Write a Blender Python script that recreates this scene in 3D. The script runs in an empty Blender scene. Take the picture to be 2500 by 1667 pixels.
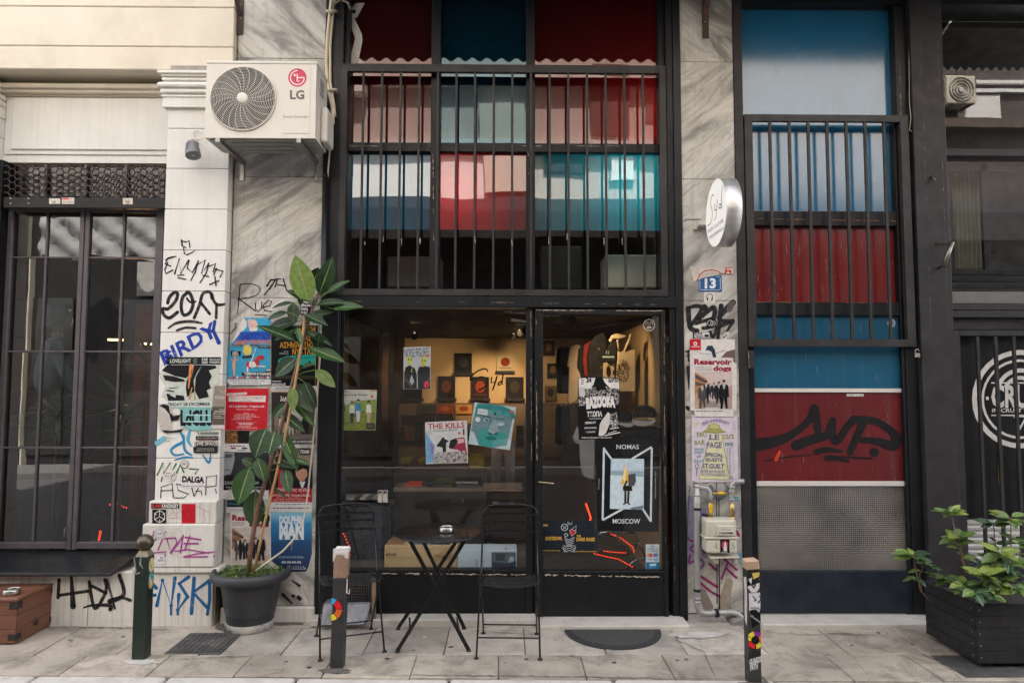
import bpy, bmesh, math, random
from mathutils import Vector, Matrix
RAD = math.radians
rnd = random.Random(11)
sc = bpy.context.scene
COL = sc.collection

# ---------------------------------------------------------------- camera
CAM = Vector((0.0, -5.1, 1.71)); FPX = 2500 * 24 / 36
PITCH, YAW, ROLL = RAD(3.7), RAD(0.62), 0.002
_f = Vector((math.sin(YAW)*math.cos(PITCH), math.cos(YAW)*math.cos(PITCH), math.sin(PITCH)))
_r0 = Vector((math.cos(YAW), -math.sin(YAW), 0)); _u0 = _r0.cross(_f)
_r = _r0*math.cos(ROLL) + _u0*math.sin(ROLL); _u = _u0*math.cos(ROLL) - _r0*math.sin(ROLL)
cd = bpy.data.cameras.new('camera'); cam = bpy.data.objects.new('camera', cd); COL.objects.link(cam)
cd.lens = 24; cd.sensor_width = 36; cd.clip_start = 0.05; cd.clip_end = 600
m3 = Matrix((_r, _u, -_f)).transposed()
cam.matrix_world = Matrix.Translation(CAM) @ m3.to_4x4()
sc.camera = cam

# ---------------------------------------------------------------- sky, sun, exposure
SUN_EL, SUN_AZ = 62.0, 12.0         # the sun stands behind the shop row and lights the far side of the street
w = bpy.data.worlds.new('World'); sc.world = w; w.use_nodes = True
nt = w.node_tree; bg = nt.nodes['Background']
sky = nt.nodes.new('ShaderNodeTexSky'); sky.sky_type = 'NISHITA'; sky.sun_disc = False
sky.sun_elevation = RAD(SUN_EL); sky.sun_rotation = RAD(SUN_AZ); sky.dust_density = 3.0; sky.ozone_density = 0.6; sky.air_density = 1.0
hs = nt.nodes.new('ShaderNodeHueSaturation'); hs.inputs['Saturation'].default_value = 0.34
nt.links.new(sky.outputs[0], hs.inputs['Color']); nt.links.new(hs.outputs[0], bg.inputs['Color'])
bg.inputs['Strength'].default_value = 0.13
sl = bpy.data.lights.new('sun', 'SUN'); sl.energy = 4.0; sl.angle = RAD(0.5); sl.color = (1.0, 0.975, 0.94)
sun = bpy.data.objects.new('sun', sl); COL.objects.link(sun)
_sd = Vector((math.sin(RAD(SUN_AZ))*math.cos(RAD(SUN_EL)), math.cos(RAD(SUN_AZ))*math.cos(RAD(SUN_EL)), math.sin(RAD(SUN_EL))))
sun.rotation_euler = _sd.to_track_quat('Z', 'Y').to_euler(); sun.location = (0, 0, 30)
vs = sc.view_settings; vs.view_transform = 'Standard'; vs.look = 'None'; vs.gamma = 1.0; vs.exposure = 2.93
try: vs.use_curve_mapping = False
except Exception: pass
sc.cycles.use_denoising = True; sc.cycles.max_bounces = 10; sc.cycles.diffuse_bounces = 4; sc.cycles.glossy_bounces = 5
sc.cycles.transparent_max_bounces = 24; sc.cycles.transmission_bounces = 6; sc.cycles.sample_clamp_indirect = 6.0
sc.cycles.caustics_reflective = False; sc.cycles.caustics_refractive = False

# ---------------------------------------------------------------- photo pixel -> point in the place
def ray(u, v): return _f + _r*((u-1250)/FPX) + _u*((833.5-v)/FPX)
def P(u, v, Y=0.0):
    d = ray(u, v); return CAM + d*((Y-CAM.y)/d.y)
def G(u, v, Z=0.0):
    d = ray(u, v); return CAM + d*((Z-CAM.z)/d.z)
def X(u, v, Y=0.0): return P(u, v, Y).x
def Z(u, v, Y=0.0): return P(u, v, Y).z
def tr(ou, ov, s): return lambda a, b: (ou + a*s, ov + b*s)
ID = tr(0, 0, 1)
C3 = tr(380, 560, .28061); C4 = tr(360, 840, .2678); C5 = tr(340, 1180, .26791); C6 = tr(0, 1240, .27237)
A1 = tr(0, 0, .35714); W1 = tr(780, 0, .39116); W2 = tr(780, 340, .39116); W3 = tr(760, 730, .25508); W4 = tr(1260, 730, .25507)
W5 = tr(760, 1050, .25506); W6 = tr(1280, 1040, .26786); W7 = tr(720, 1280, .28061); W8 = tr(1300, 1330, .28061)
R1 = tr(1640, 0, .26782); R2 = tr(1640, 400, .29342); R3 = tr(1640, 640, .22968); R4 = tr(1660, 990, .36364); R5 = tr(1780, 800, .28703)
R6 = tr(2180, 0, .31873); R7 = tr(2180, 500, .38278); R8 = tr(2000, 1150, .32982); X4 = tr(600, 600, .2551); X5 = tr(2200, 1180, .19133)

# ---------------------------------------------------------------- materials
MATS = {}
def _nodes(name):
    m = bpy.data.materials.new(name); m.use_nodes = True
    nt = m.node_tree; return m, nt, nt.nodes['Principled BSDF'], nt.nodes['Material Output']
def N(nt, t, **kw):
    n = nt.nodes.new('ShaderNode'+t)
    for k, v in kw.items():
        if k in n.inputs.keys(): n.inputs[k].default_value = v
        else: setattr(n, k, v)
    return n
def L(nt, a, b): nt.links.new(a, b)
def pos(nt, scale=(1, 1, 1), rot=(0, 0, 0)):
    g = N(nt, 'NewGeometry'); mp = N(nt, 'Mapping'); mp.inputs['Scale'].default_value = scale; mp.inputs['Rotation'].default_value = rot
    L(nt, g.outputs['Position'], mp.inputs['Vector']); return mp.outputs[0]
def ramp(nt, fac, stops, interp='LINEAR'):
    r = N(nt, 'ValToRGB'); e = r.color_ramp; e.interpolation = interp
    while len(e.elements) < len(stops): e.elements.new(0.5)
    for q, (p, c) in zip(e.elements, stops):
        q.position = p; q.color = (c, c, c, 1) if isinstance(c, (int, float)) else tuple(c) + (1,)
    L(nt, fac, r.inputs[0]); return r.outputs[0]
def noise(nt, vec, scale, detail=6, rough=.6, dist=0.0):
    n = N(nt, 'TexNoise', Scale=scale, Detail=detail, Roughness=rough, Distortion=dist); L(nt, vec, n.inputs['Vector']); return n.outputs['Fac']
def mixc(nt, fac, a, b, mode='MIX'):
    x = N(nt, 'Mix', data_type='RGBA', blend_type=mode)
    for s, val in ((x.inputs[0], fac), (x.inputs[6], a), (x.inputs[7], b)):
        if isinstance(val, (int, float)): s.default_value = val
        elif isinstance(val, (tuple, list)): s.default_value = tuple(val)[:3] + (1,)
        else: L(nt, val, s)
    return x.outputs[2]
def bump(nt, h, strength=.3, dist=.01):
    b = N(nt, 'Bump', Strength=strength, Distance=dist); L(nt, h, b.inputs['Height']); return b.outputs[0]
def hexc(s):
    c = [int(s[i:i+2], 16)/255 for i in (0, 2, 4)]
    return tuple(x/12.92 if x <= .04045 else ((x+.055)/1.055)**2.4 for x in c)
def plain(name, col, rough=.6, var=.18, scale=9.0, metal=0.0, bmp=.12, bscale=60.0, spec=.5, dirt=None, dscale=3.0, dlo=.55, dhi=.75, stretch=(1, 1, 1), coat=0.0):
    if name in MATS: return MATS[name]
    m, nt, b, o = _nodes(name)
    v = pos(nt, stretch)
    n = noise(nt, v, scale)
    lo = tuple(c*(1-var) for c in col); hi = tuple(min(1, c*(1+var)) for c in col)
    c = ramp(nt, n, [(.3, lo), (.7, hi)])
    if dirt is not None:
        d = ramp(nt, noise(nt, v, dscale, 8, .68), [(dlo, 0.0), (dhi, 1.0)])
        c = mixc(nt, d, c, dirt)
    L(nt, c, b.inputs['Base Color'])
    L(nt, ramp(nt, noise(nt, v, scale*2.3), [(.3, max(.02, rough*.8)), (.7, min(1, rough*1.2))]), b.inputs['Roughness'])
    b.inputs['Metallic'].default_value = metal; b.inputs['Specular IOR Level'].default_value = spec
    if coat: b.inputs['Coat Weight'].default_value = coat; b.inputs['Coat Roughness'].default_value = .08
    if bmp: L(nt, bump(nt, noise(nt, v, bscale, 4), bmp, .004), b.inputs['Normal'])
    MATS[name] = m; return m
def ink(h, rough=.55):
    k = 'ink_%s_%d' % (h, int(rough*100))
    return plain(k, hexc(h), rough+.15, var=.12, scale=25, bmp=.22, bscale=11, spec=.16)
def spray(h):
    """old spray paint: patchy, lets the wall show through a little"""
    k = 'spray_'+h
    if k in MATS: return MATS[k]
    m, nt, b, o = _nodes(k); v = pos(nt); col = hexc(h)
    b.inputs['Base Color'].default_value = col + (1,); b.inputs['Roughness'].default_value = .7; b.inputs['Specular IOR Level'].default_value = .15
    a = ramp(nt, noise(nt, v, 22, 6, .7), [(.28, .55), (.5, .95)]); c = ramp(nt, noise(nt, v, 160, 3, .6), [(.3, .7), (.45, 1.0)])
    x = N(nt, 'Math', operation='MULTIPLY'); L(nt, a, x.inputs[0]); L(nt, c, x.inputs[1]); L(nt, x.outputs[0], b.inputs['Alpha']); MATS[k] = m; return m
def blotch(name, cols, scale=60, rough=.55, dist=1.5):
    if name in MATS: return MATS[name]
    m, nt, b, o = _nodes(name); v = pos(nt)
    n = noise(nt, v, scale, 5, .6, dist); k = len(cols)
    st = [(0.0, cols[0])] + [(.36 + .28*i/(k-1), cols[i]) for i in range(1, k)]
    L(nt, ramp(nt, n, [(p, hexc(c)) for p, c in st], 'CONSTANT' if k > 2 else 'LINEAR'), b.inputs['Base Color'])
    b.inputs['Roughness'].default_value = rough; MATS[name] = m; return m
def emit(name, col, strength):
    if name in MATS: return MATS[name]
    m, nt, b, o = _nodes(name)
    b.inputs['Base Color'].default_value = col + (1,); b.inputs['Emission Color'].default_value = col + (1,); b.inputs['Emission Strength'].default_value = strength
    MATS[name] = m; return m
def glass(name, refl=.09, tint=(.9, .93, .92), dirt=.03, wob=.0, transp=1.0, dscale=2.5):
    """a thin pane: lets the view through, mirrors the street, carries a little dust"""
    if name in MATS: return MATS[name]
    m, nt, b, o = _nodes(name); nt.nodes.remove(b)
    t = N(nt, 'BsdfTransparent'); t.inputs[0].default_value = tuple(c*transp for c in tint) + (1,)
    g = N(nt, 'BsdfGlossy', Roughness=.0); g.inputs[0].default_value = (1, 1, 1, 1)
    d = N(nt, 'BsdfDiffuse'); d.inputs[0].default_value = (.45, .43, .4, 1)
    fr = N(nt, 'LayerWeight', Blend=.35)
    mr = N(nt, 'MapRange'); mr.inputs['To Min'].default_value = refl; mr.inputs['To Max'].default_value = .9; L(nt, fr.outputs['Facing'], mr.inputs['Value'])
    pw = N(nt, 'Math', operation='POWER'); L(nt, fr.outputs['Facing'], pw.inputs[0]); pw.inputs[1].default_value = 3.0
    L(nt, pw.outputs[0], mr.inputs['Value'])
    s1 = N(nt, 'MixShader'); L(nt, mr.outputs[0], s1.inputs[0]); L(nt, t.outputs[0], s1.inputs[1]); L(nt, g.outputs[0], s1.inputs[2])
    s2 = N(nt, 'MixShader'); v = pos(nt)
    L(nt, ramp(nt, noise(nt, v, dscale, 8, .7), [(.35, dirt*.3), (.75, dirt*1.8)]), s2.inputs[0])
    L(nt, s1.outputs[0], s2.inputs[1]); L(nt, d.outputs[0], s2.inputs[2]); L(nt, s2.outputs[0], o.inputs[0])
    if wob: L(nt, bump(nt, noise(nt, v, 1.7, 2, .4), wob, .02), g.inputs['Normal'])
    MATS[name] = m; return m
def film(name, col, refl=.22, trans=.5, wob=.25, gc=(1, 1, 1), tc=None):
    """coloured window film: body colour, some light through it, glossy face"""
    if name in MATS: return MATS[name]
    m, nt, b, o = _nodes(name); nt.nodes.remove(b); v = pos(nt)
    d = N(nt, 'BsdfDiffuse'); d.inputs[0].default_value = col + (1,)
    t = N(nt, 'BsdfTranslucent'); t.inputs[0].default_value = tuple(tc or col) + (1,)
    s0 = N(nt, 'MixShader'); s0.inputs[0].default_value = trans; L(nt, d.outputs[0], s0.inputs[1]); L(nt, t.outputs[0], s0.inputs[2])
    g = N(nt, 'BsdfGlossy', Roughness=.012); g.inputs[0].default_value = tuple(gc) + (1,)
    if wob: L(nt, bump(nt, noise(nt, v, 1.3, 2, .4), wob, .01), g.inputs['Normal'])
    s1 = N(nt, 'MixShader'); s1.inputs[0].default_value = refl; L(nt, s0.outputs[0], s1.inputs[1]); L(nt, g.outputs[0], s1.inputs[2])
    L(nt, s1.outputs[0], o.inputs[0]); MATS[name] = m; return m

def black_paint(name, col=(.0075, .008, .0095), rough=.36, chip=.0, cc=(.16, .12, .09), spec=.28, var=.35):
    if name in MATS: return MATS[name]
    m, nt, b, o = _nodes(name); v = pos(nt)
    c = ramp(nt, noise(nt, v, 6, 6, .65), [(.3, tuple(x*(1-var) for x in col)), (.72, tuple(x*(1+var*1.5) for x in col))])
    dust = ramp(nt, noise(nt, v, 14, 8, .75), [(.58, 0.0), (.8, .35)])
    c = mixc(nt, dust, c, (.032, .030, .028))
    ch = ramp(nt, noise(nt, v, 75, 3, .5), [(.735-chip*.12, 0.0), (.75-chip*.12, 1.0)])
    c = mixc(nt, ch, c, cc)
    L(nt, c, b.inputs['Base Color'])
    L(nt, ramp(nt, noise(nt, v, 20, 5), [(.3, rough*.8), (.75, rough*1.5)]), b.inputs['Roughness'])
    b.inputs['Specular IOR Level'].default_value = spec
    h = mixc(nt, .5, ch, noise(nt, v, 120, 3)); L(nt, bump(nt, h, .18, .002), b.inputs['Normal'])
    MATS[name] = m; return m

def marble(name, ang, off=0.0, light=(.60, .57, .515), dark=(.25, .235, .215)):
    if name in MATS: return MATS[name]
    m, nt, b, o = _nodes(name)
    g = N(nt, 'NewGeometry'); mp = N(nt, 'Mapping'); mp.inputs['Rotation'].default_value = (0, RAD(ang), 0); mp.inputs['Location'].default_value = (off, off*.7, off*.3)
    L(nt, g.outputs['Position'], mp.inputs['Vector'])
    m2 = N(nt, 'Mapping'); m2.inputs['Scale'].default_value = (.5, .9, 2.0); L(nt, mp.outputs[0], m2.inputs['Vector'])
    v1 = noise(nt, m2.outputs[0], 1.9, 7, .55, 1.3)
    m4 = N(nt, 'Mapping'); m4.inputs['Scale'].default_value = (.35, 1, 7.0); L(nt, mp.outputs[0], m4.inputs['Vector'])
    v2 = noise(nt, m4.outputs[0], 4.2, 8, .66, .5)
    c = ramp(nt, v1, [(.39, dark), (.49, tuple((a*2.2+b)/3.2 for a, b in zip(light, dark))), (.6, light), (.8, tuple(min(1, x*1.18) for x in light))])
    s2 = ramp(nt, v2, [(.34, .74), (.5, 1.0), (.7, 1.05)]); c = mixc(nt, .55, c, s2, 'MULTIPLY')
    vein = ramp(nt, noise(nt, m2.outputs[0], 3.1, 8, .6, 1.1), [(.475, 1.0), (.5, .62), (.53, 1.0)]); c = mixc(nt, .7, c, vein, 'MULTIPLY')
    v = pos(nt)
    gr = ramp(nt, noise(nt, v, 2.3, 9, .72), [(.5, 0.0), (.75, .7)]); c = mixc(nt, gr, c, (.26, .225, .18))
    st_ = ramp(nt, noise(nt, pos(nt, (9, 9, .5)), 3, 6, .6), [(.52, 0.0), (.78, .45)]); c = mixc(nt, st_, c, (.20, .175, .145))
    sp = ramp(nt, noise(nt, v, 90, 2, .5), [(.72, 0.0), (.76, .6)]); c = mixc(nt, sp, c, (.12, .11, .1))
    L(nt, c, b.inputs['Base Color']); b.inputs['Roughness'].default_value = .48; b.inputs['Specular IOR Level'].default_value = .35
    L(nt, bump(nt, noise(nt, v, 45, 5), .12, .004), b.inputs['Normal'])
    MATS[name] = m; return m

# ---------------------------------------------------------------- mesh builder
ORG = {}
class MB:
    def __init__(self): self.v = []; self.f = []; self.m = []; self.sm = []; self.mats = []
    def mi(self, mat):
        if mat not in self.mats: self.mats.append(mat)
        return self.mats.index(mat)
    def face(self, idx, mat, smooth=False): self.f.append(tuple(idx)); self.m.append(self.mi(mat)); self.sm.append(smooth)
    def poly(self, pts, mat, smooth=False):
        n = len(self.v); self.v += [Vector(p) for p in pts]; self.face(range(n, n+len(pts)), mat, smooth)
    def box(self, x0, x1, y0, y1, z0, z1, mat):
        if x0 > x1: x0, x1 = x1, x0
        if y0 > y1: y0, y1 = y1, y0
        if z0 > z1: z0, z1 = z1, z0
        n = len(self.v)
        self.v += [Vector((x, y, z)) for z in (z0, z1) for y in (y0, y1) for x in (x0, x1)]
        for q in ((0, 2, 3, 1), (4, 5, 7, 6), (0, 1, 5, 4), (2, 6, 7, 3), (0, 4, 6, 2), (1, 3, 7, 5)): self.face([n+i for i in q], mat)
        return self
    def obox(self, c, ax, ay, az, mat):
        """box from centre and three half-axis vectors"""
        n = len(self.v); c = Vector(c)
        self.v += [c + ax*i + ay*j + az*k for k in (-1, 1) for j in (-1, 1) for i in (-1, 1)]
        for q in ((0, 2, 3, 1), (4, 5, 7, 6), (0, 1, 5, 4), (2, 6, 7, 3), (0, 4, 6, 2), (1, 3, 7, 5)): self.face([n+i for i in q], mat)
        return self
    def bar(self, a, b, w, h, mat, up=(0, 0, 1)):
        a, b = Vector(a), Vector(b); d = (b-a); ln = d.length; d.normalize(); up = Vector(up)
        s = d.cross(up)
        if s.length < 1e-4: s = d.cross(Vector((1, 0, 0)))
        s.normalize(); t = s.cross(d)
        return self.obox((a+b)/2, d*(ln/2), s*(w/2), t*(h/2), mat)
    def prism(self, pts, ext, mat, smooth=False):
        """closed outline (list of points) pushed along ext"""
        n = len(self.v); k = len(pts); ext = Vector(ext); pts = [Vector(p) for p in pts]
        self.v += pts + [p+ext for p in pts]
        self.face(range(n, n+k), mat); self.face(range(n+2*k-1, n+k-1, -1), mat)
        for i in range(k):
            j = (i+1) % k; self.face((n+i, n+k+i, n+k+j, n+j), mat, smooth)
        return self
    def tube(self, pts, rad, mat, seg=8, cap=True, closed=False):
        pts = [Vector(p) for p in pts]; k = len(pts); n = len(self.v)
        if isinstance(rad, (int, float)): rad = [rad]*k
        prev = None
        for i, p in enumerate(pts):
            if closed: d = pts[(i+1) % k] - pts[i-1]
            else: d = (pts[min(i+1, k-1)] - pts[max(i-1, 0)])
            d.normalize()
            if prev is None:
                a = d.cross(Vector((0, 0, 1)))
                if a.length < .05: a = d.cross(Vector((1, 0, 0)))
            else: a = prev - d*prev.dot(d)
            a.normalize(); prev = a; b = d.cross(a)
            for j in range(seg):
                t = 2*math.pi*j/seg; self.v.append(p + (a*math.cos(t) + b*math.sin(t))*rad[i])
        for i in range(k if closed else k-1):
            for j in range(seg):
                i2 = (i+1) % k; j2 = (j+1) % seg
                self.face((n+i*seg+j, n+i*seg+j2, n+i2*seg+j2, n+i2*seg+j), mat, True)
        if cap and not closed:
            self.face([n+j for j in range(seg)][::-1], mat); self.face([n+(k-1)*seg+j for j in range(seg)], mat)
        return self
    def lathe(self, c, prof, mat, seg=24, axis=(0, 0, 1), flip=False):
        """profile of (radius, height) about axis through c"""
        c = Vector(c); az = Vector(axis).normalized(); ax = az.orthogonal().normalized(); ay = az.cross(ax); n = len(self.v); k = len(prof)
        for r, h in prof:
            for j in range(seg):
                t = 2*math.pi*j/seg; self.v.append(c + az*h + (ax*math.cos(t) + ay*math.sin(t))*max(r, 1e-5))
        for i in range(k-1):
            for j in range(seg):
                j2 = (j+1) % seg; self.face((n+i*seg+j, n+i*seg+j2, n+(i+1)*seg+j2, n+(i+1)*seg+j), mat, True)
        return self
    def build(self, name, parent=None, label=None, cat=None, group=None, kind=None, bev=0.0, org=None, seg=1):
        if parent is not None: o_ = ORG[parent.name]
        elif org is not None: o_ = Vector(org)
        else:
            xs = [p.x for p in self.v]; ys = [p.y for p in self.v]; zs = [p.z for p in self.v]
            o_ = Vector(((min(xs)+max(xs))/2, (min(ys)+max(ys))/2, min(zs)))
        me = bpy.data.meshes.new(name)
        me.from_pydata([tuple(p-o_) for p in self.v], [], self.f)
        for mt in self.mats: me.materials.append(mt)
        me.polygons.foreach_set('material_index', self.m); me.polygons.foreach_set('use_smooth', self.sm); me.update()
        ob = bpy.data.objects.new(name, me); COL.objects.link(ob)
        if parent is not None: ob.parent = parent
        else: ob.location = o_
        ORG[ob.name] = o_
        if bev:
            bm = ob.modifiers.new('edge', 'BEVEL'); bm.width = bev; bm.segments = seg; bm.limit_method = 'ANGLE'; bm.angle_limit = RAD(40)
        tag(ob, label, cat, group, kind)
        return ob
def tag(o, label=None, cat=None, group=None, kind=None):
    if label: o['label'] = label
    if cat: o['category'] = cat
    if group: o['group'] = group
    if kind: o['kind'] = kind
    return o
def thing(name, loc, label, cat, group=None, kind=None):
    o = bpy.data.objects.new(name, None); COL.objects.link(o); o.location = Vector(loc); o.empty_display_size = .05
    ORG[o.name] = Vector(loc); return tag(o, label, cat, group, kind)
def bx(u0, v0, u1, v1, Yf, dep, mat, mb=None):
    """box whose front face at depth Yf covers the given photo rectangle"""
    mb = mb or MB(); um, vm = (u0+u1)/2, (v0+v1)/2
    return mb.box(X(u0, vm, Yf), X(u1, vm, Yf), Yf, Yf+dep, Z(um, v1, Yf), Z(um, v0, Yf), mat)

# ---------------------------------------------------------------- flat print: sheets, lettering, strokes laid on a plane
_TXT = {}
def text_mesh(s, bold=0.0, shear=0.0):
    k = (s, bold, shear)
    if k not in _TXT:
        c = bpy.data.curves.new('lettering', 'FONT'); c.body = s; c.resolution_u = 2; c.offset = bold; c.shear = shear
        o = bpy.data.objects.new('lettering', c); me = bpy.data.meshes.new_from_object(o)
        vs_ = [(q.co.x, q.co.y) for q in me.vertices]; fs = [tuple(p.vertices) for p in me.polygons]
        x0 = min([q[0] for q in vs_] or [0]); x1 = max([q[0] for q in vs_] or [1])
        _TXT[k] = ([((a-x0)/max(1e-6, x1-x0), b) for a, b in vs_], fs)
        bpy.data.objects.remove(o); bpy.data.curves.remove(c); bpy.data.meshes.remove(me)
    return _TXT[k]
class Print(MB):
    STEP = .00016
    def __init__(self, trf=ID, Y=0.0, plane=None):
        MB.__init__(self); self.tr = trf; self.Y = Y; self.plane = plane; self.l = 0
    def pt(self, a, b):
        if self.plane: return self.plane(a, b, self.l*self.STEP)
        u, v = self.tr(a, b); return P(u, v, self.Y - self.l*self.STEP)
    def up(self): self.l += 1; return self
    def pg(self, pts, mat):
        self.up(); mat = ink(mat) if isinstance(mat, str) else mat
        self.poly([self.pt(*q) for q in pts], mat); return self
    def r(self, a0, b0, a1, b1, mat): return self.pg([(a0, b0), (a0, b1), (a1, b1), (a1, b0)], mat)
    def e(self, a, b, ra, rb, mat, n=20): return self.pg([(a+ra*math.cos(-2*math.pi*i/n), b+rb*math.sin(-2*math.pi*i/n)) for i in range(n)], mat)
    def ring(self, a, b, ra, rb, wd, mat, a0=0, a1=360, n=32):
        pts = [(a+ra*math.cos(RAD(a0+(a1-a0)*i/n)), b+rb*math.sin(RAD(a0+(a1-a0)*i/n))) for i in range(n+1)]
        return self.s(pts, wd, mat, rnd_=False)
    def s(self, pts, wd, mat, rnd_=True):
        """a painted stroke of width wd along pts"""
        self.up(); mat = ink(mat) if isinstance(mat, str) else mat
        if isinstance(wd, (int, float)): wd = [wd]*len(pts)
        k = len(pts); n0 = len(self.v)
        for i in range(k):
            x, y = pts[i]; xa, ya = pts[max(0, i-1)]; xb, yb = pts[min(k-1, i+1)]
            dx, dy = xb-xa, yb-ya; ln = math.hypot(dx, dy) or 1; nx, ny = -dy/ln, dx/ln
            # widen at bends so the stroke keeps its body
            h = wd[i]/2
            self.v.append(self.pt(x+nx*h, y+ny*h)); self.v.append(self.pt(x-nx*h, y-ny*h))
        for i in range(k-1):
            q = n0+2*i; self.face((q, q+1, q+3, q+2), mat)
        if rnd_:
            l0 = self.l
            for i in (range(k) if k < 8 else (0, k-1)):
                self.l = l0-.6+(i % 2)*.2; self.e(pts[i][0], pts[i][1], wd[i]/2, wd[i]/2, mat, 12)
            self.l = l0+1
        return self
    def t(self, s, a, b, h, mat, bold=0.0, shear=0.0, curve=0.0):
        """text with baseline from a to b, cap height h"""
        self.up(); mat = ink(mat) if isinstance(mat, str) else mat
        vs_, fs = text_mesh(s, bold, shear); n0 = len(self.v)
        dx, dy = b[0]-a[0], b[1]-a[1]; ln = math.hypot(dx, dy); nx, ny = dy/ln, -dx/ln
        for x, y in vs_:
            yy = y/.69*h + curve*(1-(2*x-1)**2)
            self.v.append(self.pt(a[0]+dx*x+nx*yy, a[1]+dy*x+ny*yy))
        for f in fs: self.face([n0+i for i in f], mat)
        return self
    def lines(self, a0, b0, a1, b1, n, mat, fill=.45, rag=.25, words=True):
        """rows of small print"""
        self.up(); l0 = self.l; st = (b1-b0)/n
        for i in range(n):
            y = b0+st*(i+.5); x = a0 + (a1-a0)*rag*rnd.random()*.5; xe = a1 - (a1-a0)*rag*rnd.random()
            while x < xe:
                wd = (a1-a0)*(.05+.1*rnd.random()) if words else xe-x
                self.l = l0; self.r(x, y-st*fill/2, min(xe, x+wd), y+st*fill/2, mat); x += wd + (a1-a0)*.02
        self.l = l0+1; return self
    def man(self, cx, feet, h, suit='151517', skin='c09a84', shirt='d8d4d0', tie=True, stride=.1):
        """walking figure in silhouette"""
        w_ = h*.13
        self.pg([(cx-w_*1.1, feet-h*.82), (cx-w_*1.35, feet-h*.42), (cx-w_*.8, feet-h*.40), (cx+w_*.8, feet-h*.40), (cx+w_*1.35, feet-h*.42), (cx+w_*1.1, feet-h*.82), (cx, feet-h*.87)], suit)
        self.pg([(cx-w_*.85, feet-h*.45), (cx-w_*.7-h*stride*.3, feet), (cx-w_*.15-h*stride*.3, feet), (cx, feet-h*.36)], suit)
        self.pg([(cx, feet-h*.38), (cx+w_*.2+h*stride*.3, feet-h*.02), (cx+w_*.75+h*stride*.3, feet-h*.02), (cx+w_*.85, feet-h*.45)], suit)
        self.pg([(cx-w_*.4, feet-h*.85), (cx, feet-h*.58), (cx+w_*.4, feet-h*.85)], shirt)
        if tie: self.pg([(cx-w_*.08, feet-h*.83), (cx-w_*.12, feet-h*.64), (cx, feet-h*.6), (cx+w_*.12, feet-h*.64), (cx+w_*.08, feet-h*.83)], suit)
        self.e(cx, feet-h*.925, h*.052, h*.072, skin, 12); self.e(cx, feet-h*.965, h*.056, h*.04, suit, 12)
        return self
def flakes(u0, v0, u1, v1, Y, amp, parent, col='8f857a', n=40, keep=.6, name='peeling_paint'):
    """ragged strip where paint has come off an edge"""
    p = Print(ID, Y); k = n; run = []
    def put(run):
        if len(run) > 1:
            top = [(a+nx*w1, b+ny*w1) for a, b, w1, w2 in run]; bot = [(a-nx*w2, b-ny*w2) for a, b, w1, w2 in run]
            p.l = 0; p.pg(top + bot[::-1], col)
    dx, dy = u1-u0, v1-v0; ln = math.hypot(dx, dy); nx, ny = -dy/ln, dx/ln
    on = True
    for i in range(k+1):
        t = i/k
        if rnd.random() < .22: on = rnd.random() < keep
        if on: run.append((u0+dx*t, v0+dy*t, amp*rnd.random()**1.6, amp*rnd.random()**1.6))
        else: put(run); run = []
    put(run)
    if p.f: return p.build(name, parent, kind='stuff')
def smooth(pts, wd, n=5):
    if isinstance(wd, (int, float)): wd = [wd]*len(pts)
    q = [tuple(p)+(w_,) for p, w_ in zip(pts, wd)]
    if len(q) < 3: return [p[:2] for p in q], [p[2] for p in q]
    out = []
    for i in range(len(q)-1):
        a, b, c, d = q[max(0, i-1)], q[i], q[i+1], q[min(len(q)-1, i+2)]
        for k in range(n):
            t = k/n; out.append(tuple(.5*(2*b[j]+(c[j]-a[j])*t+(2*a[j]-5*b[j]+4*c[j]-d[j])*t*t+(3*b[j]-a[j]-3*c[j]+d[j])*t**3) for j in range(3)))
    out.append(q[-1]); return [p[:2] for p in out], [max(1.0 if wd[0] > 1.5 else .001, p[2]) for p in out]
def arc(cx, cy, r, a0, a1, n=10, ry=None): return [(cx+r*math.cos(RAD(a0+(a1-a0)*i/n)), cy+(ry or r)*math.sin(RAD(a0+(a1-a0)*i/n))) for i in range(n+1)]
def bez(p0, p1, p2, p3, n=10):
    out = []
    for i in range(n+1):
        t = i/n; q = 1-t
        out.append(tuple(q**3*a + 3*q*q*t*b + 3*q*t*t*c + t**3*d for a, b, c, d in zip(p0, p1, p2, p3)))
    return out
# ================================================================ palette
m_cream = plain('cream_plaster', (.715, .645, .52), .8, .06, 3, bmp=.35, bscale=110, dirt=(.55, .47, .36), dscale=1.2, dlo=.5, dhi=.8)
def weathered(name, col, grime, amt=.5, sc_=1.0):
    m, nt, b, o = _nodes(name); v = pos(nt)
    c = ramp(nt, noise(nt, v, 3*sc_, 7, .65), [(.3, tuple(x*.93 for x in col)), (.7, tuple(min(.85, x*1.05) for x in col))])
    run = ramp(nt, noise(nt, pos(nt, (14, 14, .55)), 2.2, 7, .65), [(.5, 0.0), (.78, amt)]); c = mixc(nt, run, c, grime)
    blt = ramp(nt, noise(nt, v, 2.1, 10, .75, .5), [(.56, 0.0), (.74, amt*.8)]); c = mixc(nt, blt, c, grime)
    spk = ramp(nt, noise(nt, v, 70, 3, .6), [(.70, 0.0), (.76, .7)]); c = mixc(nt, spk, c, tuple(x*.5 for x in grime))
    L(nt, c, b.inputs['Base Color']); b.inputs['Roughness'].default_value = .8; b.inputs['Specular IOR Level'].default_value = .25
    h = mixc(nt, .6, noise(nt, v, 90, 5), noise(nt, v, 7, 6)); L(nt, bump(nt, h, .35, .006), b.inputs['Normal']); MATS[name] = m; return m
m_white = weathered('white_limewash', (.755, .73, .68), (.52, .46, .38), .32)
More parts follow.
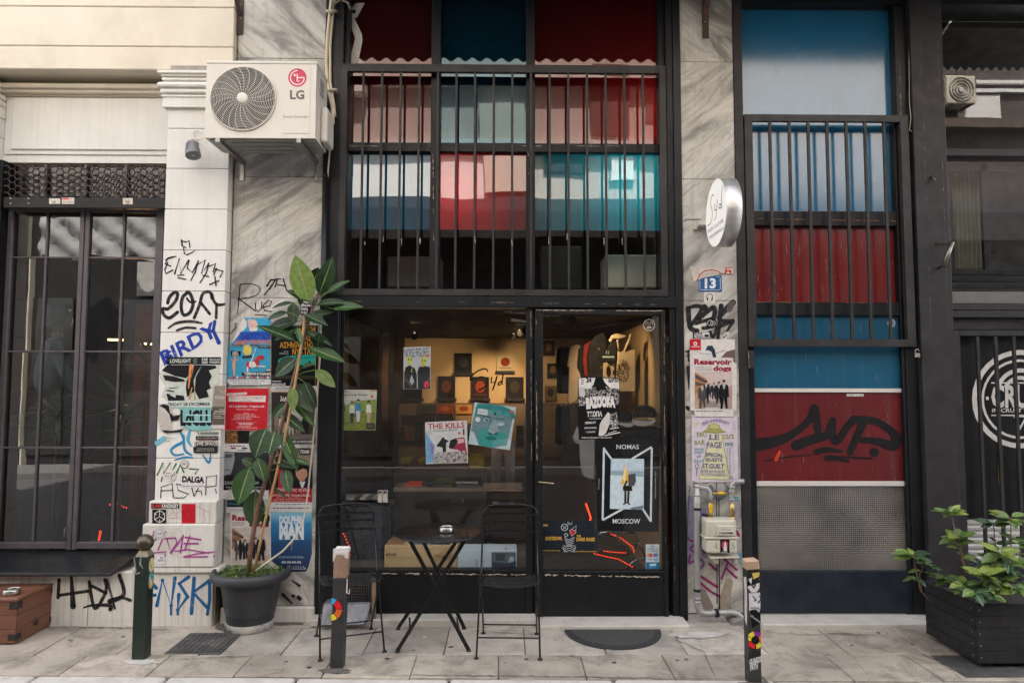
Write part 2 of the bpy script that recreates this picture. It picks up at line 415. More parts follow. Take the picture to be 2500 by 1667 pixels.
m_plinth = weathered('worn_white_stone', (.66, .63, .57), (.30, .26, .215), .8, 1.5)
m_mortar = plain('dark_mortar', (.16, .14, .12), .9, .3, 20)
def paving(name, col, dirt, off):
    m, nt, b, o = _nodes(name); v = pos(nt); oi = N(nt, 'ObjectInfo')
    c = ramp(nt, noise(nt, v, 1.6, 8, .7), [(.32, tuple(x*.72 for x in col)), (.5, col), (.7, tuple(x*1.2 for x in col))])
    c = mixc(nt, ramp(nt, noise(nt, v, 3.7, 10, .75, .6), [(.47, 0.0), (.68, .85)]), c, dirt)
    sp = ramp(nt, noise(nt, v, 26, 2, .5, .4), [(.76, 0.0), (.79, .7)]); c = mixc(nt, sp, c, (.07, .063, .058))
    wt = ramp(nt, noise(nt, v, 5.3, 9, .8), [(.66, 0.0), (.8, .5)]); c = mixc(nt, wt, c, (.5, .47, .42))
    gn = ramp(nt, noise(nt, v, 230, 2, .5), [(.3, .80), (.7, 1.15)]); c = mixc(nt, 1.0, c, gn, 'MULTIPLY')
    h = N(nt, 'HueSaturation'); mr = N(nt, 'MapRange'); mr.inputs['To Min'].default_value = .82; mr.inputs['To Max'].default_value = 1.14; L(nt, oi.outputs['Random'], mr.inputs[0]); L(nt, mr.outputs[0], h.inputs['Value']); L(nt, c, h.inputs['Color'])
    L(nt, h.outputs[0], b.inputs['Base Color']); b.inputs['Roughness'].default_value = .82; b.inputs['Specular IOR Level'].default_value = .3
    L(nt, bump(nt, noise(nt, v, 130, 5), .5, .004), b.inputs['Normal']); MATS[name] = m; return m
m_slab = paving('paving_concrete', (.39, .338, .275), (.15, .126, .103), 0)
m_kerb2 = None
m_slab2 = paving('pale_paving_concrete', (.44, .395, .335), (.20, .175, .15), 3)
m_kerb = plain('kerb_granite', (.46, .43, .39), .75, .2, 5, bmp=.5, bscale=70, dirt=(.2, .18, .165), dscale=5)
m_asphalt = plain('asphalt', (.075, .072, .07), .85, .3, 30, bmp=.6, bscale=220)
m_black = black_paint('black_enamel')
m_blackw = black_paint('worn_black_enamel', rough=.4, chip=.35)
m_bar = black_paint('bar_enamel', (.028, .027, .027), .42, .12)
m_post = black_paint('post_enamel', (.024, .022, .024), .45, .05)
m_dark = plain('dark_void', (.012, .011, .011), .8, .3)
m_door = plain('aubergine_frame_paint', (.085, .072, .078), .45, .2, 12, bmp=.1)
M1, M2 = marble('marble_rising', 38), marble('marble_falling', -42, 3.1)
M3 = marble('marble_rising_grey', 34, 7.7, (.50, .48, .44), (.22, .21, .2))

# ================================================================ ground, road, pavement
mb = MB(); mb.box(-150, 150, -150, 150, -.60, -.142, m_asphalt); mb.build('ground', kind='structure', label='dark ground under the street', org=(0, 0, -.6))
mb = MB(); mb.box(-40, 40, -8.0, -1.0, -.14, -.128, m_asphalt); mb.build('road', kind='structure', label='narrow asphalt street in front of the shops', org=(0, -4, -.14))
pv = MB().box(-9, 9, -.90, .6, -.14, -.012, m_mortar).build('pavement', kind='structure', label='grey paved footway in front of the shop fronts', org=(0, 0, -.14))
XJ0 = X(1436, 1650, -1.05)                       # joint seen right of the doormat
def slab(x0, x1, y0, y1, mt, z=0.0, edge=False):
    g = .0028; mb = MB(); a = z+rnd.uniform(-.002, .002)
    dz = [rnd.uniform(-.003, .003) for _ in range(4)]
    mb.box(x0+g, x1-g, y0+g, y1-g, -.03, a, mt)
    for k, d in zip((4, 5, 6, 7), dz): mb.v[k].z += d
    if edge:
        for q in mb.v:
            if q.y < (y0+y1)/2: q.y = kl(q.x)+g
    mb.build('paving_slab', pv, bev=.005)
rows = [(-.13, .62, .52, 0.0), (-.625, -.13, .52, .17), (-1.02, -.625, .52, 0.0)]
kl = lambda x: -.955-.021*(x+1.0)                      # back line of the kerb, slightly askew
for ri, (y0, y1, st, off) in enumerate(rows):
    for k in range(-9, 9):
        x0 = XJ0 + off + k*st
        if ri == 0: continue
        mt = m_slab2 if (ri == 1 and -2.2 < x0 < 1.2) else m_slab
        slab(x0, x0+st, y0, y1, mt, 0.0, ri == 2)
slab(-8.5, -2.0, -.13, .4, m_slab); slab(-2.0, 8.5, -.13, .4, m_slab2)
kb = MB().prism([(-5, kl(-5)-.02, -.03), (5, kl(5)-.02, -.03), (5, kl(5)-.16, -.03), (-5, kl(-5)-.11, -.03)], (0, 0, -.11), m_mortar).build('kerb', kind='structure', label='pale stone kerb along the street edge', org=(0, -1.15, -.14))
xk = -4.6
while xk < 5:
    ln = rnd.uniform(.75, 1.05); f0 = kl(xk)-.155-.012*(xk+4.6); f1 = kl(xk+ln)-.155-.012*(xk+ln+4.6)
    mb = MB(); g = .006; z1 = rnd.uniform(-.004, .004)
    pts = [(xk+g, kl(xk)-.006, z1), (xk+ln-g, kl(xk+ln)-.006, z1), (xk+ln-g, f1, z1-.006), (xk+g, f0, z1-.006)]
    mb.prism(pts, (0, 0, -.13), m_kerb); mb.build('kerb_stone', kb, bev=.02, seg=3); xk += ln

# ================================================================ cream building on the left
cb = thing('cream_building', (X(300, 1500), 0, 0), 'cream plastered building with white pilaster and tall dark glazed door', 'building')
YF, YP, YR = -.06, -.08, .17
xl = -6.5
# fascia courses above the opening
xr = X(570.5, 100, YF)
for v0, v1 in ((-190, 17.5), (17.5, 114), (114, 171)):
    MB().box(xl, xr, YF, .5, Z(300, v1, YF)+.003, Z(300, v0, YF)-.003, m_cream).build('stone_course', cb, bev=.006)
MB().box(xl, xr-.008, YF+.008, .49, Z(300, 168, YF), Z(300, -189, YF), plain('course_joint_plaster', (.42, .36, .28), .9)).build('course_backing', cb)  # darker plaster backing that shows in the joints between courses
zt = Z(300, -190, YF)
MB().box(xl, X(577, 300), 0, 6, zt+.003, 17.9, m_cream).build('sun_block_storey', cb)  # unseen block added above to keep the sun off the near street
# recessed panel over the door
zc = Z(200, 171, YF)
mb = MB().box(xl, X(470, 300, YR), YR, .5, Z(200, 398, YR), zc, m_white); mb.build('recess_wall', cb)
for v0, v1, y in ((203, 214, .07), (214, 226, .10), (226, 235, .135)):
    bx(-60, v0, 440, v1, y, YR-y, m_cream).build('recess_cornice', cb, bev=.006)
bx(13, 236, 440, 378, YR-.012, .012, m_white).build('panel_frame', cb, bev=.004)
bx(28, 239, 440, 366, YR-.026, .014, m_white).build('raised_panel', cb, bev=.006)
# pilasters: blocks with open joints
def pilaster(x0, x1, full=True):
    js = [262, 314.5, 412, 511, 611, 711, 812, 913, 1015, 1118, 1222]
    for a, b in zip(js[:-1], js[1:]):
        MB().box(x0, x1, YP, .22, Z(480, b, YP)+.0022, Z(480, a, YP)-.0022, m_white).build('stone_block', cb, bev=.003)
    MB().box(x0+.005, x1-.005, YP+.005, .2, Z(480, 1500, YP), Z(480, 160, YP), plain('pilaster_joint', (.30, .27, .23), .9)).build('pilaster_core', cb)
    for v0, v1, pr, bv in ((171.5, 178, .062, .003), (178, 186, .045, .008), (186, 190, .026, .002), (190, 196, .04, .008), (196, 199, .028, .002),
                       (199, 212, .064, .018), (212, 216, .03, .002), (216, 227, .046, .012), (227, 232, .026, .003), (232, 237, .04, .006), (237, 262, .03, .003)):
        MB().box(x0-pr, x1+pr*.3, YP-pr, .16, Z(480, v1, YP-pr), Z(480, v0, YP-pr), m_white).build('capital_moulding', cb, bev=bv, seg=3)
    for v0, v1, pl, pr in ((1222.5, 1278, .045, .03), (1279, 1385, .075, .05)):
        MB().box(x0-pl+.02, x1, YP-pr, .2, Z(480, v1, YP-pr), Z(480, v0, YP-pr), m_plinth).build('plinth_block', cb, bev=.010, seg=2)
PX0, PX1 = X(400.5, 560, YP), X(553.5, 560, YP)
pilaster(PX0, PX1)
pilaster(X(-230, 560, YP), X(-62, 560, YP))
yb = -.10
MB().box(X(322, 1390, -.125), X(536, 1390, -.125), -.125, .2, Z(400, 1398, -.125), Z(400, 1386, -.125), m_plinth).build('base_lip', cb, bev=.005)
zl = Z(400, 1398, -.125)-.0008
for a, b in ((xl, X(215, 1450, yb)), (X(215, 1450, yb), X(366, 1450, yb)), (X(366, 1450, yb), X(520, 1450, yb))):
    MB().box(a+.002, b-.002, yb, .2, -.02, zl, m_plinth).build('base_block', cb, bev=.005)
# graffiti on the building
gY = YP-.0012
def graf(par, ops, trf, Y, name='graffiti', soft=False, k=1.25):
    p = Print(trf, Y)
    for o in ops:
        if o[0] == 's':
            pts, wd = (smooth(o[1], o[2]) if soft else (o[1], o[2])); wd = [q*k for q in wd] if isinstance(wd, (list, tuple)) else wd*k; p.s(pts, wd, spray(o[3]))
        elif o[0] == 't': p.t(*o[1:5], spray(o[5]), *o[6:])
        elif o[0] == 'p': p.pg(o[1], o[2])
        p.STEP = .00009
    return p.build(name, par)
K = '262527'
graf(cb, [('s', [(225, 95), (232, 145)], 12, K), ('s', [(225, 100), (262, 112), (290, 100), (298, 155)], 10, K), ('s', [(245, 150), (262, 160)], 8, K), ('s', [(242, 158), (250, 212), (275, 222), (318, 200), (345, 182)], [9, 9, 10, 8, 4], K)], C3, gY)
graf(cb, [('s', [(150, 240), (105, 250), (85, 300), (130, 320)], 11, K), ('s', [(105, 290), (80, 350), (90, 385), (150, 355)], 11, K), ('s', [(85, 265), (175, 235)], 9, K),
     ('s', [(165, 385), (205, 260), (220, 380), (285, 270)], 12, K), ('s', [(290, 270), (275, 340), (320, 375), (370, 280)], 11, K), ('s', [(370, 275), (345, 370), (305, 445)], [11, 11, 8], K),
     ('s', [(355, 310), (430, 270), (400, 380), (460, 300)], 11, K), ('s', [(460, 295), (440, 380), (385, 465)], [11, 11, 8], K), ('s', [(410, 400), (460, 410)], 9, K),
     ('s', [(465, 320), (520, 300), (500, 370)], 10, K), ('s', [(520, 345), (585, 365), (560, 415)], 10, K), ('s', [(530, 340), (505, 395)], 9, K),
     ('s', [(190, 400), (245, 395)], 8, K), ('s', [(195, 420), (262, 434)], 9, K), ('s', [(515, 410), (525, 488)], 10, K), ('s', [(470, 480), (550, 445)], 10, K)], C3, gY)
graf(cb, [('s', [(105, 640), (120, 590), (165, 548), (190, 560), (175, 620), (110, 690), (62, 690), (70, 740), (120, 770), (190, 720)], 20, K),
     ('s', [(285, 545), (235, 590), (222, 680), (245, 745), (300, 720), (325, 640), (300, 560), (272, 545)], 20, K), ('s', [(272, 600), (300, 632), (345, 628)], 13, K),
     ('s', [(335, 770), (380, 660), (410, 560), (470, 545), (490, 600)], 18, K), ('s', [(395, 640), (470, 735)], 17, K), ('s', [(490, 560), (505, 620), (540, 655), (600, 650)], [15, 17, 18, 14], K), ('s', [(530, 650), (525, 770)], 16, K),
     ('s', [(110, 860), (180, 815), (300, 800), (400, 815)], [10, 16, 17, 12], K), ('s', [(185, 878), (260, 855), (345, 858)], 14, K)], C3, gY, soft=True, k=1.5)
B = '1f3f9c'
graf(cb, [('t', 'BIRDY', (75, 1185), (560, 905), 120, B, .03, .12), ('s', [(408, 862), (505, 890), (550, 985)], [14, 26, 30], B), ('s', [(515, 800), (500, 880)], 22, B), ('s', [(50, 1100), (130, 1060)], [6, 12], B), ('s', [(100, 1140), (160, 1240)], [18, 3], B)], C3, gY-.0006)
T = '2a86b4'
graf(cb, [('s', [(150, 860), (90, 900)], 40, '7db8cc'), ('s', [(300, 800), (330, 880), (250, 930), (215, 970), (250, 1010), (330, 1000)], [16, 20, 22, 18, 16, 12], T), ('s', [(330, 830), (340, 960), (400, 1010)], [14, 20, 14], T),
     ('s', [(250, 1055), (340, 1030), (415, 1035)], [10, 16, 10], T), ('s', [(505, 1010), (560, 1080), (575, 1000)], [10, 18, 8], T), ('s', [(390, 780), (370, 870), (400, 930)], [20, 26, 10], '5aa6c4')], C4, gY-.0003, soft=True)
graf(cb, [('s', [(90, 1190), (140, 1085), (150, 1170), (205, 1085), (215, 1165), (260, 1090)], 14, '4f7d46'), ('s', [(265, 1170), (300, 1100), (330, 1165)], 14, '4f7d46'), ('s', [(385, 1135), (465, 1140), (435, 1180)], 12, '4f7d46')], C4, gY-.0004)
graf(cb, [('s', [(125, 1250), (135, 1210)], 9, K), ('s', [(120, 1400), (125, 1300), (225, 1270), (235, 1395)], 8, K), ('s', [(125, 1335), (230, 1330)], 8, K), ('s', [(370, 1290), (265, 1275), (280, 1330), (375, 1365), (330, 1400), (250, 1400)], 8, K),
     ('s', [(405, 1310), (425, 1385)], 8, K), ('s', [(425, 1385), (465, 1310)], 7, K), ('s', [(440, 1335), (490, 1340), (495, 1370)], 7, K), ('s', [(530, 1370), (535, 1210), (630, 1195), (625, 1290), (545, 1300)], 8, K), ('s', [(620, 1320), (628, 1355)], 7, K)], C4, gY-.0004)
graf(cb, [('s', [(140, 850), (250, 860), (165, 890), (185, 830), (195, 888), (140, 850)], 3, K)], C4, gY)
gP = YP-.0515
V = 'a13c88'
graf(cb, [('s', [(135, 435), (100, 580)], 12, V), ('s', [(90, 540), (135, 520), (240, 440)], 12, V), ('s', [(240, 440), (170, 605)], 11, V), ('s', [(120, 632), (240, 620), (235, 660)], 10, V),
     ('s', [(235, 500), (330, 495), (345, 540), (285, 630)], 13, V), ('s', [(250, 500), (290, 635), (400, 475)], 12, V), ('s', [(400, 470), (375, 630)], 12, V), ('s', [(420, 490), (560, 510)], 13, V), ('s', [(410, 545), (535, 545)], 13, V),
     ('s', [(330, 615), (440, 600), (635, 632)], 10, V), ('s', [(405, 665), (520, 640), (685, 620), (680, 665)], 10, V), ('s', [(405, 668), (620, 665)], 11, V), ('s', [(460, 480), (415, 600)], 11, V)], C5, gP)
gB = yb-.0012
Bl = '1d5f93'
graf(cb, [('s', [(30, 900), (80, 870), (155, 950)], 22, Bl), ('s', [(60, 1010), (145, 1015)], 20, Bl), ('s', [(160, 1110), (212, 880), (290, 1110), (325, 860)], 22, Bl), ('s', [(290, 1110), (290, 1190)], 14, Bl),
     ('s', [(450, 850), (365, 910), (440, 1030), (350, 1150), (360, 1010)], 22, Bl), ('s', [(350, 1140), (350, 1190)], 14, Bl), ('s', [(500, 860), (475, 1180)], 22, Bl), ('s', [(640, 880), (490, 990), (620, 1130)], 20, Bl), ('s', [(640, 880), (640, 1060), (620, 1190)], 18, Bl)], C5, gB, k=1.55)
graf(cb, [('s', [(530, 640), (520, 800)], 14, K), ('s', [(640, 620), (655, 880)], [12, 24], K), ('s', [(530, 780), (800, 740)], 13, K), ('s', [(800, 660), (850, 900), (950, 740), (940, 640)], 14, K), ('s', [(810, 690), (950, 760)], 13, K),
     ('s', [(960, 640), (1030, 900)], 10, K), ('s', [(1070, 600), (1110, 770), (985, 835)], [16, 16, 22], K), ('s', [(985, 830), (1080, 800), (1170, 825)], [20, 12, 14], K), ('s', [(750, 890), (820, 870), (980, 870), (990, 905)], [6, 10, 16, 18], K)], C6, gB, soft=True, k=2.2)

# ================================================================ marble faced building
mbd = thing('marble_building', (0, .3, 0), 'building faced with streaked grey marble slabs around black steel shopfronts', 'building')
def marble_strip(x0, x1, vs, ms, uref):
    for i, (a, b) in enumerate(zip(vs[:-1], vs[1:])):
        MB().box(x0, x1, 0, .06, Z(uref, b)+.0015, Z(uref, a)-.0015, ms[i]).build('marble_slab', mbd, bev=.0025)
    MB().box(x0+.003, x1-.003, .006, .08, Z(uref, vs[-1])-.01, Z(uref, vs[0]), plain('slab_joint', (.16, .14, .12), .9)).build('slab_backing', mbd)
ML0, ML1 = X(572, 430), X(788, 430)
MR0, MR1 = X(1664, 390), X(1794, 390)
marble_strip(ML0, ML1, [-190, 143, 432, 727, 1010, 1300, 1478], [M2, M3, M1, M1, M3, M2], 680)
marble_strip(MR0, MR1, [-190, 152, 438, 734, 1020, 1290, 1496], [M2, M1, M1, M1, M3, M1], 1730)
MB().box(ML0, ML1+.01, -.035, .06, -.02, Z(680, 1478)-.002, m_plinth).build('wall_foot', mbd, bev=.008)
MB().box(ML0, 9, .31, 6, 5.35, 17.9, m_cream).build('sun_block_storey', mbd)  # unseen mass, its height set so its shadow covers the road
MB().box(ML0, 9, .02, .305, 5.05, 17.9, m_cream).build('upper_wall', mbd)  # unseen wall above the frame, as tall as the sun-blocking mass behind it
graf(mbd, [('s', [(735, 478), (725, 600), (712, 735)], [9, 8, 5], K), ('s', bez((735, 480), (860, 450), (960, 510), (880, 570)) + bez((880, 570), (820, 600), (760, 605), (715, 605))[1:], 7, K), ('s', [(720, 600), (800, 660), (868, 710)], 9, K),
     ('s', [(870, 640), (868, 690), (890, 715), (920, 690), (925, 630)], 8, K), ('s', [(925, 680), (990, 665), (1010, 630), (980, 615), (935, 660), (945, 705), (1010, 715)], 8, K), ('s', [(865, 742), (965, 748)], 7, K),
     ('s', [(945, 570), (1010, 490), (970, 490), (1000, 440), (1090, 430)], [8, 14, 16, 14, 8], K), ('s', [(990, 520), (1040, 440)], 12, K), ('s', [(1040, 500), (1060, 430)], 10, K), ('s', [(1060, 480), (1130, 490)], 10, K), ('s', [(1110, 430), (1140, 530)], 9, K)], C3, -.0012)
graf(mbd, [('s', [(1390, 880), (1460, 930)], [8, 20], K), ('s', [(1310, 1010), (1390, 1090)], [26, 14], K), ('s', [(1400, 1020), (1408, 1024)], 24, K), ('s', [(1450, 1035), (1465, 1050)], 30, K)], C5, -.0012)
graf(mbd, [('s', [(175, 490), (195, 690), (270, 730)], 34, K), ('s', [(170, 490), (250, 465), (315, 480), (300, 540), (190, 690)], [22, 26, 30, 30, 26], K), ('s', [(345, 480), (352, 486)], 44, K),
     ('s', [(290, 600), (440, 480), (455, 560), (400, 680), (330, 700)], [30, 32, 34, 30, 22], K), ('s', [(260, 650), (420, 600)], 24, K), ('s', [(525, 465), (490, 810)], [34, 22], K), ('s', [(650, 430), (500, 600), (650, 630)], [44, 30, 28], K), ('s', [(650, 620), (500, 690)], 26, K), ('s', [(650, 630), (590, 730)], [26, 16], K), ('s', [(640, 440), (610, 500)], 40, '5e5a57'),
     ('s', [(410, 740), (440, 800), (480, 690)], 20, K)], R3, -.0012, soft=True, k=1.6)
graf(mbd, [('s', [(175, 950), (180, 1050)], 16, K), ('s', [(150, 950), (190, 940)], 14, K), ('s', [(160, 1000), (190, 990)], 10, K), ('s', [(178, 1120), (182, 1350)], [34, 6], K), ('s', [(165, 1540), (180, 1560)], 30, K)], R3, -.0012)
V2 = '8e2d63'
graf(mbd, [('s', [(70, 620), (62, 760), (75, 900), (68, 1050)], [34, 60, 70, 40], '8f8aa6'), ('s', [(160, 700), (150, 820), (170, 1000)], [40, 60, 50], '9a83a6'), ('s', [(390, 640), (385, 760)], [26, 30], 'a79aa8'), ('s', [(330, 1180), (300, 1330), (340, 1420)], [50, 80, 60], '9c9080'), ('s', [(150, 1250), (190, 1350)], [50, 70], '8a8076')], R4, -.0006, soft=True, k=1.0, name='paint_haze')['kind'] = 'stuff'
graf(mbd, [('s', [(60, 900), (100, 920), (70, 960), (110, 990)], 9, V2), ('s', [(70, 1000), (60, 1050), (100, 1040)], 9, V2), ('s', [(140, 1145), (250, 1215)], 13, V2), ('s', [(140, 1190), (205, 1245), (265, 1278)], 12, V2), ('s', [(300, 1030), (380, 1100)], 11, V2), ('s', [(280, 1160), (320, 1060)], 10, V2),
     ('s', [(310, 1090), (380, 1155)], 12, V2), ('s', [(200, 1060), (240, 1100)], 12, V2), ('s', [(380, 840), (395, 870)], 12, V2), ('s', [(150, 860), (165, 980)], [14, 20], '7b5a86'), ('s', [(140, 720), (165, 860)], [30, 14], '8b86a3'), ('s', [(120, 1010), (160, 1060), (110, 1110)], 12, '7b5a86'),
     ('s', [(245, 520), (250, 1325)], [4, 5], K), ('s', [(262, 620), (265, 1370)], [4, 7], K), ('s', [(65, 540), (48, 870), (58, 880)], 3, K), ('s', [(205, 540), (270, 620), (320, 560), (300, 520)], [16, 18, 14, 10], '6e7076'), ('s', [(150, 730), (185, 735)], 10, '3a3350'), ('s', [(400, 990), (412, 1060)], 12, '6aa3b4')], R4, -.0012, soft=True, k=1.4)

# ---------------------------------------------------------------- cracks, dirt lines and patches in the pavement
m_crack = plain('crack_dirt', (.055, .048, .042), .95, .3, 30)
m_patch = plain('cement_patch', (.46, .43, .39), .9, .2, 8, bmp=.6, bscale=60, dirt=(.25, .22, .19), dscale=9)
m_grime = plain('gutter_grime', (.10, .088, .076), .95, .4, 18, bmp=.6, bscale=90)
def crack(pts, wmax, name='crack', mt=None):
    q = []
    for (a, b), (c, d) in zip(pts[:-1], pts[1:]):
        n = max(2, int(math.hypot(c-a, d-b)/9))
        for i in range(n): q.append((a+(c-a)*i/n+rnd.uniform(-2.5, 2.5), b+(d-b)*i/n+rnd.uniform(-1.2, 1.2)))
    q.append(pts[-1]); L_, R__ = [], []
    for i, (u, v) in enumerate(q):
        w_ = wmax*rnd.uniform(.35, 1)*(0.3+.7*math.sin(math.pi*min(1, (i+.6)/len(q)))); g = G(u, v, .006); L_.append(g + Vector((w_*.4, w_*.6, 0))); R__.append(g - Vector((w_*.4, w_*.6, 0)))
    mb = MB()
    for i in range(len(q)-1): mb.poly([L_[i], L_[i+1], R__[i+1], R__[i]], mt or m_crack)
    return mb.build(name, pv)
for pts, w_ in (([(135, 1527), (300, 1532), (400, 1536), (470, 1533)], .010), ([(2230, 1584), (2290, 1612), (2330, 1640), (2350, 1660)], .012), ([(2010, 1545), (2080, 1600), (2130, 1660)], .006), ([(1650, 1560), (1720, 1590), (1750, 1660)], .010), ([(905, 1640), (960, 1646), (1200, 1648), (1500, 1652), (1800, 1656)], .009), ([(395, 1612), (480, 1606), (600, 1600), (720, 1590)], .008), ([(700, 1545), (760, 1530), (800, 1525)], .012), ([(1180, 1540), (1250, 1545), (1320, 1541)], .005), ([(1860, 1540), (1950, 1548), (2060, 1545), (2200, 1552)], .009)): crack(pts, w_)
def blotch_patch(u, v, ru, rv, mt, name, z=.0058):
    n = 22; g = [G(u+ru*rnd.uniform(.7, 1.15)*math.cos(2*math.pi*i/n), v+rv*rnd.uniform(.7, 1.15)*math.sin(2*math.pi*i/n), z) for i in range(n)]
    mb = MB(); mb.prism(g, (0, 0, -.003), mt); mb.build(name, pv)
blotch_patch(345, 1614, 48, 7, m_patch, 'cement_patch'); blotch_patch(818, 1636, 42, 7, m_grime, 'dirt_patch'); blotch_patch(1845, 1668, 46, 8, m_grime, 'dirt_patch')
blotch_patch(1700, 1548, 75, 9, m_patch, 'cement_patch'); blotch_patch(560, 1530, 40, 9, m_grime, 'dirt_patch'); blotch_patch(690, 1520, 60, 6, m_grime, 'dirt_patch')
m_gum = plain('gum_grey', (.17, .155, .14), .9, .2, 30)
for i in range(22):
    u, v = rnd.uniform(150, 2250), rnd.uniform(1540, 1640); r_ = rnd.uniform(2, 6); blotch_patch(u, v, r_, r_*.32, m_gum, 'gum_spot')
# grit along the foot of the walls
mb = MB()
for i in range(900):
    x = rnd.uniform(-3.6, 3.2); y = -.13-abs(rnd.gauss(0, .05)); s_ = rnd.uniform(.0015, .005); a = rnd.uniform(0, 6.28)
    mb.poly([(x+s_*math.cos(a+k*2.1), y+s_*math.sin(a+k*2.1), .006+(.002 if k == 0 else 0)) for k in range(3)], (m_grime, m_patch, m_crack)[i % 3])
mb.build('grit', None, 'fine grit along the foot of the shop fronts', 'grit', kind='stuff')
# ================================================================ left door in the cream building
YD = .2
g_left = glass('left_door_glass', .10, (.70, .76, .72), .0015, .03, .7)
zt0, zb0 = Z(200, 516, YD), Z(200, 1342, YD)
dx = [X(u, 629, YD) for u in (19, 32, 111, 116, 195, 206, 208, 219, 298, 304, 381, 400)]
zz = [Z(200, v, YD) for v in (516, 520, 627, 631.5, 856, 860.5, 1090, 1095, 1322, 1342)]
# jambs and head
MB().box(dx[0], dx[11], YD-.03, YD+.05, zt0, zt0+.03, m_door).build('door_head', cb, bev=.003)
MB().box(X(-30, 700, .1), dx[0]-.001, .1, YD+.06, zb0, Z(200, 398, YR)-.001, m_black).build('door_jamb', cb, bev=.003)
leafs = []
for s, (a, b, c, d, e, f_) in enumerate(((0, 1, 2, 3, 4, 5), (6, 7, 8, 9, 10, 11))):
    mb = MB()
    mb.box(dx[a], dx[b], YD-.02, YD+.03, zb0+.004, zt0-.002, m_door); mb.box(dx[e], dx[f_], YD-.02, YD+.03, zb0+.004, zt0-.002, m_door)
    mb.box(dx[b], dx[e], YD-.018, YD+.028, zz[8]-.05, zz[8], m_door); mb.box(dx[b], dx[e], YD-.018, YD+.028, zz[1], zt0-.003, m_door)
    leaf_ = mb.build('door_leaf', cb, bev=.004); leafs.append(leaf_)
    MB().box(dx[c], dx[d], YD-.012, YD+.02, zz[8], zz[1], m_door).build('muntin', leaf_, bev=.003)
    for k in (2, 4, 6):
        for p0, p1 in ((b, c), (d, e)): MB().box(dx[p0], dx[p1], YD-.010, YD+.018, zz[k+1], zz[k], m_door).build('muntin', leaf_, bev=.003)
    for r0, r1 in ((1, 2), (3, 4), (5, 6), (7, 8)):
        for p0, p1 in ((b, c), (d, e)):
            t = rnd.uniform(-.0008, .0008); t2 = rnd.uniform(-.0008, .0008)
            mb = MB(); y = YD+.004
            mb.poly([(dx[p0], y+t, zz[r1]+.001), (dx[p1], y-t, zz[r1]+.001), (dx[p1], y-t+t2, zz[r0]-.001), (dx[p0], y+t+t2, zz[r0]-.001)], g_left); mb.build('pane', leaf_)
MB().tube([(dx[5]-.03, YD-.024, Z(200, 1285, YD)), (dx[5]-.03, YD-.05, Z(200, 1290, YD)), (dx[5]-.03, YD-.05, Z(200, 1312, YD)), (dx[5]-.03, YD-.024, Z(200, 1317, YD))], .006, m_door).build('door_handle', leafs[0])
# steel ledge in front of the door
mb = MB(); zA, zB = Z(200, 1343, YD), .398
pts = [(-6.4, .19, zA), (X(332, 1366, .1), .19, zA), (X(326, 1368, .02), -.02, zA-.012), (X(268, 1392, -.2), -.19, zB), (-6.4, -.19, zB)]
mb.prism(pts, (0, 0, -.018), m_black); mb.tube([(-6.4, -.19, zB-.012), (X(268, 1392, -.2), -.19, zB-.012), (X(326, 1368, .02), -.02, zA-.024)], .013, m_dark, 8)
mb.build('door_ledge', cb)
# rolled-up lattice grille above the door
rl = bx(8, 482, 403, 508, .06, .05, m_black).build('grille_rail', cb, bev=.003)
for (a, b, c, d, col) in ((120, 485, 147, 498, 'cfc8bd'), (151, 483, 181, 498, 'd8d2c8'), (300, 484, 324, 499, 'cfc6ba')):
    p = Print(ID, .0585).r(a, b, c, d, col)
    if a == 151: p.r(152, 484, 168, 488, 'd24a48').t('SERVICE', (169, 488), (180, 488), 3.5, 'b03030').t('32.94570', (153, 496), (180, 496), 5, '333333', .01)
    else: p.pg([(a+3, b+2), (a+9, b+7), (a+15, b+3), (a+18, d-2), (a+8, d)], 'a89888')
    p.build('rail_sticker', rl)
for a in (26, 70): 
    for b in (485, 497): MB().lathe(P(a, b, .058), [(.006, 0), (.005, .004), (0, .005)], ink('c9c4bd'), 8, (0, -1, 0)).build('bolt', rl)

m_wire = plain('grille_wire', (.05, .04, .038), .45, .3, 20, metal=.6)
for k in range(10):
    v0 = 409 + k*8.2; pts = []; n = 54
    for i in range(n*2+1):
        u = 10 + i*(393/(n*2)); ph = (i + (k % 2)*4) % 8
        off = (-1 if ph in (0, 1, 2, 3) else 1)*3.6
        pts.append(P(u, v0+off, .085 + .004*(k % 2)))
    MB().tube(pts, .0052, m_wire, 5).build('wire', rl)
MB().box(X(5, 430, .1), X(404, 430, .1), .19, .2, Z(200, 516, .1), Z(200, 400, .1), glass('transom_glass', .04, (.5, .5, .5), .004)).build('transom_pane', cb)
for u in (109, 207, 305): bx(u-3, 402, u+3, 516, .165, .02, m_door).build('transom_bar', cb)

# ================================================================ black steel shopfront
YU, YG = .10, .03
sf = thing('black_shopfront', (X(1220, 1500), .05, 0), 'black steel shopfront with barred upper windows and glazed door', 'shopfront')
TOP = Z(1200, -150)
cxL0, cxL1 = ML1+.003, X(833, 500); cxR0, cxR1 = X(1645, 390), MR0-.003
MB().box(cxL0, cxL1, -.012, .2, 0, TOP, m_black).build('column', sf, bev=.004)
MB().box(cxL1+.001, X(846, 400), .03, .18, .05, TOP-.002, m_black).build('frame_angle', sf, bev=.003)
MB().box(cxR0, cxR1, -.015, .2, 0, TOP, m_black).build('column', sf, bev=.004)
MB().box(X(1629, 390), cxR0-.001, .0, .19, .03, TOP-.001, m_blackw).build('frame_angle', sf, bev=.003)
MB().box(X(1614, 390), X(1629, 390)-.001, .05, .17, 2.35, TOP-.003, m_black).build('frame_angle', sf, bev=.003)
MB().box(cxL0, cxR1, .0, .25, TOP, 5.05, m_black).build('head_beam', sf)
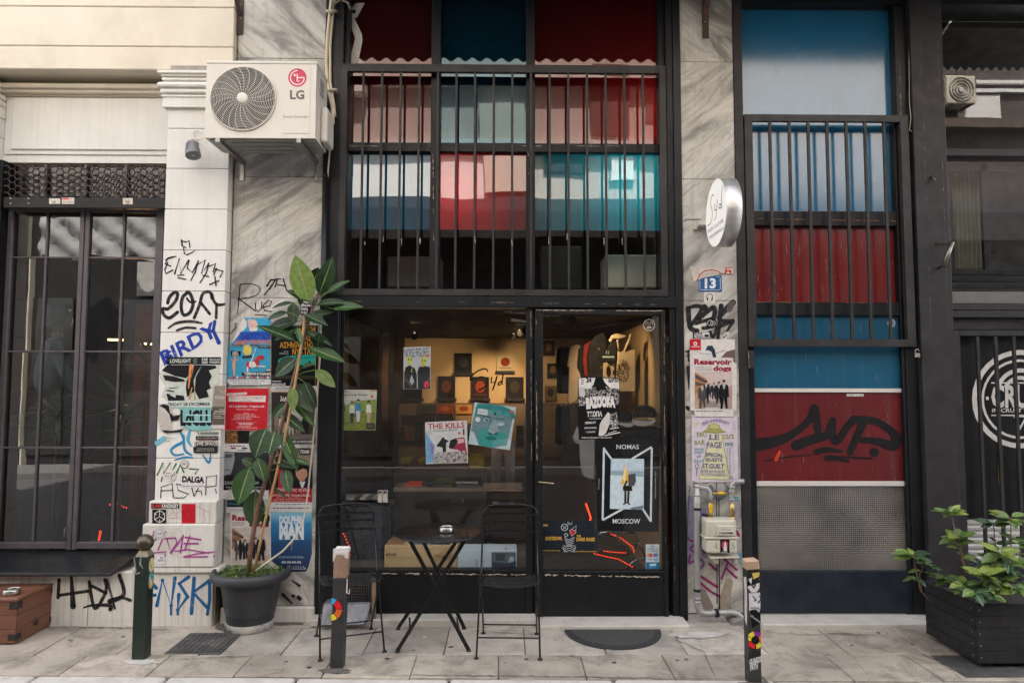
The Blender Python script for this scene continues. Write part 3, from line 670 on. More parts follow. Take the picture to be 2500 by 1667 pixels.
# upper windows
rowv = [(-150, 350), (371, 562), (562, 708)]
colu = [(846, 1052), (1075, 1285), (1306, 1614)]
RED, BLU, CYA = (.030, .006, .006), (.003, .020, .036), (.004, .13, .19)
f_red, f_blu, f_cya = film('red_film', RED, .07, .3, gc=(1, .78, .75), tc=(.7, .02, .02)), film('blue_film', BLU, .068, .25, gc=(.68, .92, 1)), film('cyan_film', (.003, .045, .075), .13, .6, tc=(.01, .55, .75))
f_blu2 = film('grey_blue_film', (.002, .045, .085), .12, .1)
f_redb = film('bright_red_film', (.12, .007, .009), .10, .6, gc=(1, .93, .92), tc=(.8, .02, .03))
g_up = glass('upper_clear_glass', .07, (.8, .83, .82), .003, .1)
uw = MB()
for a, b in ((1052, 1075), (1285, 1306)): uw.box(X(a, 250, .05), X(b, 250, .05), .05, .15, Z(1200, 707, .05), TOP-.003, m_blackw)
uw.box(X(846, 360, .055), X(1614, 360, .055), .055, .145, Z(1200, 371, .055), Z(1200, 350, .055), m_blackw)
up = uw.build('upper_window', sf, bev=.003)
tint = [[f_red, f_blu, f_red], [f_blu2, f_redb, f_cya], [g_up, g_up, g_up]]
for i, (v0, v1) in enumerate(rowv):
    for j, (u0, u1) in enumerate(colu):
        x0, x1 = X(u0, 300, YU)+.001, X(u1, 300, YU)-.001; z1, z0 = Z(1200, v0, YU), Z(1200, v1, YU)+.0005
        t = rnd.uniform(-.003, .003); mb = MB()
        mb.poly([(x0, YU+t, z0), (x1, YU-t, z0), (x1, YU-t, z1), (x0, YU+t, z1)], tint[i][j]); mb.build('pane', up)
# loose torn strip of white tape stuck across the top left pane
p = Print(W1, YU-.003); TP = 'cbc5bd'
p.pg([(160, 90), (185, 85), (205, 45), (225, 22), (283, 20), (262, 60), (235, 110), (215, 118), (175, 150)], TP).pg([(180, 120), (215, 110), (265, 215), (268, 262), (248, 262), (222, 240)], TP)
p.pg([(222, 240), (268, 255), (255, 325), (240, 380), (232, 402), (165, 402), (162, 385), (195, 350)], TP).e(215, 75, 12, 14, '1d1a1a', 8)
p.build('torn_tape', None, 'crumpled strip of white tape stuck across the red upper pane', 'tape')
# barred grille in front of the upper windows
m_gr = m_bar
gz0, gz1 = Z(1230, 722, -.02), Z(1230, 158, -.02)
gm = MB()
gxa, gxb = X(831, 300, -.02), X(846, 300, -.02); gxc, gxd = X(1611, 300, -.02), X(1627, 300, -.02)
gm.box(gxa, gxb, -.02, .012, gz0, gz1, m_gr); gm.box(gxc, gxd, -.02, .012, gz0, gz1, m_gr)
gm.box(gxb, gxc, -.02, .012, Z(1230, 177, -.02), gz1, m_gr); gm.box(gxb, gxc, -.02, .012, gz0, Z(1230, 706, -.02), m_gr)
gr = gm.build('security_grille', sf, bev=.002)
for k in range(16):
    xb = X(886 + k*45.6, 300, -.01); MB().box(xb-.0085, xb+.0085, -.018, -.001, Z(1230, 706, -.02), Z(1230, 177, -.02), m_gr).build('bar', gr, bev=.0015)
MB().box(cxL1, cxR0, -.025, .16, Z(1230, 750, -.025), Z(1230, 723, -.025), m_blackw).build('cross_beam', sf, bev=.004)
# shop window
zb = Z(1060, 1388, YG); ztp = Z(1060, 752, YG)
wx0, wx1 = X(829, 1000, YG), X(1284, 1000, YG)
wf = MB()
wf.box(cxL1-.0005, wx0, .0, .08, .05, ztp+.002, m_black); wf.box(wx1, X(1301, 1000, .0), .0, .08, .05, ztp+.002, m_blackw)
wf.box(wx0, wx1, .005, .08, zb-.022, zb, m_blackw); wf.box(wx0, wx1, .004, .08, ztp, ztp+.004, ink('b9b2a5'))
win = wf.build('shop_window', sf, bev=.003)
g_shop = glass('shop_glass', .065, (.97, .985, .98), .0015, .05)
mb = MB(); mb.poly([(wx0, YG, zb), (wx1, YG, zb), (wx1, YG, ztp), (wx0, YG, ztp)], g_shop); mb.build('pane', win)
MB().box(wx0, wx1, .012, .09, .055, zb-.023, m_black).build('kick_panel', win, bev=.003)
# door
dg0, dg1 = X(1325, 1000, YG), X(1613, 1000, YG); dzt, dzb = Z(1460, 769, YG), Z(1460, 1390, YG)
dm = MB(); da, db = X(1307, 1000, -.02), X(1627, 1000, -.02)
dm.box(da, dg0, -.02, .045, .034, Z(1460, 755, -.02), m_blackw); dm.box(dg1, db, -.02, .045, .034, Z(1460, 755, -.02), m_blackw)
dm.box(dg0, dg1, -.019, .044, dzt, Z(1460, 755, -.02), m_blackw); dm.box(dg0, dg1, -.019, .044, Z(1460, 1400, -.02), dzb, m_blackw)
dr = dm.build('shop_door', sf, bev=.003)
mb = MB(); mb.poly([(dg0, YG, dzb), (dg1, YG-.002, dzb), (dg1, YG-.002, dzt), (dg0, YG, dzt)], g_shop); mb.build('pane', dr)
MB().box(dg0, dg1, -.012, .04, .034, Z(1460, 1400, -.02)-.001, m_black).build('kick_panel', dr, bev=.003)
MB().tube([P(1316, 1176, -.02), P(1316, 1176, -.05), P(1352, 1180, -.055)], .006, plain('worn_brass', (.35, .28, .17), .35, metal=.9)).build('door_handle', dr)
MB().tube([P(1617, 1104, -.02), P(1619, 1104, -.06), P(1619, 1140, -.06), P(1617, 1140, -.02)], .005, m_black).build('door_pull', dr)
for v in (830, 1376): bx(1624, v-7, 1633, v+7, -.03, .02, m_blackw).build('hinge', dr, bev=.002)
MB().box(X(1301, 1000, 0)+.001, da-.001, .03, .07, .05, ztp, m_dark).build('frame_gap', sf)
MB().box(dg0-.05, dg1+.03, .03, .12, Z(1460, 754, -.02), Z(1230, 751, -.02), m_black).build('door_head', sf)
sl_ = plain('sill_stone', (.52, .48, .42), .6, .1, 7, bmp=.3, dirt=(.3, .26, .21), dscale=6)
MB().box(cxL0+.0, X(1309, 1490, -.12), -.125, .01, -.01, .052, sl_).build('window_sill', sf, bev=.008, seg=2)
MB().box(X(1311, 1500, -.2), cxR0+.02, -.2, .03, -.01, .032, sl_).build('door_step', sf, bev=.008, seg=2)
for a in ((880, 1399, 1283, 1402, .003, 3.2), (1330, 1403, 1610, 1408, -.0225, 3.2), (1310, 757, 1620, 759, -.0225, 1.8)): flakes(a[0], a[1], a[2], a[3], a[4], a[5], sf, 'b5a694', 70, .75)
for a in ((1309, 780, 1313, 1400, -.022, 1.6), (1296, 760, 1299, 1390, -.002, 1.3), (1621, 775, 1625, 1380, -.022, 1.2), (1640, 760, 1648, 1480, -.0165, .7)): flakes(a[0], a[1], a[2], a[3], a[4], a[5], sf, '9a8672', 90, .45)
for a in ((850, 357, 1610, 357, .0525, 1.6), (1057, 375, 1060, 700, .0475, 1.4), (1290, 375, 1296, 700, .0475, 1.2), (850, 735, 1290, 739, -.027, .9), (1310, 740, 1620, 744, -.027, .9)): flakes(a[0], a[1], a[2], a[3], a[4], a[5], sf, '988b7c', 90, .4)
for k in range(16):
    if rnd.random() < .6:
        u = 886+k*45.6; v = 585+rnd.uniform(-8, 8); flakes(u-1-(k-8)*.7, v-8, u-1-(k-8)*.7, v+8, -.0195, 1.8, sf, 'b3a08a', 8, .9)
# downpipe and lamp on the left column
dp = MB(); dp.tube([P(796, 425, -.05), P(790, 700, -.05), P(788, 760, -.05)], .021, m_black, 10); dp.build('rain_pipe', None, 'thin black pipe running down the left shopfront column', 'pipe')
# scalloped awning above the shop (out of the frame, mirrored in the upper panes)
def awning(name, x0, x1, z1, yf, zf, mat, label, n):
    mb = MB(); k = n*8; top = []
    A = [(x0, -.01, z1), (x1, -.01, z1), (x1, yf, zf+.2), (x0, yf, zf+.2)]
    mb.prism(A, (0, 0, -.012), mat)
    pts = [(x0+(x1-x0)*i/k, yf, zf + .02*math.cos(2*math.pi*i/8)) for i in range(k+1)] + [(x1, yf, zf+.19), (x0, yf, zf+.19)]
    mb.prism(pts, (0, -.004, 0), mat)
    a = mb.build(name, None, label, 'awning')
    MB().tube([(x0, yf+.02, zf+.18), (x1, yf+.02, zf+.18)], .018, m_black).build('front_rail', a)
    for x in (x0+.1, (x0+x1)/2, x1-.1): MB().bar((x, 0, z1-.25), (x, yf+.02, zf+.17), .03, .03, m_black).build('arm', a)
    return a
m_awn = plain('black_awning_cloth', (.008, .0075, .0075), .8, .2, 8)
yaw_ = -1.15
R_ = lambda u, v, y, yg=YU: P(u, v, 2*yg - y)
za = R_(1200, 147, yaw_).z
awning('awning', R_(800, 100, yaw_).x, R_(2285, 100, yaw_).x, za+.75, yaw_, za, m_awn, 'black scalloped awning above the shop window', 42)
awning('awning', R_(2286, 100, yaw_).x, R_(2286, 100, yaw_).x+2.6, R_(2400, 168, yaw_, .12).z+.7, yaw_, R_(2400, 168, yaw_, .12).z, m_awn, 'black scalloped awning above the neighbouring shop at right', 30)

# ================================================================ side entrance with blue and red panels
se = thing('side_entrance', (X(2010, 1500), .05, 0), 'black framed side door with blue and red panels behind a barred gate', 'door')
sx0, sx1 = MR1+.003, X(1811, 150, .0); sx2 = X(1842, 900, .03)
sr0 = X(2207, 1000, .03); sr1 = X(2190, 150, .0); sr2 = X(2226, 300, -.0)
MB().box(sx0, sx1, -.01, .2, 0, TOP, m_post).build('jamb', se, bev=.003)
MB().box(sx1+.001, sx2, .03, .16, .03, Z(2000, 285, .03), m_black).build('inner_jamb', se, bev=.003)
MB().box(sr0, sr1-.001, .03, .16, .03, Z(2000, 285, .03), m_black).build('inner_jamb', se, bev=.003)
MB().box(sr1, sr2, .02, .2, 0, TOP, m_black).build('jamb', se, bev=.003)
MB().box(sx0, sr2+1.6, .0, .25, Z(2000, 17, .05), TOP+.3, m_black).build('head_beam', se)
def satin(name, col, rough=.22, spec=.9):
    if name in MATS: return MATS[name]
    m, nt, b, o = _nodes(name); v = pos(nt)
    c = ramp(nt, noise(nt, v, 3, 6, .6), [(.3, tuple(x*.88 for x in col)), (.7, tuple(x*1.1 for x in col))])
    run = ramp(nt, noise(nt, pos(nt, (10, 10, .4)), 2.5, 7, .7), [(.52, 0.0), (.8, .22)]); c = mixc(nt, run, c, (.16, .16, .16))
    sc2 = ramp(nt, noise(nt, pos(nt, (1, 1, .12), (0, RAD(24), 0)), 60, 2, .4), [(.715, 0.0), (.73, .35)]); c = mixc(nt, sc2, c, (.35, .3, .28))
    L(nt, c, b.inputs['Base Color']); L(nt, ramp(nt, noise(nt, v, 7, 6, .7), [(.3, rough*.85), (.7, rough*1.2)]), b.inputs['Roughness'])
    b.inputs['Specular IOR Level'].default_value = spec; b.inputs['IOR'].default_value = 1.6
    sc_ = ramp(nt, noise(nt, pos(nt, (1, 1, .25), (0, RAD(28), 0)), 26, 2, .4), [(.74, 0.0), (.76, 1.0)])
    L(nt, bump(nt, sc_, .05, .001), b.inputs['Normal'])
    MATS[name] = m; return m
p_blue = satin('blue_panel', (.012, .135, .27), .15); p_red = satin('red_panel', (.17, .014, .014), .2, .5); p_blue2 = satin('deep_blue_panel', (.007, .085, .155), .35, .25)
p_red2 = satin('deep_red_panel', (.12, .011, .014), .35, .25)
for v0, v1, mt, u0, u1, y in ((18, 516, p_blue, 1812, 2192, .10), (551, 738, p_red, 1832, 2200, .09), (770, 950, p_blue2, 1842, 2207, .07), (957, 1175, p_red2, 1842, 2208, .069)):
    vm = (v0+v1)/2; um = (u0+u1)/2
    MB().box(X(u0, 150 if v0 < 100 else 900, y)-.01, X(u1, 150 if v0 < 100 else 1000, y)+.01, y, y+.02, Z(um, v1, y), Z(um, v0, y), mt).build('door_panel', se)
for v0, v1, mt in ((516, 551, m_blackw), (738, 770, m_blackw)): MB().box(sx2, sr0, .04, .13, Z(2020, v1, .04), Z(2020, v0, .04), mt).build('cross_rail', se, bev=.003)
m_str = plain('white_strip', (.62, .58, .54), .5, .05)
for v0, v1 in ((948, 957.5), (1174.5, 1186)): MB().box(sx2, sr0, .055, .08, Z(2020, v1, .055), Z(2020, v0, .055), m_str).build('trim_strip', se, bev=.001)
# ribbed glass
def wired():
    m, nt, b, o = _nodes('ribbed_glass'); v = pos(nt, (420, 1, 420))
    s = N(nt, 'SeparateXYZ'); L(nt, v, s.inputs[0])
    a = N(nt, 'Math', operation='SINE'); L(nt, s.outputs[0], a.inputs[0]); c = N(nt, 'Math', operation='SINE'); L(nt, s.outputs[2], c.inputs[0])
    ml = N(nt, 'Math', operation='ADD'); L(nt, a.outputs[0], ml.inputs[0]); L(nt, c.outputs[0], ml.inputs[1])
    L(nt, bump(nt, ml.outputs[0], .5, .0022), b.inputs['Normal'])
    L(nt, ramp(nt, noise(nt, pos(nt), 1.1, 3), [(.35, (.022, .019, .017)), (.68, (.17, .15, .13))]), b.inputs['Base Color'])  # patchy base colour stands in for light coming through the pane
    b.inputs['Roughness'].default_value = .22; b.inputs['Specular IOR Level'].default_value = .8; return m
MB().box(sx2, sr0, .07, .085, Z(2020, 1395, .07), Z(2020, 1186, .07), wired()).build('ribbed_pane', se)
MB().box(sx2, sr0, .04, .1, .035, Z(2020, 1393, .04), black_paint('navy_enamel', (.014, .018, .026), .4, .2)).build('kick_panel', se, bev=.003)
MB().box(sx1+.002, sr2+.03, -.18, .03, -.01, .034, sl_).build('door_step', se, bev=.008, seg=2)
# barred gate
tz1, tz0 = Z(2010, 280, -.02), Z(2010, 846, -.02)
gx = [X(u, 300, -.02) for u in (1818, 1837, 2198, 2218)]
gm = MB(); gm.box(gx[0], gx[1], -.02, .01, tz0, tz1, m_bar); gm.box(gx[2], gx[3], -.02, .01, tz0, tz1, m_bar)
gm.box(gx[1], gx[2], -.02, .01, Z(2010, 297, -.02), tz1, m_bar); gm.box(gx[1], gx[2], -.02, .01, tz0, Z(2010, 828, -.02), m_bar)
gt = gm.build('barred_gate', se, bev=.002)
for u in (1879, 1926.5, 1972.5, 2018.5, 2065, 2111, 2157.5):
    xb = X(u, 300, -.01); MB().box(xb-.0105, xb+.0105, -.018, .003, Z(2010, 828, -.02), Z(2010, 297, -.02), m_bar).build('bar', gt, bev=.002)
bx(1828, 856, 1842, 898, -.03, .05, m_bar).build('gate_lock', gt, bev=.002)
flakes(1827, 856, 1829, 898, -.0315, 1.2, se, 'aaa49a', 14, .8); flakes(1850, 534, 2190, 540, .037, 1.2, se, 'b0714c', 50, .5); flakes(1842, 738, 2200, 739, .037, .6, se, 'a88a66', 40, .6)
flakes(2206, 560, 2214, 730, .028, .7, se, 'a04a40', 30, .7); flakes(1815, 20, 1820, 270, .0485, .5, se, '6d6258', 40, .3); flakes(2197, 160, 2205, 500, .0185, .9, se, 'a89a86', 60, .5)
# tag sprayed on the red panel
p = Print(R5, .0672); KK = plain('spray_black', (.012, .011, .012), .75, .2, 8, bmp=0, spec=.2)
for pts, wd in (([(215, 995), (330, 980), (470, 940), (600, 860), (690, 770), (725, 690)], [110, 100, 78, 62, 66, 84]), ([(725, 690), (745, 800), (760, 920)], [84, 70, 50]), ([(570, 1000), (700, 950), (830, 910), (880, 790)], [90, 80, 66, 64]),
                ([(880, 800), (880, 920), (920, 960), (1000, 850), (1060, 780)], [60, 66, 64, 62, 70]), ([(1060, 780), (1130, 780)], 66), ([(1150, 790), (1080, 940), (1030, 1055)], [70, 62, 60]), ([(1150, 780), (1260, 800), (1370, 870), (1420, 940), (1390, 1000), (1240, 960), (1090, 950)], [64, 60, 66, 90, 90, 60, 40]),
                ([(740, 1055), (830, 1035), (960, 1050)], [50, 48, 20]), ([(830, 1105), (930, 1110), (1015, 1135)], [46, 40, 22]), ([(1235, 1055), (1242, 1060)], 72), ([(300, 1130), (560, 1090), (700, 1085)], [8, 10, 6]), ([(960, 1095), (1215, 1110)], [14, 16])): p.s(*smooth(pts, wd, 7), KK)
p.s([(430, 1055), (400, 1120)], [26, 34], 'c0402c'); p.r(1000, 562, 1145, 584, 'c9c2b8'); p.t('RE.MEISS', (1006, 581), (1060, 581), 14, '444444'); p.t('.L.UT', (1075, 582), (1140, 582), 10, '666666')
for pts in ([(1330, 610), (1290, 680), (1265, 770)], [(1430, 640), (1390, 720), (1355, 800)], [(1250, 930), (1240, 945)], [(700, 1180), (715, 1270)], [(790, 1200), (795, 1290)], [(1215, 1130), (1225, 1240)]): p.s(pts, 3.5, '8f3a30')
p.build('graffiti', se)
Print(R2, .068).e(1828, 1325, 34, 36, 'b8c0c4').e(1832, 1326, 22, 24, '8c9aa4').build('round_sticker', None, 'small round white sticker on the blue door panel behind the bars', 'sticker')
# padlock hanging open on the gate corner
pl = MB(); c = P(2239, 867, -.05)
pl.box(c.x-.018, c.x+.018, -.06, -.045, c.z-.016, c.z+.016, plain('padlock_steel', (.55, .52, .46), .3, .1, metal=.9))
pl.tube([c + Vector((-.012, -.002, .016)), c + Vector((-.014, -.002, .034)), c + Vector((-.004, -.002, .046)), c + Vector((.010, -.002, .042)), c + Vector((.014, -.002, .030))], .0035, MATS['padlock_steel'], 6)
pl.build('padlock', None, 'open steel padlock hanging from the barred gate corner', 'padlock', bev=.002)

# ================================================================ neighbouring shop at the right edge
ns = thing('neighbour_shopfront', (X(2420, 1500), .05, 0), 'dark shopfront at the right edge with round white logo behind bars', 'shopfront')
px0, px1 = X(2230, 300, -.03), X(2309, 300, -.03); nx1 = px1+1.9
MB().box(px0, px1, -.03, .2, 0, TOP+.3, m_post).build('post', ns, bev=.004)
for u in (2247, 2290): flakes(u, 100, u+26, 800, -.0325, .45, ns, '8a8078', 120, .4)
MB().box(sr2+.002, px0-.002, .05, .2, 0, TOP, m_dark).build('frame_gap', ns)
g_ns = glass('neighbour_glass', .08, (.75, .78, .78), .002, .02)
def nb(v0, v1, y, d, mt, name, **k): return MB().box(px1+.001, nx1, y, y+d, Z(2420, v1, y), Z(2420, v0, y), mt).build(name, ns, bev=.003, **k)
mb = MB(); y = .12; mb.poly([(px1, y, Z(2420, 741, y)), (nx1, y, Z(2420, 741, y)), (nx1, y, TOP+.3), (px1, y, TOP+.3)], g_ns); mb.build('pane', ns)
nb(363, 381, .05, .07, m_post, 'transom'); nb(712, 741, .0, .1, plain('sill_grey_metal', (.12, .115, .11), .4, .2, 8), 'window_sill'); nb(741, 757, -.01, .1, m_post, 'cross_beam'); nb(758, 775, -.016, .1, m_post, 'cross_beam')
nb(776, 805, .02, .1, m_dark, 'fascia_strip'); nb(1375, 1480, .0, .1, black_paint('navy_enamel'), 'base_panel')
for v in (660, 676, 692): nb(v, v+11, .13, .05, m_dark, 'sill_board')
bx(2400, 400, 2416, 665, .14, .03, m_post).build('window_bar', ns)
nb(398, 420, .14, .03, m_post, 'window_bar')
# barred door with the logo panel
lx0 = X(2331, 900, .0)
MB().box(px1+.001, X(2346, 900, 0), -.005, .05, .03, Z(2420, 806, 0), m_post).build('gate_stile', ns, bev=.003)
MB().box(X(2346, 900, 0), nx1, -.004, .03, Z(2420, 820, 0), Z(2420, 806, 0), m_post).build('gate_rail', ns, bev=.003)
for k in range(9):
    xb = X(2390 + k*44.5, 900, -.0); MB().box(xb-.011, xb+.011, -.004, .018, Z(2420, 1376, 0), Z(2420, 821, 0), m_post).build('bar', ns, bev=.002)
MB().box(X(2346, 900, .07), nx1, .07, .09, Z(2420, 1266, .07), Z(2420, 806, .07), m_black).build('logo_panel', ns)
for k in range(7):
    v = 1272 + k*15; y = .07; a, b = X(2346, 900, y), nx1; z = Z(2420, v, y)
    mb = MB(); mb.prism([(a, y, z), (a, y+.03, z+.022), (a, y+.033, z+.019), (a, y+.003, z-.02)], (b-a, 0, 0), plain('white_louvre', (.6, .6, .58), .35, .1)); mb.build('louvre_slat', ns)
LW = 'dcd9d4'
p = Print(ID, .068)
p.ring(2491, 974, 112, 114, 12, LW).ring(2491, 974, 92, 94, 6, LW)
p.ring(2491, 960, 56, 56, 10, LW, 200, 340).ring(2491, 962, 40, 40, 9, LW, 205, 335)
p.r(2420, 933, 2600, 936, LW).r(2420, 1012, 2600, 1015, LW).r(2407, 968, 2414, 976, LW).t('CRUST', (2420, 993), (2562, 993), 52, LW, .035).t('IN CRUST WE TRUST', (2422, 1006), (2580, 1006), 9, LW, .02)
p.pg([(2474, 1015), (2508, 1015), (2491, 1050)], LW).pg([(2480, 1018), (2502, 1018), (2491, 1040)], '161617')
p.build('shop_logo', ns)
MB().tube([P(2438, 1050, .066), P(2438, 1182, .066)], .003, ink('c9a23c')).build('pull_chain', ns)
# bent pull handle on the post
ph = MB(); st = plain('worn_steel', (.2, .18, .16), .35, .3, 30, metal=.9)
a, b, c, d = P(2287, 596, -.03), P(2322, 597, -.16), P(2304, 648, -.15), P(2292, 654, -.03)
ph.bar(a, b, .012, .02, st); ph.tube([b + (b-c)*.12, c - (b-c)*.05], .017, st, 12); ph.bar(c, d, .012, .02, st)
ph.build('pull_handle', None, 'bent steel tube pull handle on the grey post', 'handle')
MB().tube([P(2272, 432, -.03), P(2284, 440, -.09)], .008, st).build('bolt', ns)
# thin pale cord hanging beside the post
MB().tube([P(2219, 20, .0), P(2220, 250, -.01), P(2224, 290, -.03), P(2220, 318, -.03), P(2226, 322, -.03)], .003, ink('a39c90')).build('cord', None, 'thin pale cord hanging between blue door and grey post', 'cord')
# ================================================================ posters and stickers on the walls
def sheet(p, pts, col='cfcac2', curl=None):
    p.pg(pts, col); return p
WY = -.0022
pil = YP-.0022
# --- torn two-face gig poster on the pilaster
p = Print(C4, pil); DK = '1c1b1e'
p.pg([(190, 130), (660, 115), (655, 300), (600, 330), (600, 480), (590, 780), (640, 800), (650, 960), (620, 990), (420, 985), (470, 880), (450, 800), (300, 770), (310, 600), (215, 545), (130, 480), (160, 380), (110, 300), (150, 220)], 'c4c9be')
p.r(170, 118, 668, 186, DK).t('LOVELIGHT', (205, 170), (398, 168), 34, 'c9cec6', .02).t('DE', (497, 150), (550, 150), 22, 'c9cec6', .03).t('NO', (497, 178), (550, 178), 22, 'c9cec6', .03).t('PROUD', (567, 150), (660, 150), 18, 'c9cec6', .02).t('PRESEN', (567, 174), (662, 174), 18, 'c9cec6', .02).lines(412, 128, 458, 178, 3, '7d9a92')
p.pg([(180, 190), (395, 190), (400, 270), (350, 310), (250, 290), (180, 260), (130, 240)], DK).pg([(140, 280), (230, 290), (330, 320), (345, 340), (250, 345), (160, 330)], DK).pg([(355, 340), (395, 250), (420, 190), (500, 190), (450, 260), (420, 330), (430, 430), (360, 480), (350, 400)], DK)
p.pg([(500, 190), (620, 195), (650, 260), (590, 290), (560, 350), (580, 400), (540, 420), (560, 480), (470, 500), (430, 420), (440, 300)], DK).pg([(560, 240), (640, 215), (660, 330), (610, 400), (570, 370), (600, 320)], 'c4c9be').pg([(170, 450), (330, 470), (340, 512), (190, 515)], DK).pg([(200, 460), (260, 440), (255, 490)], 'c4c9be')
p.s([(395, 192), (385, 290), (375, 400)], [26, 20, 8], 'd98a56').s([(420, 195), (400, 300)], [8, 4], 'd98a56').s([(405, 400), (380, 500)], [10, 16], 'b8935e').s([(430, 410), (430, 505)], [6, 14], 'b8935e').s([(180, 420), (240, 430)], 10, DK).s([(200, 400), (270, 395)], 6, DK)
p.r(190, 520, 588, 574, 'c8cfc6').t('FRIDAY 08 DECEMBER', (186, 562), (575, 558), 27, DK, .03)
p.pg([(285, 578), (588, 576), (580, 780), (440, 790), (330, 760), (310, 640)], '7fb3b0').t('LdCLU', (300, 735), (600, 735), 128, DK, .05).r(350, 640, 580, 652, 'a9d0cc').r(330, 700, 580, 712, 'a9d0cc')
p.pg([(100, 540), (200, 545), (240, 640), (215, 700), (220, 790), (130, 800), (95, 700)], 'bdb5ab').pg([(150, 545), (195, 560), (205, 620), (240, 660), (300, 640), (280, 690), (215, 700), (200, 640), (160, 590), (105, 560)], DK).pg([(130, 780), (220, 790), (330, 770), (300, 800), (160, 810)], '2c2a2c')
p.t("'S ANNIVERSARY", (455, 822), (655, 822), 22, DK, .02).r(440, 838, 645, 872, DK).t('20:30 | DOORS OPEN 9', (450, 862), (636, 862), 13, 'cfcac0').t('12 EUROS ON DOOR', (455, 884), (630, 884), 12, 'c46a3c').r(430, 892, 640, 930, DK).t('LIVE SPACE', (436, 920), (640, 920), 26, 'cfd0c8', .03).pg([(415, 935), (640, 935), (640, 990), (420, 990)], DK).lines(430, 942, 630, 980, 2, '8a8880')
p.build('gig_poster', None, 'torn black and white poster reading FRIDAY 08 DECEMBER on the white pilaster', 'poster')
p = Print(C4, pil-.004); p.e(336, 1093, 37, 37, DK).e(336, 1093, 33, 33, 'd2ccc4').t('PF', (322, 1103), (350, 1103), 22, DK); p.build('sticker', None, 'round white sticker with black rim above the DALGA sticker', 'sticker')
p = Print(C4, pil-.004); p.e(205, 1195, 54, 54, 'd6d0ca', 24).s(bez((205, 1175), (150, 1165), (160, 1215), (195, 1200)) , 4, DK).s([(205, 1190), (215, 1205), (230, 1185), (215, 1235)], 4, DK).s([(240, 1180), (228, 1200), (245, 1205), (248, 1165)], 4, DK).r(185, 1218, 225, 1221, '777777'); p.build('sticker', None, 'round white sticker with handwritten Syd lettering on the pilaster', 'sticker')
p = Print(C4, pil-.003); p.pg([(303, 1200), (535, 1192), (530, 1290), (310, 1292)], 'd9d2ce').t('DALGA', (315, 1253), (518, 1262), 50, DK, .06); p.build('sticker', None, 'white rectangular sticker reading DALGA in black letters', 'sticker')
# plinth stickers
pY = YP-.0325
p = Print(C5, pY); p.r(108, 180, 365, 228, '201d20').t('BLAME', (115, 222), (205, 222), 36, 'b5413c', .03).t('KANDINSKY', (207, 222), (358, 222), 36, 'd8d2cc', .03); p.build('sticker', None, 'long black sticker reading BLAMEKANDINSKY on the plinth', 'sticker')
p = Print(C5, pY); p.r(118, 236, 246, 362, '1d1b1d'); hx = [(185+52*math.cos(RAD(a)), 300+56*math.sin(RAD(a))) for a in range(30, 391, 60)]
p.s(hx, 7, 'd8d4ce', False)
for a, b in (((185, 300), hx[0]), ((185, 300), hx[2]), ((185, 300), hx[4]), (hx[1], (185, 325)), (hx[3], (160, 285)), (hx[5], (212, 285))): p.s([a, b], 6, 'd8d4ce', False)
p.build('sticker', None, 'black square sticker with white line cube emblem', 'sticker')
p = Print(C5, pY); p.r(385, 184, 512, 363, 'b9202c').s([(400, 250), (440, 340), (500, 240), (390, 270), (490, 290), (430, 250)], 4, '7d1420'); p.build('sticker', None, 'plain red rectangular sticker on the plinth beside the black cube sticker', 'sticker')
graf(cb, [('s', [(255, 250), (265, 300), (320, 260), (300, 230), (330, 290), (380, 240)], 3, 'b86a66'), ('s', [(270, 320), (330, 310), (370, 310)], 3, 'b86a66'), ('s', [(530, 210), (580, 230), (600, 340)], 3, 'b86a66'), ('s', [(590, 240), (650, 270)], 3, 'b86a66')], C5, pY+.0008)
p = Print(C5, YP-.0525); p.e(186, 458, 54, 52, 'cfcbc6', 26).ring(186, 458, 46, 44, 4, '6a6a72').ring(186, 458, 34, 32, 3, '6a6a72').t('CRUST', (162, 468), (210, 464), 18, '55555c', .02); p.build('sticker', None, 'round pale sticker reading CRUST over the purple tag', 'sticker')
p = Print(C5, YP-.0525); p.pg([(120, 645), (228, 650), (230, 730), (122, 725)], 'd4cfd2').t('IS', (192, 683), (216, 683), 18, '222222', .02).t('NEW', (170, 710), (222, 710), 18, '222222', .02); p.build('sticker', None, 'small white square sticker reading IS NEW below the purple tag', 'sticker')

# --- posters on the left marble wall
pst = dict(cat='poster')
p = Print(C3, WY-.002); CY = '3f9fc4'
p.pg([(760, 768), (1000, 770), (1003, 1350), (640, 1350), (620, 1310), (630, 1100), (655, 990)], CY).pg([(760, 768), (795, 800), (790, 850), (655, 995)], 'd9d6d0').pg([(800, 780), (870, 785), (890, 830), (870, 880), (850, 920), (820, 890), (805, 840)], 'd5b3a8').pg([(815, 850), (890, 860), (855, 925), (830, 900)], 'd8d2cc')
p.pg([(740, 890), (1000, 880), (1000, 965), (690, 975)], '2a63b0').t('ΖΑΒΟΠΟΥΛΟΥ', (740, 957), (1003, 957), 52, '2b2f9a', .05).t('ΑΙΔΟΡ ΓΙΑΝΝΗΣ', (680, 1000), (1000, 996), 34, 'c4705f', .05).r(665, 1003, 765, 1020, DK).r(820, 1000, 890, 1020, DK).r(893, 1008, 1000, 1034, DK).t('ΔΗΜΟΤΙΚΟ ΘΕΑΤΡΟ', (668, 1017), (885, 1017), 10, 'cfd5d8').t('ΑΝΝΑ ΣΕΒΑΣΤΟΥ', (900, 1026), (996, 1026), 13, 'cfd5d8')
p.e(798, 1050, 38, 45, 'e0c25c').pg([(655, 1055), (742, 1060), (738, 1100), (655, 1100)], DK).t('από', (668, 1078), (712, 1078), 18, 'd8d8d4', .02).t('24/2', (664, 1096), (722, 1096), 18, 'd8d8d4', .02)
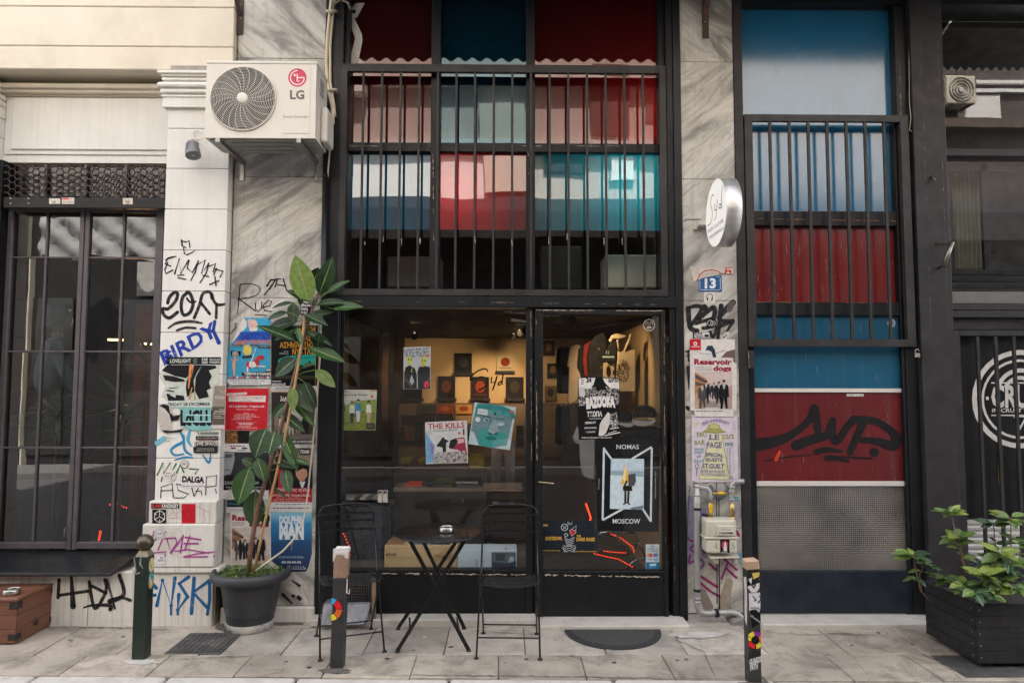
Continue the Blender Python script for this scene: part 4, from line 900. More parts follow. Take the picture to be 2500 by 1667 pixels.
p.pg([(790, 1150), (850, 1145), (890, 1100), (930, 1090), (945, 1120), (930, 1140), (905, 1125), (895, 1180), (950, 1195), (880, 1200), (840, 1190), (800, 1230), (785, 1190)], 'b8363c').pg([(815, 1150), (860, 1150), (880, 1190), (840, 1205), (812, 1190)], 'd9d5d0').s([(890, 1190), (950, 1192)], 12, 'd9d5d0').s([(800, 1200), (800, 1235)], 14, 'd9d5d0').s([(870, 1040), (850, 1100), (830, 1150)], 8, 'cfd6d8')
p.s([(690, 1110), (680, 1180), (685, 1280)], [16, 30, 10], 'd7a88a').s([(655, 1130), (685, 1150), (720, 1130)], 8, 'd7a88a').e(690, 1105, 12, 14, 'c98f6d').s([(760, 1110), (830, 1105)], 20, '3a3a2c').r(750, 1240, 1003, 1272, DK).t('Σάββατο & Κυριακή', (764, 1264), (1000, 1264), 20, 'e6e2da', .04).r(955, 1212, 1003, 1236, DK).t('18:00', (960, 1230), (1000, 1230), 15, 'e6e2da', .03)
for k in range(12): p.r(640+k*30, 1277, 658+k*30, 1298, ('c47a50', 'b84a44', 'd8c2a8')[k % 3]); p.l -= 1
p.pg([(620, 1304), (1003, 1304), (1003, 1352), (640, 1352), (620, 1325)], 'd3d3d4').lines(650, 1308, 990, 1345, 2, '8d8d95')
p.build('theatre_poster', None, 'peeling light blue poster with painted red horse on marble', **pst)
p = Print(C3, WY); OR = 'd99a33'
p.r(1003, 835, 1412, 1412, '121315').t('Η ΛΑΜΨΗ', (1165, 908), (1385, 890), 42, OR, .02).t('ΜΙΑΣ', (1250, 970), (1352, 968), 44, OR, .02).t('ΑΣΗΜΑΝΤΗΣ', (1080, 1030), (1378, 1028), 46, OR, .02).t('ΝΥΧΤΑΣ', (1190, 1090), (1380, 1087), 50, OR, .02).t('Conor', (1115, 1068), (1155, 1068), 15, 'd5d2cc').t('McPherson', (1078, 1086), (1155, 1086), 15, 'd5d2cc')
p.pg([(1068, 1130), (1140, 1100), (1395, 1085), (1392, 1180), (1065, 1182)], '2ca695').s([(1100, 1115), (1100, 1180)], 3, '0f3b36', False).s([(1160, 1097), (1160, 1180)], 3, '0f3b36', False).s([(1220, 1095), (1220, 1180)], 3, '0f3b36', False).s([(1070, 1135), (1395, 1110)], 3, '0f3b36', False).s([(1340, 1150), (1340, 1180)], 16, '11201e')
p.r(1008, 1270, 1390, 1300, '3b352a').t('κυλιανεα', (1010, 1358), (1130, 1358), 26, 'd8d5d0', .03).s([(1015, 1320), (1090, 1320)], 6, 'd8d5d0').r(1006, 1362, 1408, 1410, 'c9c6c2').lines(1015, 1370, 1240, 1400, 2, '55555a').s([(1004, 836), (1004, 1410)], 3, OR, False).s([(1392, 836), (1390, 1410)], 3, OR, False).s([(1004, 1411), (1395, 1411)], 3, OR, False)
p.build('theatre_poster', None, 'black poster with orange Greek title and teal strip behind rubber plant', **pst)
p = Print(C4, pil-.006)
p.pg([(612, 380), (712, 378), (700, 770), (583, 772), (600, 520)], '8f8479').r(590, 570, 700, 735, '5b5146').t('Υπό', (640, 440), (705, 445), 30, 'b9b0a6').t('στο', (615, 497), (700, 500), 30, 'd0c9c0').t('Παρο', (655, 600), (702, 600), 12, 'd8d4cc').t('Καλη Ζαχαρ', (612, 618), (702, 618), 13, 'd8d4cc', .03).t('προς Ελεύθ', (600, 638), (700, 640), 12, 'd8d4cc').lines(592, 648, 698, 680, 2, 'b8b0a6').r(585, 736, 700, 772, 'c8c2bc')
p.build('theatre_poster', None, 'narrow grey brown poster strip tucked behind the red poster', **pst)
p = Print(C4, WY-.0045); RD = 'bf2530'
p.pg([(712, 400), (1108, 402), (1092, 788), (698, 782)], RD).pg([(725, 448), (905, 437), (907, 460), (728, 470)], 'd9c9c6').t('ΘΕΑΤΡΟ ΦΟΥΡΝΟΣ', (740, 464), (895, 454), 10, '8a4a4a').pg([(742, 474), (1080, 468), (1076, 528), (738, 522)], 'd8cfcb').t('ΒΙΟΤΕΧΝΙΑ ΥΑΛΙΚΩΝ', (760, 501), (1052, 500), 20, 'b06a68').lines(830, 508, 985, 522, 1, 'b08a88')
p.t('από 21 φεβρουαρίου - 19 απριλίου 2018', (742, 572), (1064, 576), 17, 'e0d4d2', .025).t('Τετάρτη και Πέμπτη 9.15 μ.μ.', (805, 598), (998, 602), 14, 'e0cccc').t('Παίζουν οι', (875, 632), (928, 633), 10, 'e0cccc').lines(752, 634, 1050, 692, 5, 'dfb9b8', .35, .35).r(805, 712, 995, 714, 'dfc9c8').t('ΘΕΑΤΡΟ ΦΟΥΡΝΟΣ', (832, 732), (965, 734), 13, 'e6dcda', .04).lines(825, 738, 975, 750, 1, 'dfb9b8').t('ΘΕΑΤΡΙΚΗ ΟΜΑΔΑ ΑΚΤΙΣ', (812, 766), (1000, 768), 11, 'e0cccc', .02).s([(712, 402), (1107, 404), (1092, 786), (699, 781), (712, 402)], 3, 'd8b8b4', False)
p.build('theatre_poster', None, 'bright red poster with white Greek lettering on marble wall', **pst)
p = Print(C4, WY)
p.r(1130, 440, 1530, 910, '4a423d').r(1135, 445, 1300, 620, '2e2a29').pg([(1300, 560), (1420, 560), (1420, 700), (1300, 700)], 'a9a29c').s([(1440, 560), (1440, 720)], 20, 'b7b0aa').t('λυσ', (1212, 518), (1290, 515), 40, 'd2cdc6', .03)
for i, (cx, ft, h_, st_) in enumerate(((1180, 800, 150, '7d6a5a'), (1225, 810, 160, 'b8aca0'), (1310, 840, 210, 'a79d92'), (1370, 830, 160, '8d7c6e'), (1440, 845, 200, '1c1b1c'), (1255, 845, 150, '96897d'))): p.man(cx, ft, h_, st_, 'c9a48c', st_, False)
p.r(1135, 820, 1530, 868, '6d635c').r(1250, 868, 1512, 912, '181718').t('ΤΕΛΕΥΤΑΙΕΣ 20 ΠΑΡΑΣΤΑΣΕΙΣ', (1255, 898), (1506, 898), 19, 'd8d4cf', .03).r(1135, 912, 1520, 945, 'c5bfb8').lines(1390, 916, 1510, 940, 2, '66606a')
p.build('theatre_poster', None, 'sepia stage photograph poster with crowd behind plant stems', **pst)
p = Print(C4, WY)
p.r(690, 788, 930, 905, '1a1817').r(700, 790, 825, 900, blotch('stage_photo', ['1a1512', '5a3a1c', 'a9762e', '2b1d14'], 40)).r(690, 905, 930, 980, 'd0ccca').t('Λ', (708, 945), (735, 945), 22, 'a8484c').lines(745, 915, 920, 940, 1, '6c6a72').r(760, 940, 805, 955, '7a2430').r(860, 940, 910, 955, '33405c').lines(820, 955, 900, 975, 1, '7a7a84')
p.build('theatre_poster', None, 'small dark poster with gold stage picture under the red poster', **pst)
p = Print(C4, WY)
p.r(685, 985, 1110, 1330, '2f3033').pg([(690, 990), (790, 985), (795, 1050), (780, 1120), (760, 1180), (690, 1200)], '8d8f92').pg([(700, 1000), (780, 1000), (770, 1030), (705, 1040)], '55575a').e(735, 1020, 12, 6, '222222', 10).r(700, 1140, 750, 1150, '55575a').r(682, 1200, 1110, 1330, '18181a').t('ΕΛΛΗ', (706, 1278), (790, 1278), 28, 'd2d0cc').t('ΝΙΚΗ', (920, 1275), (1010, 1275), 24, 'd2d0cc').lines(700, 1295, 1100, 1325, 2, '9a9a9c').r(680, 1330, 1105, 1412, 'cdc9c6').lines(690, 1338, 1090, 1405, 4, '8a8888')
p.build('theatre_poster', None, 'grey portrait poster with black title band behind big rubber leaf', **pst)
p = Print(C4, WY-.0015)
p.r(1112, 915, 1505, 1110, '6d6258').r(1390, 945, 1480, 1010, '141315').t('ΠΟΛΗ', (1396, 995), (1472, 995), 30, 'd8d5d0', .04).pg([(1190, 960), (1290, 950), (1310, 1010), (1200, 1010)], '2c1f18').r(1112, 1010, 1505, 1100, '8e7a66')
p.r(1112, 1090, 1505, 1325, '26201f').pg([(1350, 1140), (1400, 1110), (1450, 1130), (1460, 1190), (1430, 1240), (1390, 1250), (1355, 1200)], 'b98a70').pg([(1345, 1140), (1390, 1095), (1450, 1105), (1465, 1150), (1420, 1130), (1360, 1160)], '1a1415').pg([(1330, 1325), (1350, 1250), (1400, 1250), (1460, 1240), (1505, 1290), (1505, 1325)], '1d1d24').pg([(1385, 1250), (1440, 1250), (1410, 1325)], 'cfcaca').pg([(1195, 1140), (1250, 1150), (1235, 1330), (1190, 1320)], 'b3263a')
p.r(1112, 1310, 1500, 1440, '9c2328').t('Εκπαιδεύοντας τη Ρίτα', (1140, 1335), (1480, 1345), 30, 'ead9d4', .0, .3).t('Δάνης Κατρανίδης', (1134, 1384), (1298, 1384), 20, 'e0cfcb', .02).t('Παναγιώτα Βλαντή', (1312, 1386), (1480, 1386), 20, 'e0cfcb', .02).lines(1130, 1392, 1480, 1435, 3, 'c98a86').r(1112, 1440, 1500, 1475, 'cfcac6').lines(1125, 1450, 1490, 1468, 1, '777080').r(1108, 1475, 1500, 1530, 'c9c4bf').lines(1125, 1484, 1490, 1500, 1, '444444', .5, .1)
p.build('theatre_poster', None, 'red and brown poster of smiling man with handwritten Greek title', **pst)
p = Print(C5, WY-.0004); p.r(800, 150, 985, 262, '1b2530').r(795, 215, 985, 262, 'c9c6c6').lines(800, 225, 980, 255, 2, '8a8888').s([(810, 180), (900, 190)], 8, '4a6a7c'); p.build('theatre_poster', None, 'dark blue poster scrap under the grey portrait poster', **pst)
def dogs(trf, pts, ops):
    pass
# walking-men film poster beside the pot
p = Print(C5, WY); BR = '8e2233'
p.r(832, 265, 1200, 740, 'cfc8c2').t('Reservoir', (845, 333), (1170, 345), 48, BR, .05).t('dogs', (1000, 392), (1185, 392), 44, BR, .05).lines(842, 345, 975, 385, 3, '9a938e').r(845, 402, 1190, 735, 'c3b6ae').pg([(845, 402), (945, 470), (945, 560), (845, 600)], 'a0714f').pg([(850, 430), (940, 480), (940, 500), (850, 460)], '4a4a50').pg([(850, 500), (940, 520), (940, 545), (850, 530)], '55504e').pg([(1060, 700), (1190, 640), (1190, 735), (1040, 735)], 'b09a90')
for cx, ft, h_, s_ in ((900, 700, 205, '4b4a4c'), (940, 690, 210, '1b1b1f'), (965, 690, 180, '26262a'), (1025, 690, 190, '222226'), (1060, 690, 200, '1f1f23'), (1110, 705, 235, '17171b')): p.man(cx, ft, h_, s_)
p.build('film_poster', None, 'film poster of walking men in suits behind the plant pot', **pst)
# deep blue poster
m_sea = bpy.data.materials.new('sea_gradient'); m_sea.use_nodes = True
_n = m_sea.node_tree; _g = N(_n, 'NewGeometry'); _s = N(_n, 'SeparateXYZ'); L(_n, _g.outputs['Position'], _s.inputs[0])
_z0, _z1 = Z(700, 1395), Z(700, 1248); _mr = N(_n, 'MapRange'); _mr.inputs['From Min'].default_value = _z0; _mr.inputs['From Max'].default_value = _z1; L(_n, _s.outputs[2], _mr.inputs[0])
L(_n, ramp(_n, _mr.outputs[0], [(0, hexc('101c38')), (.45, hexc('173f6a')), (.8, hexc('2a7aa8')), (1, hexc('8cc3d6'))]), _n.nodes['Principled BSDF'].inputs['Base Color']); _n.nodes['Principled BSDF'].inputs['Roughness'].default_value = .45
p = Print(C5, WY-.002); p.pg([(1203, 255), (1570, 250), (1572, 640), (1540, 760), (1520, 800), (1330, 800), (1200, 700)], m_sea)
WT = 'd2d8dc'
p.t('DOLPHIN', (1276, 362), (1502, 360), 62, WT, .06).t('MAN', (1276, 498), (1500, 498), 125, WT, .07).lines(1278, 503, 1498, 511, 1, WT, .4, .05).s([(1372, 532), (1386, 560), (1404, 530)], [3, 9, 3], 'd9c98a').s([(1386, 560), (1387, 590), (1386, 625)], [10, 6, 2], '8a7a58').e(1388, 552, 5, 6, 'b08a6a', 8).lines(1268, 660, 1505, 680, 2, '9fb6c4', .35, .1)
for k in range(4): p.t('(0)', (1298+k*46, 722), (1336+k*46, 722), 16, WT, .02)
for k in range(6): p.e(1385+k*22, 757, 4, 5, WT, 6); p.l -= 1
p.lines(1375, 770, 1510, 782, 1, 'b8c8d0'); p.t('f', (1507, 778), (1515, 778), 16, WT, .04)
p.build('film_poster', None, 'deep blue poster reading DOLPHIN MAN beside the plant pot', **pst)
p = Print(C3, WY-.003); p.pg([(1262, 622), (1355, 630), (1340, 750), (1255, 742)], '1f1e20').t('NAPA', (1262, 700), (1325, 708), 24, 'cfcac4', .04).t('MUSIC', (1262, 730), (1320, 738), 20, 'cfcac4', .03).pg([(1265, 622), (1355, 630), (1350, 672), (1262, 668)], 'c9c4be').s([(1280, 640), (1310, 655), (1345, 640)], 8, DK); p.build('sticker', None, 'small black and white sticker on marble behind rubber plant top', 'sticker')
p = Print(C3, WY); p.pg([(650, 910), (690, 850), (680, 815), (712, 810), (708, 835), (700, 870)], '8a857c').s([(655, 905), (700, 845)], 8, DK); p.build('poster_scrap', None, 'torn grey scrap of old poster above the blue horse poster', 'poster scrap')

# --- right marble pier
# number plate
p = Print(R3, -.006)
c0, c1 = P(1706, 712, -.004), P(1762, 672, -.004)
np_ = MB().box(c0.x, c1.x, -.005, 0, c0.z, c1.z, plain('enamel_blue', (.02, .11, .28), .25, .08)).build('number_plate', None, 'blue enamel house number plate reading 13', 'number plate', bev=.002)
p.s([(300, 200), (300, 285), (312, 295), (505, 297), (517, 285), (515, 165), (505, 155), (470, 152)], 5, 'd9dde0', False).t('13', (350, 274), (470, 274), 98, 'dfe2e4', .045); p.build('lettering', np_)
p = Print(R3, -.009); p.pg([(190, 48), (560, 58), (655, 66), (650, 125), (535, 115), (450, 145), (340, 165), (235, 208)], 'd0c6b9').s([(268, 195), (300, 130), (350, 95), (420, 82), (490, 95), (520, 118)], 12, 'b5433f', False).s([(290, 190), (330, 130), (420, 105), (480, 115)], 4, 'c98a80', False).t('SUTRA PORNO MILK', (335, 140), (490, 125), 14, 'a8a09a').r(563, 55, 632, 125, 'bf3a38').t('130', (570, 88), (627, 88), 26, 'e2d5cc', .03).pg([(598, 97), (622, 122), (574, 122)], 'e2d5cc')
p.build('torn_sticker', None, 'torn cream sticker with red arc hanging over the number plate', 'sticker')
p = Print(R3, WY); p.r(342, 318, 460, 437, 'd3ccc4').s(arc(403, 368, 32, 170, 370, 14), 7, DK, False).s([(376, 380), (381, 402)], 14, DK).s([(431, 380), (426, 402)], 14, DK); p.build('sticker', None, 'white sticker with black headphones below the number plate', 'sticker')
p = Print(R3, WY-.002); p.e(424, 646, 56, 57, '161517', 26).ring(408, 645, 26, 28, 5, 'd2cdc6').ring(438, 650, 26, 24, 5, 'd2cdc6').lines(424, 642, 455, 660, 2, 'd2cdc6'); p.build('sticker', None, 'round black sticker with two white rings on the black tag', 'sticker')
p = Print(R3, WY-.001); p.pg([(225, 745), (405, 745), (403, 808), (225, 812)], '1d1b1e').r(242, 750, 400, 804, 'd3d0d2').t('PUNK', (248, 775), (330, 772), 22, '34343c', .04).t('VEGAN', (248, 800), (335, 798), 20, '34343c', .04).pg([(345, 770), (390, 765), (395, 795), (350, 798)], '222226'); p.build('sticker', None, 'small white sticker with black lettering below the black tag', 'sticker')
p = Print(R3, WY); p.pg([(515, 770), (600, 705), (610, 760), (575, 825), (530, 810)], 'cfcac2').t('ANNIE', (530, 785), (590, 735), 24, DK, .03).t('BEAT', (550, 812), (600, 775), 22, DK, .03); p.build('sticker', None, 'tilted torn white sticker reading ANNIE right of the tag', 'sticker')
p = Print(R3, WY); p.r(195, 820, 672, 1080, 'd4cec8').pg([(355, 945), (380, 888), (430, 885), (458, 930), (475, 1010), (440, 1015), (420, 950), (380, 935)], '27374a').s([(245, 940), (320, 970), (410, 978)], 5, '777777').s([(465, 970), (565, 935)], 6, '66605e').pg([(525, 1012), (580, 950), (672, 925), (672, 1065), (560, 1020)], '6d5650').r(192, 818, 310, 935, 'b7222e').ring(250, 865, 15, 15, 10, 'e0d4d0').t('ΘΕΑΤΡΟ', (206, 905), (296, 905), 11, 'e6d8d6', .05)
p.r(195, 1080, 690, 1575, 'd0cac5'); p.build('theatre_poster', None, 'white poster with diving bird and red corner under film poster', **pst)
p = Print(R3, WY-.002); p.pg([(228, 1012), (652, 1015), (668, 1640), (240, 1640)], 'cfc9c4').t('Reservoir', (237, 1085), (638, 1088), 55, BR, .05).t('dogs', (440, 1152), (635, 1155), 52, BR, .05).lines(238, 1108, 430, 1155, 3, '9a938e').r(245, 1165, 642, 1560, 'c6b4ae').pg([(245, 1165), (380, 1250), (380, 1330), (245, 1420)], 'a9764f').pg([(250, 1190), (370, 1262), (370, 1290), (250, 1230)], '4b4648').pg([(250, 1270), (370, 1300), (370, 1320), (250, 1310)], '5a4c44').pg([(245, 1420), (330, 1330), (330, 1560), (245, 1560)], 'b89a82').pg([(560, 1360), (642, 1300), (642, 1560), (590, 1560)], 'a88c86')
for cx, ft, h_, s_ in ((400, 1440, 150, '3a3a3e'), (448, 1455, 175, '25252a'), (365, 1500, 240, '1e1e22'), (500, 1500, 230, '1f1f24'), (325, 1550, 260, '4b4545'), (555, 1560, 310, '15151a')): p.man(cx, ft, h_, s_)
p.lines(340, 1470, 520, 1540, 6, '6d615c').r(243, 1560, 655, 1640, 'cfc9c4').lines(250, 1570, 640, 1595, 1, '777777')
p.build('film_poster', None, 'film poster of walking men in suits on the right marble pier', **pst)
p = Print(R4, WY-.003); p.r(95, 12, 365, 60, 'cbc4be').lines(105, 18, 355, 28, 1, '8a8580'); p.r(196, 42, 240, 54, '8a2434').t('18+', (103, 54), (128, 54), 10, '333333', .03).ring(305, 47, 10, 8, 2, '333333').pg([(342, 45), (360, 25), (362, 60)], 'c23a40').lines(135, 44, 190, 54, 1, '8a8580').lines(248, 44, 290, 54, 1, 'a06a6a'); p.build('poster_strip', None, 'pale logo strip between the film poster and the pink poster', 'poster')
p = Print(R4, WY-.004); YL, VI, GN, OL = 'b9b87a', '6d6486', '5f9a98', '9a9a5e'
p.pg([(78, 62), (385, 68), (392, 510), (80, 515)], 'cdbfcb')
p.ring(110, 122, 18, 20, 3, YL).t('1', (104, 134), (116, 134), 22, YL, .02)
p.t('YEAR ANNIVERSARY', (142, 140), (335, 135), 22, VI, .03, 0, 26).t('SHOW', (345, 100), (358, 165), 18, '9a94a4')
p.pg([(150, 175), (180, 155), (190, 130), (230, 115), (265, 130), (275, 155), (312, 178), (240, 188)], OL).pg([(195, 150), (205, 128), (235, 120), (262, 140), (265, 155)], YL).s([(155, 175), (235, 182), (308, 177)], 3, '66683c', False)
p.pg([(205, 190), (280, 190), (335, 495), (128, 490)], 'd0cba6').s([(205, 190), (128, 490)], 4, OL, False).s([(280, 190), (335, 495)], 4, OL, False).s([(128, 490), (330, 500)], 3, OL, False)
for s_, a, b, h_, c_ in (('TIKI', (105, 208), (180, 208), 30, OL), ('BAR', (98, 262), (170, 258), 28, OL), ('LE', (198, 228), (265, 228), 34, VI), ('22/2', (280, 222), (365, 220), 28, OL), ('PAGE', (180, 284), (282, 282), 38, VI), ('SHOW', (98, 300), (160, 300), 16, GN), ('STARTS', (95, 320), (160, 318), 13, GN), ('AT', (112, 350), (142, 350), 18, GN), ('22:15', (95, 380), (160, 378), 18, GN), ('SPECIAL', (170, 340), (292, 345), 24, VI), ('GUESTS', (170, 372), (285, 375), 22, VI), ('ST.GUILT', (150, 418), (298, 422), 30, VI), ('AFTER SHOW DJ SET', (140, 448), (305, 452), 18, '8a86a0'), ('BY COSTAS NADRU', (145, 468), (308, 472), 14, '8a86a0'), ('FREE', (305, 270), (358, 270), 20, GN)): p.t(s_, a, b, h_, c_, .03)
for k, ch in enumerate('ENTRANCE'): p.t(ch, (330, 300+k*22), (342, 300+k*22), 15, GN, .03)
p.s([(300, 250), (362, 245), (362, 280), (318, 285), (315, 470), (340, 492)], 3, OL, False).s([(358, 310), (365, 420), (345, 480)], 3, OL, False).ring(115, 405, 12, 16, 3, '3c3a40').s([(115, 420), (112, 475)], [5, 3], '3c3a40').ring(345, 484, 10, 9, 3, '3c3a40')
p.build('gig_poster', None, 'pale pink hand drawn poster with flying saucer above gas meter', **pst)
p = Print(R4, WY); p.pg([(368, 610), (390, 608), (392, 638), (370, 640)], '2f8a9e').lines(372, 616, 388, 634, 2, 'bcd0d0'); p.build('sticker', None, 'small turquoise sticker right of the gas pipes', 'sticker')

# --- on the shop glass
gY2 = YG-.0012
def gtag(p, name, label, cat='sticker'): return p.build(name, None, label, cat)
p = Print(W3, gY2); BK = '100e0e'
p.s(bez((1685, 690), (1690, 640), (1560, 680), (1520, 760), ) + bez((1520, 760), (1510, 800), (1580, 740), (1640, 745))[1:] + bez((1640, 745), (1720, 760), (1690, 850), (1600, 870))[1:], 14, BK).s([(1725, 750), (1722, 800), (1760, 795), (1775, 745)], 14, BK).s([(1778, 740), (1760, 800), (1735, 870)], 14, BK).s(bez((1830, 790), (1790, 780), (1770, 840), (1810, 815)), 14, BK).s([(1835, 725), (1822, 800), (1830, 815)], 14, BK)
gtag(p, 'window_lettering', 'black handwritten Syd lettering on the shop window glass', 'lettering')
p = Print(W4, gY2); p.ring(1273, 249, 54, 54, 6, 'd6d2cc').s([(1258, 222), (1272, 268), (1288, 222)], 5, 'd6d2cc', False).s(arc(1248, 228, 14, 360, 90, 8), 5, 'd6d2cc', False).s(arc(1298, 228, 14, 180, 450, 8), 5, 'd6d2cc', False).s([(1245, 280), (1302, 270)], 5, 'd6d2cc', False).s([(1250, 266), (1296, 266)], 4, 'd6d2cc', False).s([(1273, 265), (1273, 300)], 4, 'd6d2cc', False)
gtag(p, 'window_sticker', 'round white line emblem on the upper corner of shop door')
p = Print(W4, gY2); WK = 'd9d5d0'; BB = '111012'
p.pg([(592, 755), (760, 745), (990, 752), (990, 1335), (600, 1345), (590, 1000)], BB)
m_bl = blotch('punk_collage', ['0d0c0e', '0f0e10', 'c9c5c0', '141214'], 55)
p.pg([(600, 830), (985, 840), (985, 1010), (600, 1020)], m_bl).pg([(598, 758), (760, 752), (740, 820), (700, 860), (640, 845), (600, 860)], WK).pg([(830, 758), (986, 756), (985, 860), (900, 850), (850, 800)], WK).pg([(600, 850), (650, 845), (665, 900), (650, 935), (605, 930)], 'c2bdb8').t('24', (672, 795), (722, 795), 40, BB, .06).t('ΜΑΡΤΙΟΥ', (885, 797), (992, 792), 36, BB, .06).lines(620, 765, 655, 820, 3, BB).s([(780, 780), (790, 850)], [40, 60], BB).s([(835, 800), (838, 850)], [26, 40], BB)
p.t('BAZOOKA', (672, 1045), (950, 1030), 92, WK, .08, 0, 10).r(655, 1080, 835, 1150, BB).t('ΤΣΟΠΑ', (680, 1125), (825, 1120), 44, WK, .04).s([(700, 1145), (815, 1142)], 4, WK, False).t('OPENING ACT', (660, 1195), (765, 1188), 20, WK, .03).t('ΒΑΡΙΑ ΝΕΥΡΩΣΙΣ', (655, 1240), (770, 1238), 14, WK, .03).t('Χ. ΚΟΜΑΝΙΟΥ', (665, 1280), (760, 1276), 14, WK, .03).t('Temple Live Club, Iakxou 17 Gkazi ωρα 21:00', (625, 1330), (915, 1330), 13, WK, .02)
p.pg([(820, 1160), (880, 1080), (910, 1110), (900, 1180), (860, 1280), (830, 1310), (790, 1305), (800, 1200)], 'c9c5c0').pg([(900, 1100), (960, 1080), (985, 1200), (930, 1260), (900, 1200)], m_bl).s([(850, 1305), (990, 1275)], 10, WK).s([(900, 1240), (980, 1230)], 8, WK).s([(880, 1285), (960, 1260)], 5, WK)
gtag(p, 'gig_poster', 'black and white gig poster reading BAZOOKA on shop door', 'poster')
p = Print(W6, gY2); WH = 'c5cdd2'
p.pg([(650, 108), (1240, 108), (1225, 960), (668, 955)], '151516').t('NOMAS', (840, 208), (1045, 208), 40, 'd8dadb', .01).t('MOSCOW', (806, 886), (1056, 886), 42, 'd8dadb', .01)
p.s([(726, 195), (714, 855)], 18, WH, False).s([(722, 200), (795, 300)], 18, WH, False).s([(980, 298), (1160, 190)], 18, WH, False).s([(1162, 195), (1153, 870)], 18, WH, False).s([(1153, 865), (1070, 740)], 18, WH, False).s([(714, 855), (900, 752)], 18, WH, False)
p.pg([(790, 295), (1092, 297), (1088, 760), (780, 752)], 'b9cbd4').pg([(790, 405), (1092, 410), (1092, 460), (788, 445)], '8fa6b2').pg([(785, 445), (1090, 460), (1088, 750), (780, 750)], 'c3d1d8').pg([(960, 745), (1085, 720), (1080, 758), (980, 757)], '6d7b84')
p.pg([(905, 540), (980, 540), (985, 590), (900, 588)], '241a16').s([(922, 590), (920, 690)], 20, '33332f').s([(950, 590), (946, 690)], 20, '33332f').s([(905, 712), (928, 695)], 12, '1e1c1b').s([(940, 695), (962, 712)], 12, '1e1c1b').pg([(945, 440), (1012, 430), (1018, 500), (1000, 545), (950, 545)], '4a4a4d').pg([(880, 535), (900, 440), (915, 340), (930, 400), (955, 410), (940, 520), (900, 525)], 'e2b24c').pg([(895, 470), (925, 350), (930, 440), (915, 500)], 'f0d9a8').s([(905, 560), (935, 500)], 16, '2a1c15')
p.t('THE WINTER', (682, 580), (688, 475), 10, 'b8bcbe').t('EVERY PAGE A NEW REVENGE', (1190, 410), (1190, 660), 10, 'b8bcbe')
gtag(p, 'magazine_poster', 'black poster reading NOMAS MOSCOW with burning figure photo on door', 'poster')
p = Print(W6, gY2+.0005); YE = 'd0a544'
p.r(165, 860, 668, 1150, '1f242b').r(168, 892, 214, 911, 'c0a24a').t('DUSTBOWL', (193, 1036), (347, 1036), 30, YE, .04).t('THE', (476, 1010), (515, 1010), 18, YE, .04).t('DARK RAGS', (476, 1045), (643, 1045), 30, YE, .04).lines(170, 1128, 335, 1138, 1, 'b5923c', .6, .05).lines(460, 1134, 662, 1146, 1, 'b5923c', .6, .05)
IV = 'bfc3c4'
p.ring(367, 920, 30, 30, 5, IV).s([(345, 905), (390, 940)], 4, IV, False).s([(390, 900), (350, 940)], 4, IV, False).s([(395, 870), (420, 890), (440, 868), (430, 895), (400, 895), (395, 870)], 4, IV, False).s([(440, 930), (475, 905), (470, 945), (445, 955)], 4, IV, False).pg([(412, 950), (438, 935), (450, 950), (468, 948), (472, 970), (432, 1000)], 'b9303e').s([(412, 950), (438, 935), (450, 950), (468, 948), (472, 970), (432, 1000), (412, 950)], 4, IV, False)
for k in range(5): p.s([(365+k*4, 1010+k*18), (405, 1035+k*14), (460-k*4, 1010+k*18)], 5, IV, False)
for k in range(3): p.s([(355+k*5, 1085+k*22), (385, 1100+k*20), (410, 1085+k*22), (435, 1100+k*20), (465-k*5, 1085+k*22)], 5, IV, False)
p.s([(350, 1100), (370, 1150)], 5, IV).s([(468, 1100), (450, 1150)], 5, IV).ring(382, 990, 16, 12, 5, IV)
gtag(p, 'gig_sticker', 'dark slate poster reading DUSTBOWL and THE DARK RAGS on shop door', 'poster')
p = Print(W6, gY2); p.r(1108, 1075, 1232, 1300, 'c9d2d6').t('Εδώ', (1145, 1104), (1190, 1104), 18, '45708a', .02).t('πληρώνεις', (1122, 1124), (1215, 1124), 16, '45708a', .02).t('με κάρτα!', (1124, 1144), (1214, 1144), 16, '45708a', .02).r(1122, 1158, 1166, 1190, 'b0483c').e(1135, 1174, 9, 9, 'd8a23c').r(1175, 1158, 1218, 1190, '3a86b4').e(1190, 1174, 10, 9, 'b8434a').t('VISA', (1130, 1218), (1165, 1218), 12, '3a5c8a', .03).t('VISA', (1178, 1216), (1216, 1216), 12, '3a5c8a', .03).r(1176, 1220, 1217, 1224, '3a86b4').r(1112, 1238, 1232, 1298, '1f6d9a').pg([(1135, 1260), (1160, 1252), (1205, 1250), (1200, 1270), (1150, 1275)], 'a8cfda').lines(1125, 1282, 1220, 1292, 1, '8ab8cc')
gtag(p, 'card_sticker', 'white and blue card payment sticker at the door corner')
p = Print(W4, gY2); p.t('εντός μόνο', (440, 150), (255, 152), 22, 'b5aea4', .02).r(255, 150, 440, 147, 'b5aea4'); gtag(p, 'window_lettering', 'faded white lettering along the top edge of door glass', 'lettering')
p = Print(W3, gY2); p.t('ΜΟΥΣΙΚΗ', (2060, 118), (1850, 105), 26, '6d675f', .02); gtag(p, 'window_lettering', 'dim mirrored lettering at the very top right of shop window', 'lettering')
p = Print(W3, gY2); p.t('και ρούχα', (2055, 205), (1915, 190), 24, '7d766d', .02); gtag(p, 'window_lettering', 'second line of dim mirrored lettering in shop window', 'lettering')

